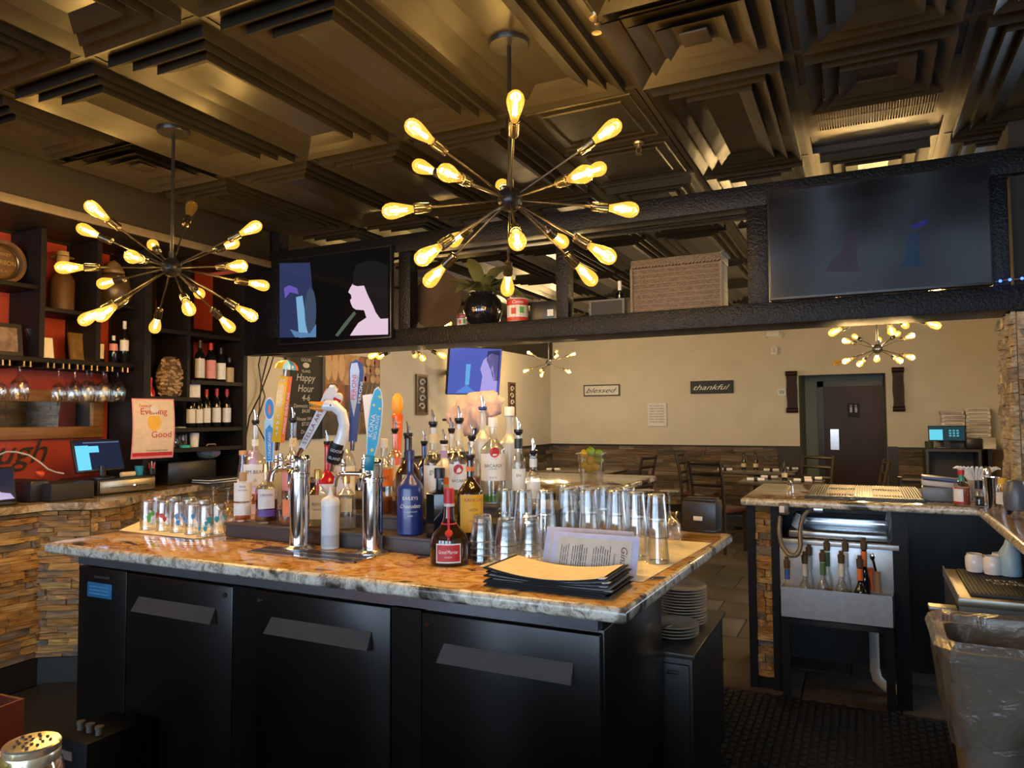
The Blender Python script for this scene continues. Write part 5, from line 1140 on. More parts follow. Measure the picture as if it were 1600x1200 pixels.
ptext('Taste the', H*.05, -W*.35, H*.88, rd_); ptext('Evening', H*.11, 0, H*.77, rd_); ptext('Good', H*.11, W*.35, H*.40, rd_); ptext('PLEASE DRINK RESPONSIBLY', H*.022, W*.2, H*.13, ink)
sh = MB(); sh.prism([(-.045, H*.62), (-.038, H*.52), (-.015, H*.46), (.015, H*.46), (.038, H*.52), (.045, H*.62), (.03, H*.71), (-.03, H*.71)], .0195, .0225, XZ); sh.build('cocktail_print', yl_, t, smooth=False)
MB().prism(oval(.06, H*.14, 16, H*.76), .0185, .0225, XZ).build('foam_print', M('poster_white', (.68, .62, .54), .5), t, smooth=False)

# ---- bottle tower at the end of the back bar
TX = -4.28; ty0, ty1 = P(224, 650, TX).y, P(386, 650, TX).y
t = thing('shelf_tower', 'tall black open shelving tower of wine bottles at the end of the back bar', 'shelf', (0, 0, 0))
MB().box(X0, X0+.02, ty0, ty1, BT+.001, 2.60).build('back_panel', bm_, t, smooth=False)
MB().box(X0, TX, ty0, ty0+.05, BT+.001, 2.60).build('side_panel', bm_, t, smooth=False); MB().box(X0, TX, ty1-.04, ty1, BT+.001, 2.60).build('side_panel', bm_, t, smooth=False)
def tsh(pa, pb, py):
    a, b = P(pa, py, TX), P(pb, py, TX); z = (a.z+b.z)/2; MB().box(X0+.02, TX-.005, max(a.y, ty0+.05), min(b.y, ty1-.04), z-.028, z).build('shelf_board', bm_, t, smooth=False); return z
ymid = P(296, 600, TX).y; MB().box(X0+.02, TX-.01, ymid-.012, ymid+.012, P(296, 622, TX).z, 2.60).build('divider', bm_, t, smooth=False)
za = tsh(300, 384, 596); zb = tsh(230, 312, 620); zc = tsh(256, 384, 668); zd = tsh(230, 384, 699); ze = tsh(230, 384, 520)
for a, b, y0_, y1_ in ((300, 338, 410, 516), (300, 322, 530, 594), (240, 250, 470, 514)):
    MB().box(X0+.02, X0+.024, P(a, 500, X0).y, P(b, 500, X0).y, P((a+b)/2, y1_, X0).z, P((a+b)/2, y0_, X0).z).build('red_inset', redwall, t, smooth=False)
for i, (px, ptop, lb, cp, hw) in enumerate(((312, 531, gy_, bl_, 8), (329, 534, pk_, rd_, 8.5), (345, 541, wl_, bl_, 8), (358, 556, M('wicker_wrap', (.50, .38, .20), .8), bl_, 8))):
    wine(('dark wine bottle with silver label, first on the upper tower shelf', 'wine bottle with pink label and red capsule on the upper tower shelf', 'wine bottle with white crest label, third on the upper tower shelf', 'stubby straw-wrapped bottle, last on the upper tower shelf')[i], px, 595, ptop, -4.40, za+.001, lb, cp, hw, lz=(.08, .55) if i != 3 else (.02, .6))
for i, (px, ptop, cp) in enumerate(((298, 610, bl_), (310, 611, bl_), (322, 608, rd_), (338, 607, rd_), (354, 608, rd_), (369, 608, M('cap_cream', (.6, .52, .3), .4)))):
    wine('%s wine bottle on the lower tower shelf, counted from the poster' % ('first', 'second', 'third', 'fourth', 'fifth', 'sixth')[i], px, 667, ptop, -4.40, zc+.001, wl_, cp, 7.2, lz=(.12, .50))
p = P(267, 617, -4.40); s = mpp(p); t = thing('cork_vase', 'rounded vase covered in wine corks on the tower shelf', 'vase', (-4.42, p.y, zb+.001))
MB().lathe([(.0001, 0), (12*s, 0), (18*s, 8*s), (21*s, 24*s), (20*s, 38*s), (14*s, 54*s), (9*s, 60*s), (10*s, 63*s), (.0001, 63*s)], 20).build('body', M('vase_clay', (.10, .06, .03), .7), t)
ck = MB().cyl((-.013, 0, 0), (.013, 0, 0), .0085, seg=8).mesh('cork', stone_mat('cork', [(.30, .18, .08), (.45, .30, .15), (.20, .10, .04), (.52, .38, .22)], .8)); random.seed(4)
for i in range(190):
    zq = rand(3, 58)*s; rq = [(0, 14), (8, 18), (24, 21), (38, 20), (54, 14), (64, 9)]
    rr_ = next(a[1]+(b[1]-a[1])*(zq/s-a[0])/(b[0]-a[0]) for a, b in zip(rq, rq[1:]) if a[0] <= zq/s <= b[0])*s
    a = rand(-1.6, 1.9); o = link('cork', ck, t, loc=(rr_*math.cos(a), rr_*math.sin(a), zq)); o.rotation_euler = (0, rand(-.6, .6), a+math.pi/2+rand(-.5, .5))
p = P(297, 620, -4.36); s = mpp(p); o = MB().box(-.05, .0, -14*s, 12*s, 0, 27*s, bv=.003).build('white_carton', paper); o.location = (-4.33, p.y, zb+.001); o.rotation_euler = (0, 0, R(-12)); tag(o, 'white carton beside the cork vase', 'box')
p = P(236, 617, -4.36); s = mpp(p); o = MB().lathe([(.0001, 0), (6*s, 0), (6*s, 8*s), (2*s, 16*s), (2*s, 30*s), (.0001, 31*s)], 12).build('small_bottle', M('red_glass')); o.location = (-4.40, p.y+.03, zb+.001); tag(o, 'tiny red bottle at the edge of the tower by the cork vase', 'bottle')
p = P(284, 697, -4.36); s = mpp(p); t = thing('glass_jar', 'glass storage jar with metal lid on the low tower shelf', 'jar', (-4.38, p.y, zd+.001)); MB().lathe([(.0001, 0), (9*s, 0), (10*s, 2*s), (10*s, 26*s), (8*s, 29*s)], 18).build('glass_wall', G_clear, t); MB().lathe([(9*s, 28*s), (9*s, 32*s), (.0001, 33*s)], 18).build('lid', gy_, t)
p = P(305, 697, -4.36); s = mpp(p); o = MB().lathe([(.0001, 0), (6*s, 0), (7*s, 20*s), (6*s, 22*s), (.0001, 22*s)], 14).build('white_tub', white_pl); o.location = (-4.37, p.y, zd+.001); tag(o, 'white lidded tub on the low tower shelf', 'tub')
p = P(291, 698, -4.30); s = mpp(p); o = MB().lathe([(.0001, 0), (8*s, 0), (8.5*s, 4*s), (.0001, 4*s)], 18).build('turquoise_lid', M('turquoise_bright', (.04, .42, .45), .4)); o.location = (-4.315, p.y, zd+.001); tag(o, 'turquoise round lid at the front of the low tower shelf', 'lid')
bx_thing('desktop_printer', 'wide black desktop printer at the foot of the shelving tower', 'printer', -4.36, 262, 338, cz, .16, .26, black_pl, .01)
p = P(333, 752, -4.25); t = thing('floral_bag', 'floral fabric bag resting on the black printer', 'bag', (-4.46, P(326, 740, -4.46).y, cz+.161))
MB().ball((0, 0, .045), .05, 16, 10, (1.3, 2.0, .9)).build('body', M('floral_print', (.40, .22, .36), .8, c2=(.05, .16, .10), scale=26), t); MB().tube([(0, -.06, .06), (.02, -.03, .11), (.02, .04, .11), (0, .07, .06)], .006, 8).build('strap', M('strap_tan', (.40, .25, .16), .7), t)
p = P(340, 757, -4.25); s = mpp(p); t = thing('paper_stack', 'pile of loose papers and folders beside the black printer', 'papers', (-4.22, P(322, 760, -4.2).y+.12, cz))
for i in range(5): MB().box(-.10, .08, -.14, .14, i*.008, i*.008+.006, Matrix.Rotation(rand(-.25, .25), 4, 'Z')).build('sheet', paper if i % 2 else bl_, t, smooth=False)
# lavender tumbler and cork-topped bottle behind the riser
p = Vector((at(396, 760, Y=2.88).x, 2.88, CTZ)); s = mpp(p); t = thing('lavender_tumbler', 'lavender tumbler with straw behind the first bottles', 'cup', p); hh = at(396, 704, Y=2.88).z-CTZ
MB().lathe([(.0001, 0), (6*s, 0), (8*s, hh), (.0001, hh)], 18).build('cup', M('lavender', (.48, .38, .66), .4), t); MB().cyl((0, 0, hh), (0, 0, hh+14*s), 1.6*s, seg=8).build('straw', M('lavender'), t)
p = Vector((at(380, 760, Y=2.88).x, 2.88, CTZ)); t = thing('cork_bottle', 'clear bottle with wooden stopper beside the lavender tumbler', 'bottle', p); hh = at(380, 704, Y=2.88).z-CTZ
MB().lathe([(.0001, 0), (9*s, 0), (9*s, hh*.62), (6*s, hh*.8), (6*s, hh*.93)], 18).build('glass_body', G_clear, t); MB().lathe([(7*s, hh*.93), (7*s, hh), (.0001, hh)], 16).build('stopper', M('cork_cap'), t); label_patch(MB(), 9.2*s, hh*.2, hh*.55, 0, 18*s).build('paper_label', wl_, t)
# ================================================================== bar station on the other side of the walkway
SZ = 1.015; SYF = 4.10
def Q(px, py, Y): return at(px, py, Y=Y)
xs = lambda px, Y=SYF, py=900: at(px, py, Y=Y).x
t = thing('station_counter', 'stone-posted bar station with dark granite top beside the walkway', 'counter', (0, 0, 0))
slab(SZ, SZ-.04, [(-.605, 4.06), (1.3, 4.06), (1.3, 5.0), (-.605, 5.0)], 'granite_top', [gran_d, gran_edge], t)
slab(SZ, SZ-.04, [(.48, 1.4), (1.3, 1.4), (1.3, 4.075), (.48, 4.075)], 'granite_wing', [gran_d, gran_edge], t)
frame_m = M('black_steel', (.010, .0105, .012), .45, spec=.2)
for a, b in ((1169, 1181), (1206, 1218), (1396, 1420)): MB().box(xs(a), xs(b), SYF, SYF+.06, 0, SZ-.04).build('post', frame_m, t, smooth=False)
MB().box(xs(1181), xs(1206), SYF+.03, SYF+.09, 0, SZ-.04).build('post_core', M('mortar'), t, smooth=False)
stone_face(t, (xs(1181), SYF+.03, 0), (1, 0), xs(1206)-xs(1181), .06, SZ-.045, bar_stone, .03, .045, .07, .14, .03, 41)
MB().box(xs(1169), xs(1206), SYF+.01, SYF+.09, 0, .06).build('plinth', frame_m, t, smooth=False)
MB().box(xs(1169), 1.3, 4.72, 4.76, 0, SZ-.04).build('back_panel', BLK, t, smooth=False)
MB().box(xs(1169), xs(1169)+.03, SYF+.06, 4.95, 0, SZ-.04).build('end_panel', M('mortar'), t, smooth=False)
MB().box(.82, .86, 1.5, 4.1, 0, SZ-.04).build('wing_panel', BLK, t, smooth=False)
# speed rail
ssb = M('blue_steel', (.50, .52, .55), .28, metal=.85)
RY = 3.985; rx0, rx1 = xs(1219, RY, 940), xs(1396, RY, 940)
t = thing('speed_rail', 'stainless speed rail trough with splash plate full of bottles', 'speed rail', (0, RY, 0))
tr = MB(); tr.box(rx0, rx1, 0, .004, .42, .575); tr.box(rx0, rx1, 0, .125, .42, .424); tr.box(rx0, rx0+.004, 0, .125, .42, .575); tr.box(rx1-.004, rx1, 0, .125, .42, .575); tr.build('trough', M('trough_steel', (.70, .73, .78), .3, metal=.78), t, smooth=False)
MB().box(rx0-.01, rx1+.035, .125, .132, .40, .80, bv=.001).build('splash_plate', M('pale_steel', (.62, .64, .66), .35, metal=.5), t)
MB().box(rx0-.01, rx1+.035, .10, .132, .78, .806, bv=.003).build('top_fold', M('pale_steel'), t)
for x in (rx0+.02, rx1-.02): MB().box(x-.02, x+.02, .03, .07, 0, .42).build('leg', frame_m, t, smooth=False)
for x in (rx0+.10, rx1-.08): MB().lathe([(.0001, -.003), (.005, -.003), (.005, 0)], 10, Matrix.Translation((x, .098, .793)) @ Matrix.Rotation(R(90), 4, 'X')).build('bolt', ink, t)
rail_col = [(G_clear, L_gold, M('label_blue', (.04, .10, .35), .5)), (G_clear, L_clear, gy_), (G_clear, L_gold, M('label_green', (.08, .18, .08), .5)), (G_clear, L_gold, wl_), (dark_b, None, og_)]
pc = M('pour_cap_brown', (.10, .07, .04), .3)
for row, (yy, tops) in enumerate(((RY+.045, (870, 862, 859, 861, 868)), (RY+.100, (852, 850, 842, 843, 840)))):
    for i, (px, pt_) in enumerate(zip((1230, 1258, 1286, 1315, 1344), tops)):
        px2 = px+row*7
        if row == 1 and i == 0: continue
        g_, l_, lb = rail_col[i]; p = Vector((xs(px2, yy, 900), yy, .425)); h = Q(px2, pt_, yy).z-.425
        r = .030 if row == 0 else .025
        t = thing('rail_bottle', '%s bottle of the %s row in the speed rail, counted from the metal hose' % (('first', 'second', 'third', 'fourth', 'fifth')[i], ('front', 'rear')[row]), 'bottle', p, face_cam(p), 'bottles in the speed rail')
        h2 = h-.05; MB().lathe(body_prof(r, h2, h2*.52, h2*.72, .012), 18).build('glass_body', g_, t)
        if l_: MB().lathe([(.0001, .006), (r*.92, .008), (r*.92, h2*.4), (.0001, h2*.4)], 16).build('liquor', l_, t)
        label_patch(MB(), .0138, h2*.74, h2*.95, 0, .04).build('neck_label', lb, t)
        MB().lathe([(.015, h2-.01), (.017, h2+.03), (.010, h2+.036), (.011, h2+.05), (.0001, h2+.052)], 14).build('pour_cap', pc, t)
# tools in the rail
t = thing('bar_spoon', 'steel bar tool with dark handle leaning in the speed rail', 'bar tool', (0, 0, 0)); a, b = Q(1376, 925, RY+.05), Q(1363, 870, RY+.05); MB().cyl(a, b, .006, seg=8).build('shaft', chrome, t); MB().ball(b, .012, 10, 8, (1, .5, 1.6)).build('bowl', chrome, t)
t = thing('muddler', 'brown wooden muddler standing in the speed rail', 'bar tool', (0, 0, 0)); a, b = Q(1373, 926, RY+.03), Q(1371, 894, RY+.03); MB().tube([a, a.lerp(b, .5), b], [.017, .014, .016], 12).build('handle', M('beech', (.25, .15, .08), .6), t)
t = thing('red_opener', 'orange-red bottle tool in the speed rail', 'bar tool', (0, 0, 0)); a, b = Q(1364, 924, RY+.07), Q(1360, 888, RY+.07); MB().tube([a, a.lerp(b, .6), b], [.006, .008, .016], 10).build('grip', M('opener_red', (.55, .10, .03), .4), t)
# ice bin behind
t = thing('ice_bin', 'stainless ice bin with sliding lid behind the speed rail', 'ice bin', (0, 0, 0))
MB().box(rx0, rx1+.02, 4.14, 4.68, .35, .795, bv=.004).build('body', steel, t); MB().box(rx0+.03, rx1-.01, 4.20, 4.45, .80, .835, bv=.006).build('lid', ssb, t); MB().box(rx0+.03, rx1+.0, 4.46, 4.66, .80, .88, bv=.006).build('rear_ledge', ssb, t); MB().box(rx0+.05, rx1, 4.45, 4.455, .855, .862).build('edge_trim', chrome, t, smooth=False)
p = Q(1243, 838, 4.28); o = MB().lathe([(.0001, 0), (.025, 0), (.035, .07), (.032, .07), (.022, .004), (.0001, .004)], 14, Matrix.Rotation(R(30), 4, 'Y')).build('white_scoop', white_pl); o.location = (p.x, 4.28, .842); tag(o, 'white plastic ice scoop lying on the bin lid', 'scoop')
# hose with holster
hose_m = M('hose_steel', (.30, .27, .23), .3, metal=.8, bump=.9, bscale=60, stretch=(1, 1, 8))
t = thing('soda_gun', 'soda gun with looped metal hose hanging from the station counter', 'soda gun', (0, 0, 0))
hp = [Q(px, py, Yh) for px, py, Yh in ((1219, 806, 4.04), (1217, 830, 4.02), (1221, 852, 4.0), (1233, 868, 3.98), (1245, 868, 3.98), (1251, 855, 4.0), (1250, 830, 4.04), (1254, 808, 4.08), (1262, 798, 4.10), (1270, 796, 4.12))]
sm = []
for i in range(len(hp)-1):
    for k in range(6): sm.append(hp[i].lerp(hp[i+1], k/6))
for _ in range(3): sm = [sm[0]]+[(sm[i-1]+sm[i]*2+sm[i+1])/4 for i in range(1, len(sm)-1)]+[sm[-1]]
MB().tube(sm, [.011+.0022*(i % 2) for i in range(len(sm))], 10).build('hose', hose_m, t, ang=180)
p = Q(1225, 795, 4.04); MB().cbox((p.x, 4.04, p.z), (.05, .05, .06), bv=.008).build('holster', M('holster_brown', (.12, .07, .05), .35), t); MB().cbox((p.x-.008, 4.013, p.z), (.026, .006, .036), Matrix.Identity(4), .002).build('button_plate', wl_, t); MB().cbox((Q(1275, 797, 4.12).x, 4.13, Q(1275, 797, 4.12).z), (.07, .03, .03), bv=.004).build('bracket', steel, t)
t = thing('drain_pipe', 'white plastic drain pipe under the speed rail', 'pipe', (Q(1367, 1050, 4.3).x, 4.3, .0)); MB().cyl((0, 0, .10), (0, 0, .42), .024, seg=14).build('upright', M('pvc', (.45, .43, .39), .5), t); MB().tube([(0, 0, .12), (.01, 0, .07), (.05, -.01, .035), (.14, -.03, .03)], .026, 12).build('elbow', M('pvc'), t)
t = thing('cable_bundle', 'bundle of pale cables hanging behind the middle station post', 'cables', (0, 0, 0))
for i in range(4): MB().tube([Q(1388+i*3, 795, 4.5), Q(1384+i*4, 815, 4.48), Q(1381+i*4, 835, 4.47), Q(1386+i*3, 850, 4.47)], .006, 6).build('cable', M('cable_grey'), t)
# rubber service mat on the station
cl4 = [at(1258, 777, Z=SZ), at(1277, 754, Z=SZ), at(1441, 757, Z=SZ), at(1446, 782, Z=SZ)]
mx0, mx1, my0, my1 = -.29, .28, 4.16, 4.93
t = thing('service_mat', 'ribbed black bar mat with coppery printed panels on the station', 'bar mat', (0, 0, SZ+.0005))
MB().box(mx0, mx1, my0, my1, 0, .008, bv=.002).build('base', black_pl, t)
rb2 = MB().box(-.003, .003, my0+.01, my1-.01, .008, .014).mesh('rib', M('rib_rubber', (.045, .037, .026), .5), False)
for i in range(44): link('rib', rb2, t, loc=(mx0+.012+i*(mx1-mx0-.024)/43, 0, 0))
cop = M('copper_print', (.46, .19, .10), .5, c2=(.10, .05, .03), scale=45)
for a, b in ((mx0+.10, mx0+.24), (mx1-.24, mx1-.10)):
    for c, d in ((.18, .40), (.52, .72)): MB().box(a, b, my0+c, my0+d, .0105, .0138).build('printed_panel', cop, t, smooth=False)
MB().box(mx0+.01, mx1-.01, my0+.02, my0+.05, .010, .0155).build('front_text_strip', M('strip_grey', (.30, .28, .25), .5, c2=(.03, .03, .03), scale=70), t, smooth=False)
def bar_bottle(name, label, cat, px, Y, z, prof, mat, parts=()):
    p = Vector((at(px, 780, Y=Y).x, Y, z)); t = thing(name, label, cat, p, face_cam(p)); MB().lathe(prof, 20).build('body', mat, t)
    for nm, pr, mm in parts: MB().lathe(pr, 18).build(nm, mm, t)
    return t, p
SZ1 = SZ+.0008
bar_bottle('salt_shaker', 'small clear shaker with metal top at the corner of the station', 'shaker', 1235, 4.35, SZ1, [(.0001, 0), (.02, 0), (.018, .045), (.012, .055), (.0001, .056)], G_clear, [('cap', [(.014, .05), (.014, .068), (.0001, .075)], chrome)])
p = Vector((at(1466, 778, Y=4.3).x, 4.3, SZ1)); t = thing('storage_tub', 'grey plastic tub with tilted blue lid beside the bar mat', 'tub', p, R(-3))
MB().box(-.075, .075, -.06, .06, 0, .075, bv=.01).build('tub', M('grey_tub', (.13, .14, .16), .4), t); MB().box(-.08, .08, -.065, .065, .075, .105, Matrix.Rotation(R(4), 4, 'Y'), bv=.008).build('inner_tray', M('clear_tray', (.45, .42, .38), .35), t); MB().box(-.085, .085, -.07, .07, .108, .122, Matrix.Rotation(R(6), 4, 'Y'), bv=.005).build('lid', M('lid_blue', (.05, .09, .26), .4), t)
t, p = bar_bottle('hot_sauce_bottle', 'clear hot-sauce bottle with green neck and red cap', 'bottle', 1503, 4.12, SZ1, [(.0001, 0), (.036, 0), (.038, .005), (.038, .09), (.030, .108), (.012, .12), (.010, .14)], G_clear, [('sauce', [(.0001, .004), (.035, .005), (.035, .088), (.0001, .088)], M('hot_sauce', (.35, .05, .015), .3)), ('neck_foil', [(.0125, .118), (.0115, .150), (.0001, .151)], M('green_foil', (.03, .25, .12), .35)), ('cap', [(.014, .148), (.015, .172), (.0001, .175)], rd_)])
label_patch(MB(), .0388, .018, .082, -.45, .048).build('paper_label', wl_, t); label_patch(MB(), .0390, .014, .022, -.45, .048).build('label_stripe', rd_, t)
# cup of white plastic cutlery
p = Vector((at(1527, 785, Y=4.45).x, 4.45, SZ1)); t = thing('cutlery_cup', 'cup of white plastic cutlery fanned out behind the sauce bottle', 'cutlery cup', p); MB().lathe([(.0001, 0), (.035, 0), (.042, .10), (.040, .10), (.033, .004), (.0001, .004)], 18).build('cup', M('clear_tray'), t); random.seed(6)
for i in range(13):
    a = -1.5+i*.25; c = (math.sin(a)*.02, rand(-.015, .015)); MB().tube([(c[0], c[1], .02), (c[0]*1.8, c[1], .10), (c[0]*3.2, c[1], .145), (c[0]*4.4+.003, c[1]-.01, .165), (c[0]*5.2, c[1]-.02, .16)], [.004, .005, .007, .008, .004], 6).build('utensil', white_pl, t)
bar_bottle('jigger', 'tall steel cocktail shaker tin standing mouth up on the station', 'shaker tin', 1552, 4.0, SZ1, [(.0001, 0), (.024, 0), (.036, .15), (.034, .15), (.022, .004), (.0001, .004)], chrome)
bar_bottle('bitters_bottle', 'small dark bottle with black cap between sauce and shaker tin', 'bottle', 1530, 4.10, SZ1, [(.0001, 0), (.022, 0), (.023, .06), (.012, .08), (.010, .10)], G_clear, [('cap', [(.017, .085), (.017, .125), (.0001, .127)], black_pl), ('content', [(.0001, .004), (.02, .005), (.02, .05), (.0001, .05)], dark_b)])
bar_bottle('oil_cruet', 'clear glass cruet with metal stopper beside the shaker tin', 'cruet', 1544, 4.22, SZ1, [(.0001, 0), (.04, 0), (.042, .06), (.022, .12), (.016, .15)], G_clear, [('stopper', [(.017, .145), (.018, .165), (.010, .185), (.0001, .186)], chrome)])
bar_bottle('yellow_cap_bottle', 'clear squeeze bottle with yellow cap behind the grey shaker', 'bottle', 1567, 3.98, SZ1, [(.0001, 0), (.026, 0), (.027, .10), (.018, .125)], G_clear, [('cap', [(.020, .12), (.020, .148), (.0001, .15)], yl_), ('label', [(.0275, .03), (.0275, .085)], wl_)])
bar_bottle('orange_fruit', 'orange fruit with a green lime behind it at the picture edge', 'fruit', 1574, 4.2, SZ1, [(.0001, .0), (.02, .002), (.04, .025), (.045, .05), (.04, .08), (.02, .098), (.0001, .1)], M('orange_peel', (.65, .22, .02), .5))
t, p = bar_bottle('cocktail_shaker', 'dark grey cobbler shaker with steel foot at the edge of the picture', 'shaker', 1587, 3.72, SZ1, [(.036, .03), (.043, .035), (.046, .08), (.042, .13), (.032, .155), (.012, .162), (.0001, .163)], M('matte_grey', (.075, .08, .095), .35), [('steel_foot', [(.0001, 0), (.037, 0), (.040, .034), (.0001, .034)], chrome)])
for i in range(3): pass
# drain board and sink
t = thing('drain_board', 'steel drain board with black rubber mat under the wing of the bar', 'drain board', (0, 0, 0)); brs = M('worn_steel', (.30, .27, .22), .35, metal=.8)
MB().box(.292, .80, 3.05, 3.60, .77, .80, bv=.002).build('top', brs, t); MB().box(.295, .80, 3.055, 3.06, .60, .77).build('front_apron', ssb, t, smooth=False); MB().box(.295, .315, 3.07, 3.58, .10, .77).build('side', BLK, t, smooth=False); MB().box(.292, .296, 3.05, 3.60, .795, .812).build('raised_edge', brs, t, smooth=False)
m_ = MB().box(.335, .78, 3.09, 3.55, .8005, .812, bv=.003).build('rubber_mat', rub, t)
rb3 = MB().box(-.002, .002, 3.10, 3.54, .812, .816).mesh('mat_rib', rub, False)
for i in range(32): link('mat_rib', rb3, m_, loc=(.345+i*.0135, 0, 0))
lm = Matrix.Translation((.475, 3.3, .8175)) @ Matrix.Rotation(R(-90), 4, 'X') @ Matrix.Rotation(R(0), 4, 'Y')
letters('mat_lettering', [(('KETEL', .035, -.02, .05), dict(w=.11)), (('ONE', .035, -.01, .0), dict(w=.10))], wi, m_, mtx=Matrix.Translation((.49, 3.28, .8175)) @ Matrix.Rotation(R(-90), 4, 'X'))
MUG = MB().lathe([(.0001, .004), (.026, .004), (.026, 0), (.030, 0), (.034, .02), (.034, .058), (.028, .066), (.028, .072), (.025, .072), (.025, .066), (.030, .056), (.030, .02), (.0001, .01)], 20).mesh('cup_body', M('white_china', (.70, .68, .68), .2)); HND = MB().tube([(.030, 0, .05), (.048, 0, .048), (.050, 0, .028), (.032, 0, .018)], .004, 6).mesh('handle', M('white_china'))
for i, (px, Y) in enumerate(((1523, 3.50), (1551, 3.47), (1530, 3.575), (1563, 3.555))):
    t = thing('coffee_cup', ('white cup at the end of the front pair on the drain board', 'white cup in the front pair next to the blue cloth', 'white cup in the rear pair on the drain board', 'white tilted-handle cup in the rear pair by the cloth')[i], 'cup', (at(px, 880, Y=Y).x, Y, .8005 if Y > 3.56 else .8168), R(40*i), 'white cups on the drain board'); link('cup_body', MUG, t); link('handle', HND, t)
t = thing('spray_bottle', 'pale blue spray bottle beside the white cups', 'bottle', (.515, 3.47, .8168)); MB().lathe([(.0001, 0), (.038, 0), (.040, .01), (.038, .09), (.02, .12), (.014, .14), (.0001, .14)], 18).build('body', M('pale_blue_plastic', (.28, .42, .52), .4), t); MB().box(-.012, .03, -.012, .012, .14, .175, bv=.005).build('trigger_head', rd_, t)
# rail caddy with straws beside the drain board
t = thing('straw_caddy', 'dark bar caddy holding red and white straws in front of the drain board', 'caddy', (.245, 3.05, .66)); MB().box(-.03, .04, -.03, .05, -.02, .08, bv=.004).build('box', black_pl, t); MB().box(-.045, .045, -.005, .06, .085, .10, bv=.003).build('ledge', brs, t)
for i in range(7): MB().cyl((-.01+i*.004, -.032, -.02), (-.018+i*.007, -.036, .09+.006*(i % 3)), .0035, seg=6).build('straw', white_pl if i % 2 else rd_, t)
# waste bin with liner
t = thing('waste_bin', 'grey slim waste bin wrapped in a clear liner under the drain board', 'waste bin', (.46, 2.62, 0)); bin_m = M('bin_grey', (.16, .13, .10), .5)
def rrect(w, d, r, n=5):
    out = []
    for cx, cy, a0 in ((w-r, d-r, 0), (-w+r, d-r, 90), (-w+r, -d+r, 180), (w-r, -d+r, 270)):
        for k in range(n+1): a = R(a0+90*k/n); out.append((cx+r*math.cos(a), cy+r*math.sin(a)))
    return out
def loft(secs):
    v = []; f = []; n = len(secs[0][0])
    for poly, z in secs: v += [(x, y, z) for x, y in poly]
    for i in range(len(secs)-1):
        for k in range(n): f.append((i*n+k, i*n+(k+1) % n, (i+1)*n+(k+1) % n, (i+1)*n+k))
    return v, f
MB().add(*loft([(rrect(.19, .13, .04), 0.0), (rrect(.245, .165, .05), .74), (rrect(.262, .18, .055), .745), (rrect(.262, .18, .055), .775), (rrect(.245, .165, .05), .775), (rrect(.185, .125, .04), .02)])).build('bin', bin_m, t)
for x in (-.12, 0.05): MB().box(x, x+.012, -.158, -.150, .05, .70, Matrix.Rotation(R(-2.4), 4, 'X')).build('rib', bin_m, t, smooth=False)
random.seed(12)
def wob(poly, a): return [(x+rand(-a, a), y+rand(-a, a)) for x, y in poly]
lin = MB().add(*loft([(wob(rrect(.248, .170, .05, 8), .006), .50), (wob(rrect(.258, .178, .05, 8), .007), .56), (wob(rrect(.262, .182, .05, 8), .006), .62), (wob(rrect(.270, .188, .05, 8), .006), .69), (wob(rrect(.282, .198, .055, 8), .007), .755), (wob(rrect(.288, .204, .06, 8), .007), .785), (wob(rrect(.278, .195, .06, 8), .005), .808), (wob(rrect(.250, .168, .05, 8), .004), .80), (wob(rrect(.236, .156, .05, 8), .004), .74), (wob(rrect(.22, .145, .05, 8), .004), .60)])).build('liner', glass('liner_film', (.80, .77, .72), .09, .2, .20, (.40, .34, .27), .6), t, ang=25)
o = MB().add(*loft([(wob(rrect(.03, .012, .01), .002), 0), (wob(rrect(.035, .014, .012), .003), .06), (wob(rrect(.032, .016, .012), .003), .12), (wob(rrect(.02, .012, .01), .002), .16)])).build('bar_towel', M('towel_cream', (.55, .47, .33), .9, bump=.4, bscale=120)); o.location = (.415, 2.30, .44); tag(o, 'folded cream towel hanging at the picture edge by the waste bin', 'towel')
t = thing('towel_rail', 'small black floor stand carrying the cream towel', 'stand', (.415, 2.30, 0)); MB().cyl((.03, .02, 0), (.03, .02, .60), .008, seg=8).build('pole', BLK, t); MB().cyl((.03, .02, .60), (-.02, .0, .60), .006, seg=8).build('arm', BLK, t); MB().lathe([(.0001, 0), (.08, 0), (.08, .01), (.0001, .012)], 18, Matrix.Translation((.03, .02, 0))).build('foot', BLK, t)

# stone pier at the end of the overhead shelf
pr_ = struct(MB().box(.66, 1.02, 4.05, 4.40, SZ+.001, 2.88).build('wall_pier', M('mortar'), smooth=False))
stone_face(pr_, (.66, 4.05, 0), (1, 0), .36, SZ+.002, 1.94, tan_stone, .045, .08, .07, .16, .05, 51)
stone_face(pr_, (.66, 4.40, 0), (0, -1), .35, SZ+.002, 1.94, tan_stone, .045, .08, .07, .16, .05, 52)

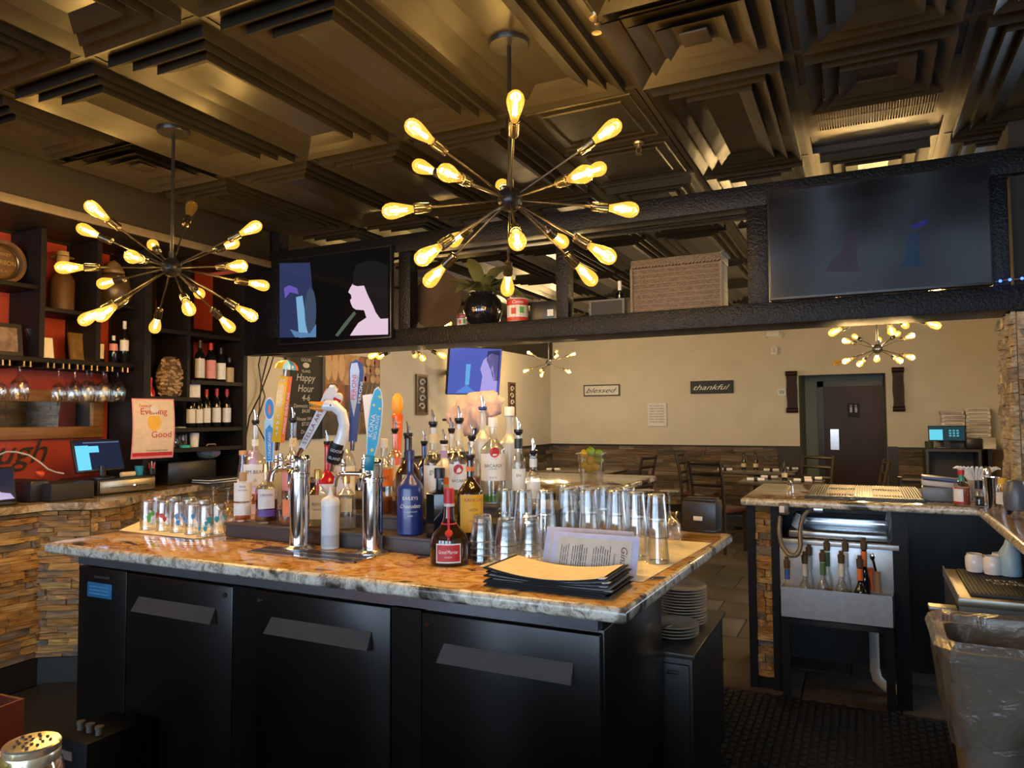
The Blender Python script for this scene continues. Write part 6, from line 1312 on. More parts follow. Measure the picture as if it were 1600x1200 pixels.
# ================================================================== lemons on the service bar
p = at(925, 758, Z=BT+.011); p.z = BT+.0115; s = mpp(p)
t = thing('fruit_bucket', 'clear plastic tub of lemons and limes on the service bar', 'tub', p, R(10)); G_tub = glass('cloudy_plastic', (.90, .88, .82), .12, .1, .10, (.6, .55, .42))
MB().add(*loft([(rrect(16*s, 15*s, 3*s), 0), (rrect(19*s, 18*s, 3*s), 48*s), (rrect(22*s, 21*s, 3*s), 48.5*s), (rrect(22*s, 21*s, 3*s), 50*s), (rrect(18.5*s, 17.5*s, 3*s), 50*s), (rrect(15.5*s, 14.5*s, 3*s), 1*s)])).build('tub', G_tub, t)
lem = M('lemon_peel', (.74, .54, .03), .45, bump=.2, bscale=200, bdist=.001); lim = M('lime_peel', (.22, .38, .03), .45, bump=.2, bscale=200, bdist=.001)
LEM = MB().lathe([(.0001, -.040), (.006, -.038), (.014, -.033), (.026, -.020), (.030, 0), (.026, .020), (.014, .033), (.006, .038), (.0001, .041)], 16)
lm1, lm2 = LEM.mesh('lemon', lem), LEM.mesh('lime', lim); random.seed(8)
for i, (dx, dz, k) in enumerate(((-10, 49, 0), (1, 54, 1), (11, 51, 1), (2, 40, 0), (-9, 33, 0), (8, 31, 0), (-2, 28, 0), (13, 40, 1))):
    o = link('lime' if k else 'lemon', lm2 if k else lm1, None, None, (p.x+dx*s*.95, p.y+rand(-.02, .02)-.01, p.z+dz*s-.005)); o.rotation_euler = (rand(0, 3), rand(0, 3), rand(0, 3)); o.scale = (.9,)*3
    tag(o, ('yellow lemon on top of the tub nearest the bottles', 'dark green lime on top of the tub', 'bright green lime on top of the tub, far side', 'large yellow lemon in the middle of the tub', 'lemon behind the plastic, nearest the bottles', 'lemon behind the plastic, away from the bottles', 'lemon low in the middle of the tub', 'lime beside the large lemon in the tub')[i], 'fruit', 'citrus in the plastic tub')
# ================================================================== things on the overhead shelf
def px_poly(name, pts, Y, mat, parent, th=.001):
    """flat printed/lit shape on the screen plane"""
    v = [Q(x, y, Y) for x, y in pts]; n = len(v); vv = [tuple(q) for q in v]+[(q.x, Y+th, q.z) for q in v]
    return MB().add(vv, [tuple(range(n)), tuple(range(2*n-1, n-1, -1))]+[(i, (i+1) % n, n+(i+1) % n, n+i) for i in range(n)]).build(name, mat, parent, smooth=False)
TVY = 3.955
x0, x1 = Q(437, 460, TVY).x, Q(609, 460, TVY).x; z0, z1 = 2.01, Q(437, 408, TVY).z
t = thing('television', 'flat television on the overhead shelf showing a dark-haired singer at a microphone', 'television', (0, 0, 0))
MB().box(x0-.015, x1+.008, TVY+.004, TVY+.042, z0-.012, z1+.012, bv=.004).build('housing', black_pl, t)
MB().box(x0, x1, TVY+.002, TVY+.006, z0, z1).build('screen', emis('tv_black', (.0015, .0013, .0015), 1), t, smooth=False)
Z8 = lambda pts: [(400+.3125*a, 380+.3125*b) for a, b in pts]
sc_ = [('backdrop_picture', [(118, 100), (270, 97), (300, 470), (118, 472)], (.010, .014, .038), 1), ('microphone_picture', [(200, 270), (232, 262), (262, 470), (215, 472)], (.07, .15, .23), 1), ('stand_picture', [(170, 430), (195, 470), (300, 470), (300, 405), (270, 450), (215, 445)], (.035, .08, .15), 1),
       ('hand_picture', [(140, 225), (165, 210), (205, 225), (212, 255), (170, 245), (145, 275)], (.05, .035, .16), 1), ('skin_picture', [(485, 200), (470, 225), (461, 245), (475, 258), (478, 275), (470, 285), (474, 300), (484, 322), (500, 332), (540, 335), (552, 372), (512, 398), (490, 430), (470, 462), (660, 456), (660, 372), (612, 368), (600, 330), (570, 270), (540, 205)], (.27, .205, .25), 1),
       ('hair_picture', [(500, 110), (486, 150), (484, 208), (505, 215), (540, 212), (560, 262), (585, 312), (598, 345), (622, 378), (660, 376), (660, 110), (600, 88), (545, 90)], (.004, .0035, .004), 1), ('guitar_picture', [(395, 462), (440, 400), (490, 340), (500, 352), (455, 410), (410, 466)], (.03, .04, .03), 1)]
for i, (n, pts, c, s_) in enumerate(sc_): px_poly(n, Z8(pts), TVY+.0012-.0004*i, emis('tv_'+n, c, s_), t)
e_ = [(485+9*math.cos(a), 486+37*math.sin(a)) for a in [k*math.pi/10 for k in range(20)]]; px_poly('filter_picture', e_, TVY+.0008, emis('tv_filter', (.018, .026, .045), 1), t)
# big screen
TY2 = 3.93; x0, x1 = Q(1201, 400, TY2).x, Q(1551, 400, TY2).x; zA, zB = Q(1205, 468, TY2).z, Q(1201, 302, TY2).z
t = thing('television', 'large dark glossy television mounted on the overhead shelf, window glare in its corner', 'television', (0, 0, 0))
MB().box(x0, x1, TY2+.004, TY2+.05, zA-.005, zB+.012, bv=.004).build('housing', black_pl, t)
MB().box(x0+.008, x1-.008, TY2+.001, TY2+.006, zA+.008, zB).build('screen', M('dark_screen', (.004, .004, .006), .17, spec=.9), t, smooth=False)
for n, pts, c in (('figure_picture', [(1290, 425), (1300, 405), (1318, 392), (1316, 376), (1324, 362), (1340, 360), (1344, 380), (1338, 398), (1344, 425)], (.010, .0075, .013)), ('microphone_picture', [(1418, 364), (1434, 362), (1437, 405), (1450, 415), (1405, 418), (1416, 405)], (.004, .009, .019)), ('light_picture', [(1424, 352), (1450, 342), (1448, 350), (1428, 358)], (.006, .006, .05))):
    px_poly(n, pts, TY2+.0004, emis('tv2_'+n, c, 1), t)
# round tray, plant, tins, box
SHZ = SHELF_Z+.001
p = Q(690, 500, 4.2); r_ = 45*mpp(p); t = thing('round_tray', 'large dark brown round tray leaning on the overhead shelf', 'tray', (p.x, 4.13, SHZ)); tl = Matrix.Rotation(R(-8), 4, 'X') @ Matrix.Translation((0, 0, r_)) @ Matrix.Rotation(R(90), 4, 'X')
MB().lathe([(.0001, 0), (r_*.86, 0), (r_*.92, .012), (r_, .014), (r_, .02), (r_*.9, .018), (.0001, .006)], 36, tl).build('disc', M('tray_brown', (.055, .032, .018), .4), t)
p = Q(755, 505, 4.16); s = mpp(p); t = thing('potted_plant', 'broad-leaved plant in a glossy black round pot on the overhead shelf', 'plant', (p.x, 4.16, SHZ))
MB().lathe([(.0001, 0), (17*s, 0), (26*s, 8*s), (31*s, 24*s), (28*s, 40*s), (21*s, 49*s), (22*s, 52*s), (19*s, 52*s), (18*s, 48*s), (.0001, 46*s)], 28).build('pot', M('pot_glaze', (.008, .008, .009), .08, coat=.6), t)
leaf_m = M('leaf_green', (.10, .12, .035), .35, c2=(.20, .18, .06), scale=5); random.seed(21)
def leaf(L, W):
    v = []; f = []; n = 6
    for i in range(n+1):
        s_ = i/n; w = W*math.sin(math.pi*min(1, s_*.97+.03))**.8; x = L*s_; z = L*(.45*s_-.62*s_*s_)
        v += [(x, -w, z+w*.25), (x, 0, z), (x, w, z+w*.25)]
    for i in range(n):
        for k in range(2): f.append((i*3+k, i*3+k+1, i*3+4+k, i*3+3+k))
    mb = MB().add(v, f); mb.add([(a, b, c-.0012) for a, b, c in v], [q[::-1] for q in f]); return mb.mesh('leaf', leaf_m)
LF = [leaf(.24, .036), leaf(.32, .046), leaf(.19, .030)]
for i in range(30):
    a = rand(0, 6.28); o = link('leaf', LF[i % 3], t, loc=(.02*math.cos(a), .02*math.sin(a), 48*s+rand(0, .05))); o.rotation_euler = (rand(-.3, .3), rand(-.75, .05), a)
p = Q(809, 503, 4.1); s = mpp(p)
def tin(px, pyb, w, h, Y, label):
    p = Q(px, pyb, Y); s = mpp(p); r = w*s; H = h*s; t = thing('tomato_tin', label, 'tin can', (p.x, Y, SHZ), face_cam((p.x, Y)), 'tomato tins on the overhead shelf')
    MB().lathe([(.0001, 0), (r, 0), (r*1.02, .003), (r, .006), (r, H-.006), (r*1.02, H-.003), (r, H), (r*.96, H-.004), (.0001, H-.004)], 24).build('can', gy_, t)
    label_patch(MB(), r*1.015, H*.04, H*.96, 0, r*5).build('paper_label', wl_, t); label_patch(MB(), r*1.022, H*.70, H*.96, 0, r*5).build('red_band', og_ if False else M('tin_red', (.55, .05, .03), .45), t); label_patch(MB(), r*1.022, H*.04, H*.2, 0, r*5).build('red_band', M('tin_red'), t)
    letters('lettering', [(('Cento', H*.14, 0, H*.83), dict(wrap=r*1.03, shear=.3))], wi, t); label_patch(MB(), r*1.025, H*.32, H*.58, -.4, r*.5).build('tomato_print', M('tin_red'), t); label_patch(MB(), r*1.025, H*.36, H*.62, .4, r*.45).build('leaf_print', M('print_green'), t)
tin(809, 503, 16.5, 37, 4.10, 'large red and white tomato tin to one side of the plant pot'); tin(722, 508, 8, 24, 4.22, 'small tomato tin half hidden by the round tray')
p = Q(848, 500, 4.12); s = mpp(p); t = thing('black_box', 'black box with a small white price sticker next to the tomato tin', 'box', (p.x, 4.12, SHZ)); MB().box(-22*s, 20*s, 0, .14, 0, 32*s, bv=.004).build('box', black_pl, t); MB().box(8*s, 18*s, -.002, .002, 8*s, 18*s).build('sticker', wl_, t, smooth=False)
p = Q(948, 495, 4.10); s = mpp(p); t = thing('slate_caddy', 'small grey-framed slate board crate on the overhead shelf', 'chalkboard', (p.x, 4.10, SHZ)); w = 29*s; h = 27*s; gf = M('weathered_grey', (.12, .12, .12), .7)
f = MB(); f.box(-w, w, 0, .02, 0, 3*s); f.box(-w, w, 0, .02, h-3*s, h); f.box(-w, -w+4*s, 0, .02, 3*s, h-3*s); f.box(w-4*s, w, 0, .02, 3*s, h-3*s); f.build('frame', gf, t, smooth=False); MB().box(-w+4*s, w-4*s, .006, .012, 3*s, h-3*s).build('slate', M('slate_dark', (.015, .016, .017), .6), t, smooth=False); MB().box(-w, w, .02, .16, 0, h*.96).build('crate', gf, t, smooth=False); MB().cyl((-w-8*s, .08, h*.6), (-w, .08, h*.6), .004, seg=8).build('peg', gy_, t)
wb_ = thing('wine_bottle', 'small clear bottle with white capsule standing on the slate crate', 'bottle', (Q(967, 466, 4.17).x, 4.19, SHZ+27*s+.001)); MB().lathe([(.0001, 0), (8*s, 0), (8*s, 9*s), (3*s, 14*s), (2.6*s, 18*s)], 16).build('glass_body', G_green, wb_); MB().lathe([(3*s, 16*s), (3*s, 31*s), (.0001, 31*s)], 14).build('foil_cap', paper, wb_)
# wicker trunk
p = Q(1056, 487, 4.06); s = mpp(p); t = thing('wicker_trunk', 'woven wicker trunk with domed rim on the overhead shelf', 'basket', (p.x, 4.06, SHZ)); W, H, Dp = 70*s, 72*s, .22
wk, nt, b = nodes_of('wicker'); b.inputs['Roughness'].default_value = .7; tc = N(nt, 'ShaderNodeTexCoord'); br = N(nt, 'ShaderNodeTexBrick'); br.inputs['Scale'].default_value = 42; br.inputs['Color1'].default_value = (.27, .21, .15, 1); br.inputs['Color2'].default_value = (.15, .115, .08, 1); br.inputs['Mortar'].default_value = (.04, .025, .015, 1); br.inputs['Mortar Size'].default_value = .035; mp = N(nt, 'ShaderNodeMapping'); mp.inputs['Rotation'].default_value = (R(90), 0, 0); nt.links.new(tc.outputs['Object'], mp.inputs[0]); nt.links.new(mp.outputs[0], br.inputs['Vector']); nt.links.new(br.outputs['Color'], b.inputs['Base Color']); bp = N(nt, 'ShaderNodeBump', i_Strength=.8, i_Distance=.004); nt.links.new(br.outputs['Fac'], bp.inputs['Height']); bp.invert = True; nt.links.new(bp.outputs[0], b.inputs['Normal'])
MB().box(-W, W, 0, Dp, 0, H, bv=.006).build('body', wk, t)
rim = M('wicker_rim', (.22, .165, .115), .7); hz_ = H
MB().box(-W-.006, W+.006, -.008, Dp+.006, H, H+14*s, bv=.012).build('lid', wk, t)
cd_ = MB().tube([(-.012, 0, -.006), (0, -.008, 0), (.012, 0, .006)], .0045, 6).mesh('braid', rim)
for i in range(26): link('braid', cd_, t, loc=(-W+.01+i*(2*W-.02)/25, -.012, H+.006)); 
for i in range(18): link('braid', cd_, t, loc=(W+.006, -.002+i*.0124, H+13*s))
for x in (-W, W): MB().cyl((x, -.004, 0), (x, -.004, H), .009, seg=8).build('corner_post', rim, t)
for i in range(9):
    z = .02+i*(H-.03)/8
    MB().cyl((-W, -.001, z), (W, -.001, z), .0035, seg=6).build('weaver', rim, t)
# string of blue LEDs on the end post
t = thing('led_string', 'short string of glowing blue led lights at the end of the overhead shelf', 'led lights', (0, 0, 0)); pts = [Q(1556, 440, 3.975), Q(1575, 437, 3.975), Q(1590, 436, 3.975), Q(1610, 433, 3.975)]; MB().tube(pts, .004, 6).build('wire', M('wire_brown', (.10, .05, .04), .5), t)
for q in ((1563, 439), (1578, 437), (1597, 435)): MB().ball(Q(*q, 3.968), .007, 8, 6).build('led', emis('led_blue', (.03, .08, 1.0), 3), t)
t = thing('tv_cables', 'dark cables dangling down the wall beside the shelving tower', 'cables', (0, 0, 0))
for pts in (((430, 535), (418, 560), (408, 600), (405, 640), (402, 665), (415, 690)), ((434, 535), (422, 575), (405, 620), (390, 650), (383, 690)), ((412, 535), (404, 570), (408, 598), (414, 620), (404, 650))): MB().tube([P(a, b, -4.60) for a, b in pts], .006, 6).build('cable', black_pl, t)

# ================================================================== dining room walls
WX = XL+.004
def on_left(px, py): return P(px, py, WX)
LM = lambda p: Matrix.Translation(p) @ Matrix.Rotation(R(90), 4, 'Z')
a, b = on_left(447, 560), on_left(502, 700)
t = thing('chalkboard', 'tall black chalkboard with handwritten happy hour list on the dining wall', 'chalkboard', (WX, (a.y+b.y)/2, 1.27), R(90)); W = (b.y-a.y)/2; H = .78
MB().box(-W, W, -.02, -.0, 0, H).build('board', M('chalk_black', (.016, .016, .017), .7), t, smooth=False); fm = M('frame_grey', (.06, .06, .065), .5)
for x in (-W, W): MB().box(x-.02, x+.02, -.03, 0, 0, H).build('frame_rail', fm, t, smooth=False)
chalk = M('chalk', (.55, .55, .52), .9)
for s_, h_, z_ in (('Happy', .07, .56), ('Hour', .07, .47), ('4-6', .06, .385), ('Domestic Drafts', .035, .31), ('$4.00', .035, .26), ('House Wine', .035, .19), ('$7.00', .035, .14), ('Drinks', .035, .07)): letters('chalk_lettering', [((s_, h_, .0, z_), dict(shear=.2))], chalk, t, off=-.0215)
letters('chalk_lettering', [(('GOOSE', .03, .0, .735), {})], chalk, t, off=-.0215); letters('chalk_lettering', [(('ISLAND', .025, .0, .63), {})], chalk, t, off=-.0215); MB().prism(oval(.09, .05, 14, .66), .020, .0218, XZ).build('chalk_goose', chalk, t, smooth=False)
# photo collage
a, b = on_left(504, 560), on_left(592, 690); t = thing('photo_collage', 'patchwork poster of wine glasses, corks and bottle crates on the dining wall', 'poster', (WX, (a.y+b.y)/2, 1.30), R(90)); W = (b.y-a.y)/2; H = .80
tiles = [(-1, -.3, .62, 1, (.50, .26, .10), (.16, .08, .04)), (-.3, .25, .62, 1, (.55, .36, .16), (.30, .14, .05)), (.25, 1, .66, 1, (.10, .05, .03), (.14, .06, .03)), (-1, -.3, .30, .62, (.34, .12, .04), (.20, .06, .02)), (-.3, .25, .28, .62, (.22, .05, .04), (.05, .03, .02)), (.25, 1, .28, .66, (.035, .028, .022), (.06, .04, .03)), (-1, -.3, 0, .30, (.10, .07, .05), (.05, .04, .03)), (-.3, .25, 0, .28, (.30, .19, .10), (.18, .10, .05)), (.25, 1, 0, .28, (.26, .15, .07), (.08, .05, .03))]
for i, (x0, x1, z0, z1, c1, c2) in enumerate(tiles): MB().box(x0*W, x1*W, -.012, 0, z0*H, z1*H).build('photo_tile', M('collage_%d' % i, c1, .5, c2=c2, scale=7), t, smooth=False)
random.seed(2); cc = [M('cork_face_a', (.50, .26, .14), .6), M('cork_face_b', (.36, .13, .07), .6), M('cork_face_c', (.58, .38, .20), .6)]
for i in range(4):
    for j in range(3):
        x = (.34+i*.18)*W+rand(-.02, .02); z = (.71+j*.11)*H
        MB().prism(oval(.085, .085, 14, z-.04), .012, .016, Matrix.Translation((x, 0, 0)) @ XZ).build('cork_print', cc[(i+j*2) % 3], t, smooth=False)
for k in range(3): MB().prism([(W*(.28+k*.24), H*.30), (W*(.31+k*.24), H*.30), (W*(.55+k*.16), H*.64), (W*(.52+k*.16), H*.64)], .012, .015, XZ).build('lattice_print', M('lattice_wood', (.36, .22, .10), .6), t, smooth=False)
for k in range(3):
    MB().prism(oval(.10, .28, 14, H*.66), .012, .0145, Matrix.Translation((-W*.85+k*.22*W, 0, 0)) @ XZ).build('glass_print', M('glass_print', (.56, .36, .20), .5), t, smooth=False)
# carved scroll panels
def carved(label, px0, px1, py0, py1):
    a, b = on_left(px0, py1), on_left(px1, py0); t = thing('scroll_wall_art', label, 'wall art', (WX, (a.y+b.y)/2, a.z), R(90), 'carved scroll panels'); W = (b.y-a.y)/2; H = b.z-a.z; bw = W*.22
    f = MB(); f.box(-W, W, -.02, 0, 0, bw); f.box(-W, W, -.02, 0, H-bw, H); f.box(-W, -W+bw, -.02, 0, bw, H-bw); f.box(W-bw, W, -.02, 0, bw, H-bw); f.build('frame', M('walnut', (.14, .075, .035), .5), t, smooth=False)
    MB().box(-W+bw, W-bw, -.006, 0, bw, H-bw).build('backing', M('walnut_dark', (.05, .035, .025), .6), t, smooth=False)
    for k in range(4):
        zc = H*(.2+.2*k); s_ = 1 if k % 2 else -1; pts = [(s_*W*.5*math.cos(u)*(1-u/9), -.012, zc+H*.09*math.sin(u)*(1-u/9)) for u in [j*.45 for j in range(14)]]
        MB().tube(pts, W*.10, 6).build('scroll', M('scroll_white', (.55, .52, .46), .6), t)
carved('carved white scroll panel in brown frame beside the orange tap handle', 649, 667, 586, 648); carved('carved white scroll panel in brown frame next to the room corner', 794, 804, 598, 650)
# wall television in the dining room
c_ = P(742, 580, -4.25); t = thing('television', 'small bright wall television in the dining room showing the same singer', 'television', c_, face_cam(c_, R(25))); s = mpp(c_); W, H = 40*s/math.cos(R(25)), 36*s
tl = Matrix.Rotation(R(10), 4, 'X'); MB().box(-W-.01, W+.01, 0, .05, -H-.01, H+.01, tl, bv=.004).build('housing', black_pl, t); MB().box(-W, W, -.003, .001, -H, H, tl).build('screen', emis('tv3_screen', (.030, .042, .17), 1), t, smooth=False)
for n, pts, c in (('face_picture', [(.25, -.9), (.3, -.2), (.2, .1), (.3, .5), (.6, .8), (.9, .7), (.9, -.9)], (.15, .13, .28)), ('hair_picture', [(.45, .9), (.42, .5), (.6, .1), (.75, -.4), (.95, -.4), (.95, .95)], (.012, .012, .045)), ('microphone_picture', [(-.35, -.6), (-.2, -.6), (-.18, .3), (-.36, .3)], (.05, .15, .28)), ('stand_picture', [(-.7, -.95), (-.3, -.6), (.1, -.95)], (.04, .09, .25))):
    MB().prism([(x*W, z*H) for x, z in pts], .0035, .0042, tl @ XZ).build(n, emis('tv3_'+n, c, 1), t, smooth=False)
ia = Matrix.Rotation(-face_cam(c_, R(25)), 4, 'Z') @ Vector((XL+.003-c_.x, 0, 0)); MB().tube([(0, .05, 0), tuple(ia*.5+Vector((0, .02, 0))), tuple(ia)], .03, 8).build('wall_arm', BLK, t)
# pink towel over a stand behind the bottles
TWY = 3.02; p0 = Q(742, 640, TWY); t = thing('pink_towel', 'pale pink towel draped behind the bottles below the wall television', 'towel', (0, 0, 0)); random.seed(33)
ol_ = [(696, 658), (707, 634), (719, 619), (741, 612), (770, 610), (791, 624), (781, 645), (770, 653), (755, 668), (741, 679), (726, 682), (713, 673), (702, 665)]
den = []
for i in range(len(ol_)):
    (ax, ay), (bx_, by_) = ol_[i], ol_[(i+1) % len(ol_)]
    for k in range(4): den.append((ax+(bx_-ax)*k/4, ay+(by_-ay)*k/4))
nn = len(den); v = []; f = []; RG = 7
for side in (0, .004):
    for j in range(RG+1):
        q = .02+.98*j/RG
        for i, (x_, y_) in enumerate(den):
            w_ = Q(744+(x_-744)*q, 634+(y_-634)*q, TWY); a_ = 2*math.pi*i/nn
            fold = (.016*math.sin(w_.x*80+w_.z*25)+.010*math.sin(w_.x*150-w_.z*50))*(.35+.65*q); v.append((w_.x, TWY-.035*(1-q*q)+fold+side, w_.z))
    o_ = len(v)-(RG+1)*nn
    for j in range(RG):
        for i in range(nn): f.append((o_+j*nn+i, o_+j*nn+(i+1) % nn, o_+(j+1)*nn+(i+1) % nn, o_+(j+1)*nn+i))
L_ = (RG+1)*nn
for i in range(nn): f.append((RG*nn+i, RG*nn+(i+1) % nn, L_+RG*nn+(i+1) % nn, L_+RG*nn+i))
f += [tuple(range(nn)), tuple(range(L_, L_+nn))]
MB().add(v, f).build('cloth', M('pink_terry', (.62, .46, .43), .95, bump=.6, bscale=170), t, ang=80)
st2 = thing('towel_stand', 'black stand under the pale pink towel behind the bottles', 'stand', (p0.x, TWY, CTZ)); hT = Q(742, 616, TWY).z-CTZ; MB().cyl((0, 0, 0), (0, 0, hT-.03), .008, seg=8).build('pole', BLK, st2); MB().cyl((Q(692, 656, TWY).x-p0.x, 0, Q(692, 656, TWY).z-CTZ), (0, 0, Q(742, 652, TWY).z-CTZ), .006, seg=8).build('side_arm', BLK, st2); MB().lathe([(.0001, 0), (.06, 0), (.06, .01), (.0001, .012)], 18).build('foot', BLK, st2)

# far wall
FYW = YF-.003
def far_sign(name, label, px0, px1, py0, py1, fm, bm2, word=None, wm=None, cat='sign', fw_=.02, sh=.5):
    a, b = Q((px0+px1)/2, py1, FYW), Q((px0+px1)/2, py0, FYW); W = (px1-px0)/2*(Q(px0+1, py0, FYW)-Q(px0, py0, FYW)).length; H = b.z-a.z; t = thing(name, label, cat, (a.x, FYW, a.z))
    MB().box(-W, W, -.025, 0, 0, H).build('frame', fm, t, smooth=False); MB().box(-W+fw_, W-fw_, -.028, -.02, fw_, H-fw_).build('face', bm2, t, smooth=False)
    if word: letters('lettering', [((word, H*.42, 0, H*.5), dict(w=W*1.72, shear=sh))], wm, t, off=-.030)
    return t, W, H
far_sign('word_sign', 'white sign with flowing black script, dark frame, nearer the room corner', 913, 968, 601, 619, M('frame_brown', (.05, .035, .025), .5), wl_, 'blessed', ink); far_sign('word_sign', 'black sign with flowing white script above the dining tables', 1080, 1145, 595, 615, M('slate_dark', (.015, .016, .017), .6), M('slate_face', (.03, .032, .034), .6), 'thankful', wi)
t, W, H = far_sign('quote_sheet', 'white notice sheet with several lines of small capitals', 1013, 1042, 630, 666, paper, wl_, None, None, 'notice', .005)
for i, w_ in enumerate(('LIFE IS SHORT THEY', 'PEOPLE WILL FORGET', 'WHAT YOU SAID', 'WHAT YOU DID BUT', 'WILL NEVER FORGET', 'HOW YOU MADE', 'THEM FEEL')): letters('lettering', [((w_, H*.055, 0, H*(.88-i*.115)), dict(w=W*1.6))], ink, t, off=-.030)
def totem(label, px0, px1, py0, py1):
    a, b = Q((px0+px1)/2, py1, FYW), Q((px0+px1)/2, py0, FYW); W = (px1-px0)/2*mpp(a)*1.08; H = b.z-a.z; t = thing('carved_totem', label, 'wall art', (a.x, FYW, a.z), 0, 'dark carved wall boards'); dm = M('dark_mahogany', (.030, .013, .008), .5, spec=.25)
    MB().prism([(-W, 0), (W, 0), (W*.95, H*.3), (W, H*.5), (W*.9, H*.7), (W, H), (-W, H), (-W*.9, H*.75), (-W, H*.5), (-W*.85, H*.25)], 0, .06, XZ).build('board', dm, t, smooth=False)
    for z in (0.06, .94): MB().cyl((-W*1.05, -.06, z*H), (W*1.05, -.06, z*H), .035, seg=12).build('end_roll', dm, t)
    for k in range(6): MB().prism([(-W*.5, H*(.18+k*.11)), (0, H*(.15+k*.11)), (W*.5, H*(.18+k*.11)), (W*.3, H*(.24+k*.11)), (-W*.3, H*(.24+k*.11))], .06, .085, XZ).build('carving', M('mahogany_light', (.055, .028, .018), .6, spec=.2), t, smooth=False)
totem('tall dark carved board on the wall nearer the dining tables', 1231, 1246, 580, 645); totem('tall dark carved board between the restroom door and the pizza boxes', 1397, 1412, 574, 643)
o = MB().box(-.06, .06, -.03, 0, -.055, .055, bv=.006).build('thermostat', white_pl); p = Q(1222, 613, FYW); o.location = p; tag(o, 'white wall thermostat next to the dark carved board', 'thermostat'); o2 = MB().box(-.035, .035, -.032, -.029, -.02, .03).build('display', M('lcd_grey', (.35, .38, .35), .4), o, smooth=False)
o = MB().box(-.045, .045, -.04, 0, -.06, .06, bv=.006).build('fire_strobe', white_pl); p = Q(1210, 548, FYW); o.location = p; tag(o, 'small white alarm strobe high on the far wall', 'alarm'); MB().box(-.018, .018, -.044, -.04, -.03, .03, bv=.002).build('lens', gy_, o)
t = thing('smoke_detector', 'white exit-light unit with two lamps near the ceiling of the dining room', 'emergency light', Q(1208, 522, FYW)); MB().box(-.09, .09, -.05, 0, -.04, .04, bv=.008).build('housing', white_pl, t)
for x in (-.11, .11): MB().lathe([(.0001, 0), (.03, .0), (.045, -.05), (.0001, -.05)], 14, Matrix.Translation((x, -.03, .0)) @ Matrix.Rotation(R(60), 4, 'X')).build('lamp', white_pl, t)
# restroom door
DY = YF+1.295; xa, xb = Q(1289, 680, DY).x, Q(1381, 680, DY).x; zt = Q(1335, 604, DY).z
dmt = M('dark_red_door', (.060, .022, .018), .42, spec=.3, c2=(.048, .016, .013), scale=3)
d1 = struct(MB().box(xa, xb, DY-.04, DY, 0.01, zt).build('door_1', dmt, smooth=False)); fr_ = M('door_frame_black', (.02, .022, .024), .4)
f = MB(); f.box(xa-.09, xa-.003, DY-.06, DY, 0, zt+.09); f.box(xb+.003, xb+.09, DY-.06, DY, 0, zt+.09); f.box(xa-.09, xb+.09, DY-.06, DY, zt+.003, zt+.09); f.build('door_frame', fr_, d1, smooth=False)
MB().box(xa+.08, xa+.20, DY-.046, DY-.038, .92, 1.24).build('push_plate', steel, d1, smooth=False); sg = MB().box((xa+xb)/2-.08, (xa+xb)/2+.09, DY-.048, DY-.04, 1.42, 1.64).build('restroom_sign', ink, d1, smooth=False); q = MB()
for dx in (-.03, .04): q.ball(((xa+xb)/2+dx, DY-.05, 1.60), .016, 8, 6); q.box((xa+xb)/2+dx-.016, (xa+xb)/2+dx+.016, DY-.051, DY-.048, 1.50, 1.58)
q.build('restroom_symbol', wi, sg, smooth=False)
# host stand with register and pizza boxes
HY = 10.15; hz = Q(1490, 702, HY).z; ha, hb = Q(1447, 720, HY).x, Q(1534, 720, HY).x
t = thing('host_cabinet', 'grey-blue cabinet carrying the second register by the far wall', 'cabinet', (0, HY, 0)); gbl = M('slate_blue', (.050, .055, .065), .5)
MB().box(ha, hb, 0, .5, hz-.03, hz).build('top', gbl, t, smooth=False); MB().box(ha, ha+.03, 0, .5, 0, hz-.03).build('side', gbl, t, smooth=False); MB().box(hb-.03, hb, 0, .5, 0, hz-.03).build('side', gbl, t, smooth=False); MB().box(ha, hb, .46, .5, 0, hz-.03).build('back', gbl, t, smooth=False); MB().box(ha+.03, hb-.03, .02, .46, .42, .45).build('shelf', gbl, t, smooth=False)
a, b = Q(1456, 692, HY-.1+.12), Q(1504, 665, HY-.1+.12); c = Q(1480, 690, HY+.15); s = mpp(c); t = thing('register_screen', 'small register monitor with turquoise panel on the grey cabinet', 'monitor', (Q(1480, 690, HY+.12).x, HY+.12, hz+.001)); W = 25*s; MB().box(-W, W, 0, .03, 12*s, 36*s, Matrix.Rotation(R(-8), 4, 'X'), bv=.005).build('housing', black_pl, t); sc2 = MB().box(-W+.01, W-.01, -.003, .001, 13*s, 35*s, Matrix.Rotation(R(-8), 4, 'X')).build('screen', emis('screen_teal_dark', (.005, .016, .02), 1), t, smooth=False); MB().box(-W+.012, -W*.22, -.0045, -.003, 13.5*s, 30*s, Matrix.Rotation(R(-8), 4, 'X')).build('side_panel', emis('screen_turquoise', (.05, .24, .30), 1), sc2, smooth=False)
for i in range(3):
    for j in range(3): MB().box(W*(.12+i*.2), W*(.25+i*.2), -.0045, -.003, (19+j*4)*s, (21.5+j*4)*s, Matrix.Rotation(R(-8), 4, 'X')).build('key_tile', emis('screen_key', (.04, .14, .17), 1), sc2, smooth=False)
MB().box(-.12, .12, -.02, .12, 0, .02, bv=.004).build('base', black_pl, t); MB().box(-.03, .03, .02, .06, .02, .14).build('stem', black_pl, t, smooth=False)
o = MB().box(-.085, .085, -.1, .1, 0, .13, bv=.015).build('receipt_printer', black_pl); o.location = (Q(1521, 695, HY+.2).x, HY+.2, hz+.001); tag(o, 'black receipt printer beside the small register monitor', 'printer')
pzm = stone_mat('pizza_card', [(.80, .76, .70), (.84, .81, .76), (.76, .72, .66)], .7); 
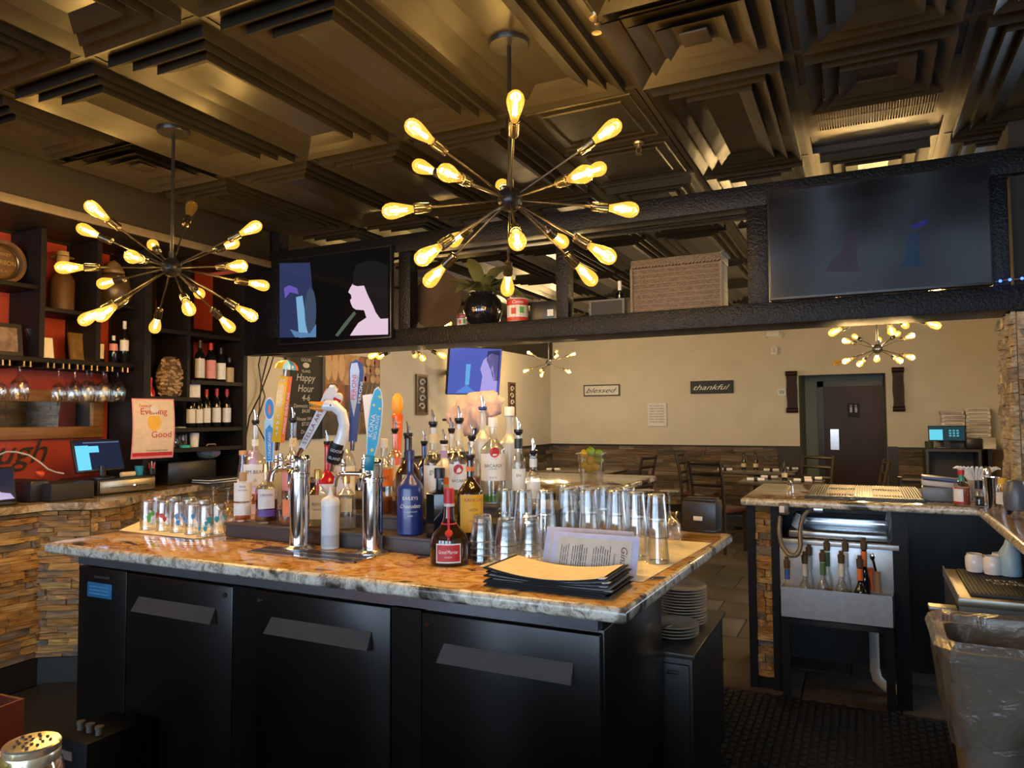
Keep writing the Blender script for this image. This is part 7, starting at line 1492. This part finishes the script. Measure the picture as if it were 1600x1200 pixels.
t = thing('box_ledge', 'narrow wall ledge behind the register carrying the pizza boxes', 'shelf', (0, 10.66, 0)); zl = Q(1500, 688, 10.7).z; MB().box(Q(1470, 690, 10.7).x-.03, Q(1552, 690, 10.7).x, 0, .32, zl-.03, zl).build('board', gbl, t, smooth=False)
for x in (Q(1475, 690, 10.7).x, Q(1545, 690, 10.7).x): MB().box(x-.02, x+.02, 0, .30, 0, zl-.03).build('leg', gbl, t, smooth=False)
for st_, (pa, pb, ptop, n) in enumerate(((1471, 1507, 642, 8), (1509, 1547, 637, 9))):
    x0, x1 = Q(pa, 660, 10.72).x, Q(pb, 660, 10.72).x; zz = Q(pa, ptop, 10.72).z; hh = (zz-zl)/n
    me = MB().box(-(x1-x0)/2, (x1-x0)/2, -.12, .14, 0.001, hh*.93, bv=.003).mesh('pizza_box', pzm); tab = MB().box(-.10, .10, -.124, -.119, hh*.30, hh*.5).mesh('box_print', M('box_ink', (.30, .20, .15), .6), False)
    for i in range(n):
        t = thing('pizza_box', '%s flat white pizza box in the %s stack by the far wall' % (('lowest', 'second', 'third', 'fourth', 'fifth', 'sixth', 'seventh', 'eighth', 'ninth')[i], ('shorter', 'taller')[st_]), 'box', ((x0+x1)/2+rand(-.008, .008), 10.82, zl+i*hh), 0, 'pizza boxes'); link('carton', me, t); link('print', tab, t)
o = MB().box(-.08, .08, -.1, .1, 0, .14, bv=.01).build('paper_bags', pzm); o.location = (Q(1541, 700, HY+.25).x+.01, HY+.25, hz+.001); tag(o, 'bundle of folded paper bags at the end of the grey cabinet', 'paper bags')
o = MB().lathe([(.0001, 0), (.045, 0), (.05, .09), (.0001, .09)], 14).build('small_planter', M('planter_dark', (.03, .05, .02), .6)); o.location = (Q(1452, 697, HY+.1).x, HY+.1, hz+.001); tag(o, 'tiny dark planter beside the small register monitor', 'planter')

# ================================================================== dining furniture
dw = M('dark_chair_wood', (.030, .018, .012), .4, c2=(.022, .013, .009), scale=5); tw_ = M('table_laminate', (.075, .055, .038), .25, c2=(.055, .040, .028), scale=4, stretch=(1, 8, 1)); seat_m = M('seat_vinyl', (.06, .016, .012), .4)
def chair(x, y, rz, label):
    t = thing('dining_chair', label, 'chair', (x, y, 0), rz, 'dark ladder-back dining chairs')
    for sx in (-1, 1):
        MB().box(sx*.19-.018, sx*.19+.018, .17, .205, 0, .45).build('leg', dw, t, smooth=False); MB().tube([(sx*.19, -.19, 0), (sx*.19, -.19, .45), (sx*.195, -.22, .75), (sx*.195, -.27, .98)], .018, 8).build('leg', dw, t)
    MB().box(-.21, .21, -.2, .21, .43, .475, bv=.012).build('seat', seat_m, t)
    for z, y0 in ((.60, -.205), (.72, -.216), (.84, -.24), (.95, -.262)): MB().tube([(-.19, y0, z), (-.1, y0-.018, z), (.1, y0-.018, z), (.19, y0, z)], .02, 6).build('slat', dw, t)
    for sx in (-1, 1): MB().cyl((sx*.19, -.19, .22), (sx*.19, .19, .22), .01, seg=6).build('stretcher', dw, t)
    return t
def table(x, y, label, w=.38, d=.38):
    t = thing('dining_table', label, 'table', (x, y, 0)); MB().box(-w, w, -d, d, .72, .755, bv=.006).build('tabletop', tw_, t); MB().cyl((0, 0, .02), (0, 0, .72), .04, seg=12).build('pedestal', BLK, t); MB().box(-.28, .28, -.03, .03, 0, .025).build('foot', BLK, t, smooth=False); MB().box(-.03, .03, -.28, .28, 0.001, .0255).build('foot', BLK, t, smooth=False); return t
table(-.80, 8.35, 'dark dining table nearest the bar station', .42, .38); table(-1.25, 9.75, 'dark dining table against the stone wainscot under the white notice', .5, .4); table(-3.35, 8.95, 'dark dining table beyond the fruit tub', .5, .4)
chair(-1.42, 8.05, R(-25), 'dark ladder-back chair at the near end of the walkway table, back to the bar'); chair(-1.92, 9.5, R(-90), 'dark ladder-back chair at the end of the wainscot table by the notice'); chair(-.62, 9.15, R(150), 'dark chair tucked between the two dining tables'); chair(-.05, 8.5, R(95), 'dark chair on the door side of the nearest dining table')
chair(.42, 6.6, R(5), 'dark ladder-back chair seen over the ribbed bar mat'); chair(-2.62, 8.7, R(80), 'dark chair at the table beyond the fruit tub, door side'); chair(-4.1, 8.9, R(-90), 'dark chair at the table beyond the fruit tub, against the wall')
RL = MB().cyl((-.09, 0, .018), (.09, 0, .018), .018, seg=10).mesh('napkin', paper); BD_ = MB().cyl((-.018, 0, .018), (.018, 0, .018), .0195, seg=10).mesh('band', bl_)
for i, (x, y, r, lb) in enumerate(((-1.05, 8.12, .2, 'front of the nearest table'), (-.95, 8.5, .0, 'back of the nearest table'), (-.58, 8.18, -.1, 'front of the nearest table, door side'), (-.5, 8.5, .1, 'back of the nearest table, door side'), (-1.6, 9.5, .1, 'end of the wainscot table'), (-1.05, 9.6, 0, 'middle of the wainscot table'), (-.85, 9.95, 0, 'door end of the wainscot table'), (-3.65, 8.7, .1, 'table beyond the fruit tub, wall end'), (-3.2, 8.7, .2, 'table beyond the fruit tub, near side'))):
    t = thing('cutlery_roll', 'white napkin cutlery roll with black band at the '+lb, 'napkin roll', (x, y, .756), r, 'napkin rolls on dining tables'); link('napkin', RL, t); link('band', BD_, t)
def cruet(x, y, lb): t = thing('oil_bottle', lb, 'bottle', (x, y, .756), 0, 'table condiment bottles'); MB().lathe([(.0001, 0), (.03, 0), (.03, .12), (.013, .16), (.013, .2), (.0001, .2)], 14).build('body', dark_b, t); MB().lathe([(.0305, .03), (.0305, .08)], 14).build('label', cl_, t); MB().lathe([(.016, .19), (.016, .225), (.0001, .228)], 12).build('cap', black_pl, t)
cruet(-1.42, 9.85, 'dark oil bottle on the wainscot table, nearer the corner'); cruet(-1.27, 9.86, 'dark vinegar bottle on the wainscot table, nearer the door'); cruet(-.78, 8.36, 'dark condiment bottle in the middle of the nearest dining table')

# ================================================================== in front, at the guests' bar
GBZ = .88
t = thing('guest_bar', 'granite guest bar just below the picture edge under the shaker jars', 'counter', (0, 0, 0)); slab(GBZ, GBZ-.04, [(-1.6, -.2), (.3, -.2), (.3, .66), (-1.6, .66)], 'granite_top', [gran_d, gran_edge], t); MB().box(-1.5, .2, 0, .55, 0, GBZ-.04).build('carcass', BLK, t, smooth=False)
def shaker(px, py, D, label, lidm):
    d = fw+rt*((px-800)/F_PX)+up*((600-py)/F_PX); p = cam_pos+d*D; s = D/F_PX; h = p.z-GBZ; t = thing('shaker_jar', label, 'jar', (p.x, p.y, GBZ+.001)); r = 40*s
    MB().lathe([(.0001, 0), (r*1.1, 0), (r*1.16, .008), (r*1.16, h*.66), (r*1.05, h*.80), (r*.93, h*.86)], 28).build('glass_wall', G_clear, t)
    MB().lathe([(.0001, .004), (r*1.06, .006), (r*1.1, h*.5), (r*1.02, h*.74), (.0001, h*.76)], 24).build('chilli_flakes', M('chilli_flakes', (.35, .10, .035), .8, c2=(.60, .38, .16), scale=40, bump=.9, bscale=90), t)
    MB().lathe([(r*.99, h*.82), (r*1.0, h*.90), (r*.97, h*.92), (r*1.0, h*.94), (r*1.0, h*.985), (r*.94, h), (.0001, h+.002)], 32).build('screw_lid', lidm, t)
    for i in range(19):
        a = i*2.4; q = r*.16*math.sqrt(i); MB().lathe([(.0001, h+.0026), (.0022, h+.0024), (.0022, h)], 8, Matrix.Translation((q*math.cos(a), q*math.sin(a), 0))).build('hole', ink, t)
shaker(50, 1160, .98, 'glass shaker jar of chilli flakes with perforated metal lid in the corner', M('pale_brass', (.75, .66, .48), .25, metal=.8)); shaker(-22, 1192, .95, 'second shaker jar with yellow lid almost out of the picture', M('lid_yellow', (.70, .55, .18), .35, metal=.5))
d = fw+rt*((45-800)/F_PX)+up*((600-1093)/F_PX); c = cam_pos+d*1.75
t = thing('red_carton', 'rust-red open carton standing on the floor behind the shaker jar', 'box', (c.x, c.y-.228, 0), R(4)); cm = M('rust_card', (.16, .026, .009), .6); h = c.z
for x0, x1, y0, y1 in ((-.40, 0, -.02, -.012), (-.40, 0, .22, .228), (-.40, -.392, -.012, .22), (-.008, 0, -.012, .22)): MB().box(x0, x1, y0, y1, 0, h).build('panel', cm, t, smooth=False)
MB().box(-.39, -.01, -.01, .22, 0, h-.05).build('contents', black_pl, t, smooth=False)
o = MB().box(-.30, -.06, -.02, .17, 0, .05, bv=.006).build('black_tray', M('charcoal_plastic')); o.location = (c.x-.02, c.y-.228, h+.001); o.rotation_euler = (0, 0, R(4)); tag(o, 'dark grey tray lying across the rust-red carton', 'tray')
cp = Q(148, 1118, 1.72); t = thing('bottle_crate', 'black carton of capped bottles on the floor in front of the cooler', 'crate', (cp.x, 1.72, 0)); w = 40*mpp(cp); z = cp.z-.05; MB().box(-w, w, -.09, .14, 0, z, bv=.004).build('carton', M('black_card'), t); MB().box(-w*.75, w*.2, -.094, -.089, z-.07, z-.04).build('handle_label', M('tan_tape', (.16, .12, .09), .6), t, smooth=False)
for i, dx in enumerate((-.5, .05, .6)): MB().lathe([(.012, z-.02), (.012, z+.02), (.015, z+.022), (.015, z+.03), (.0001, z+.032)], 12, Matrix.Translation((w*dx, -.02, 0))).build('bottle_neck', M('dull_caps', (.12, .10, .08), .5), t)
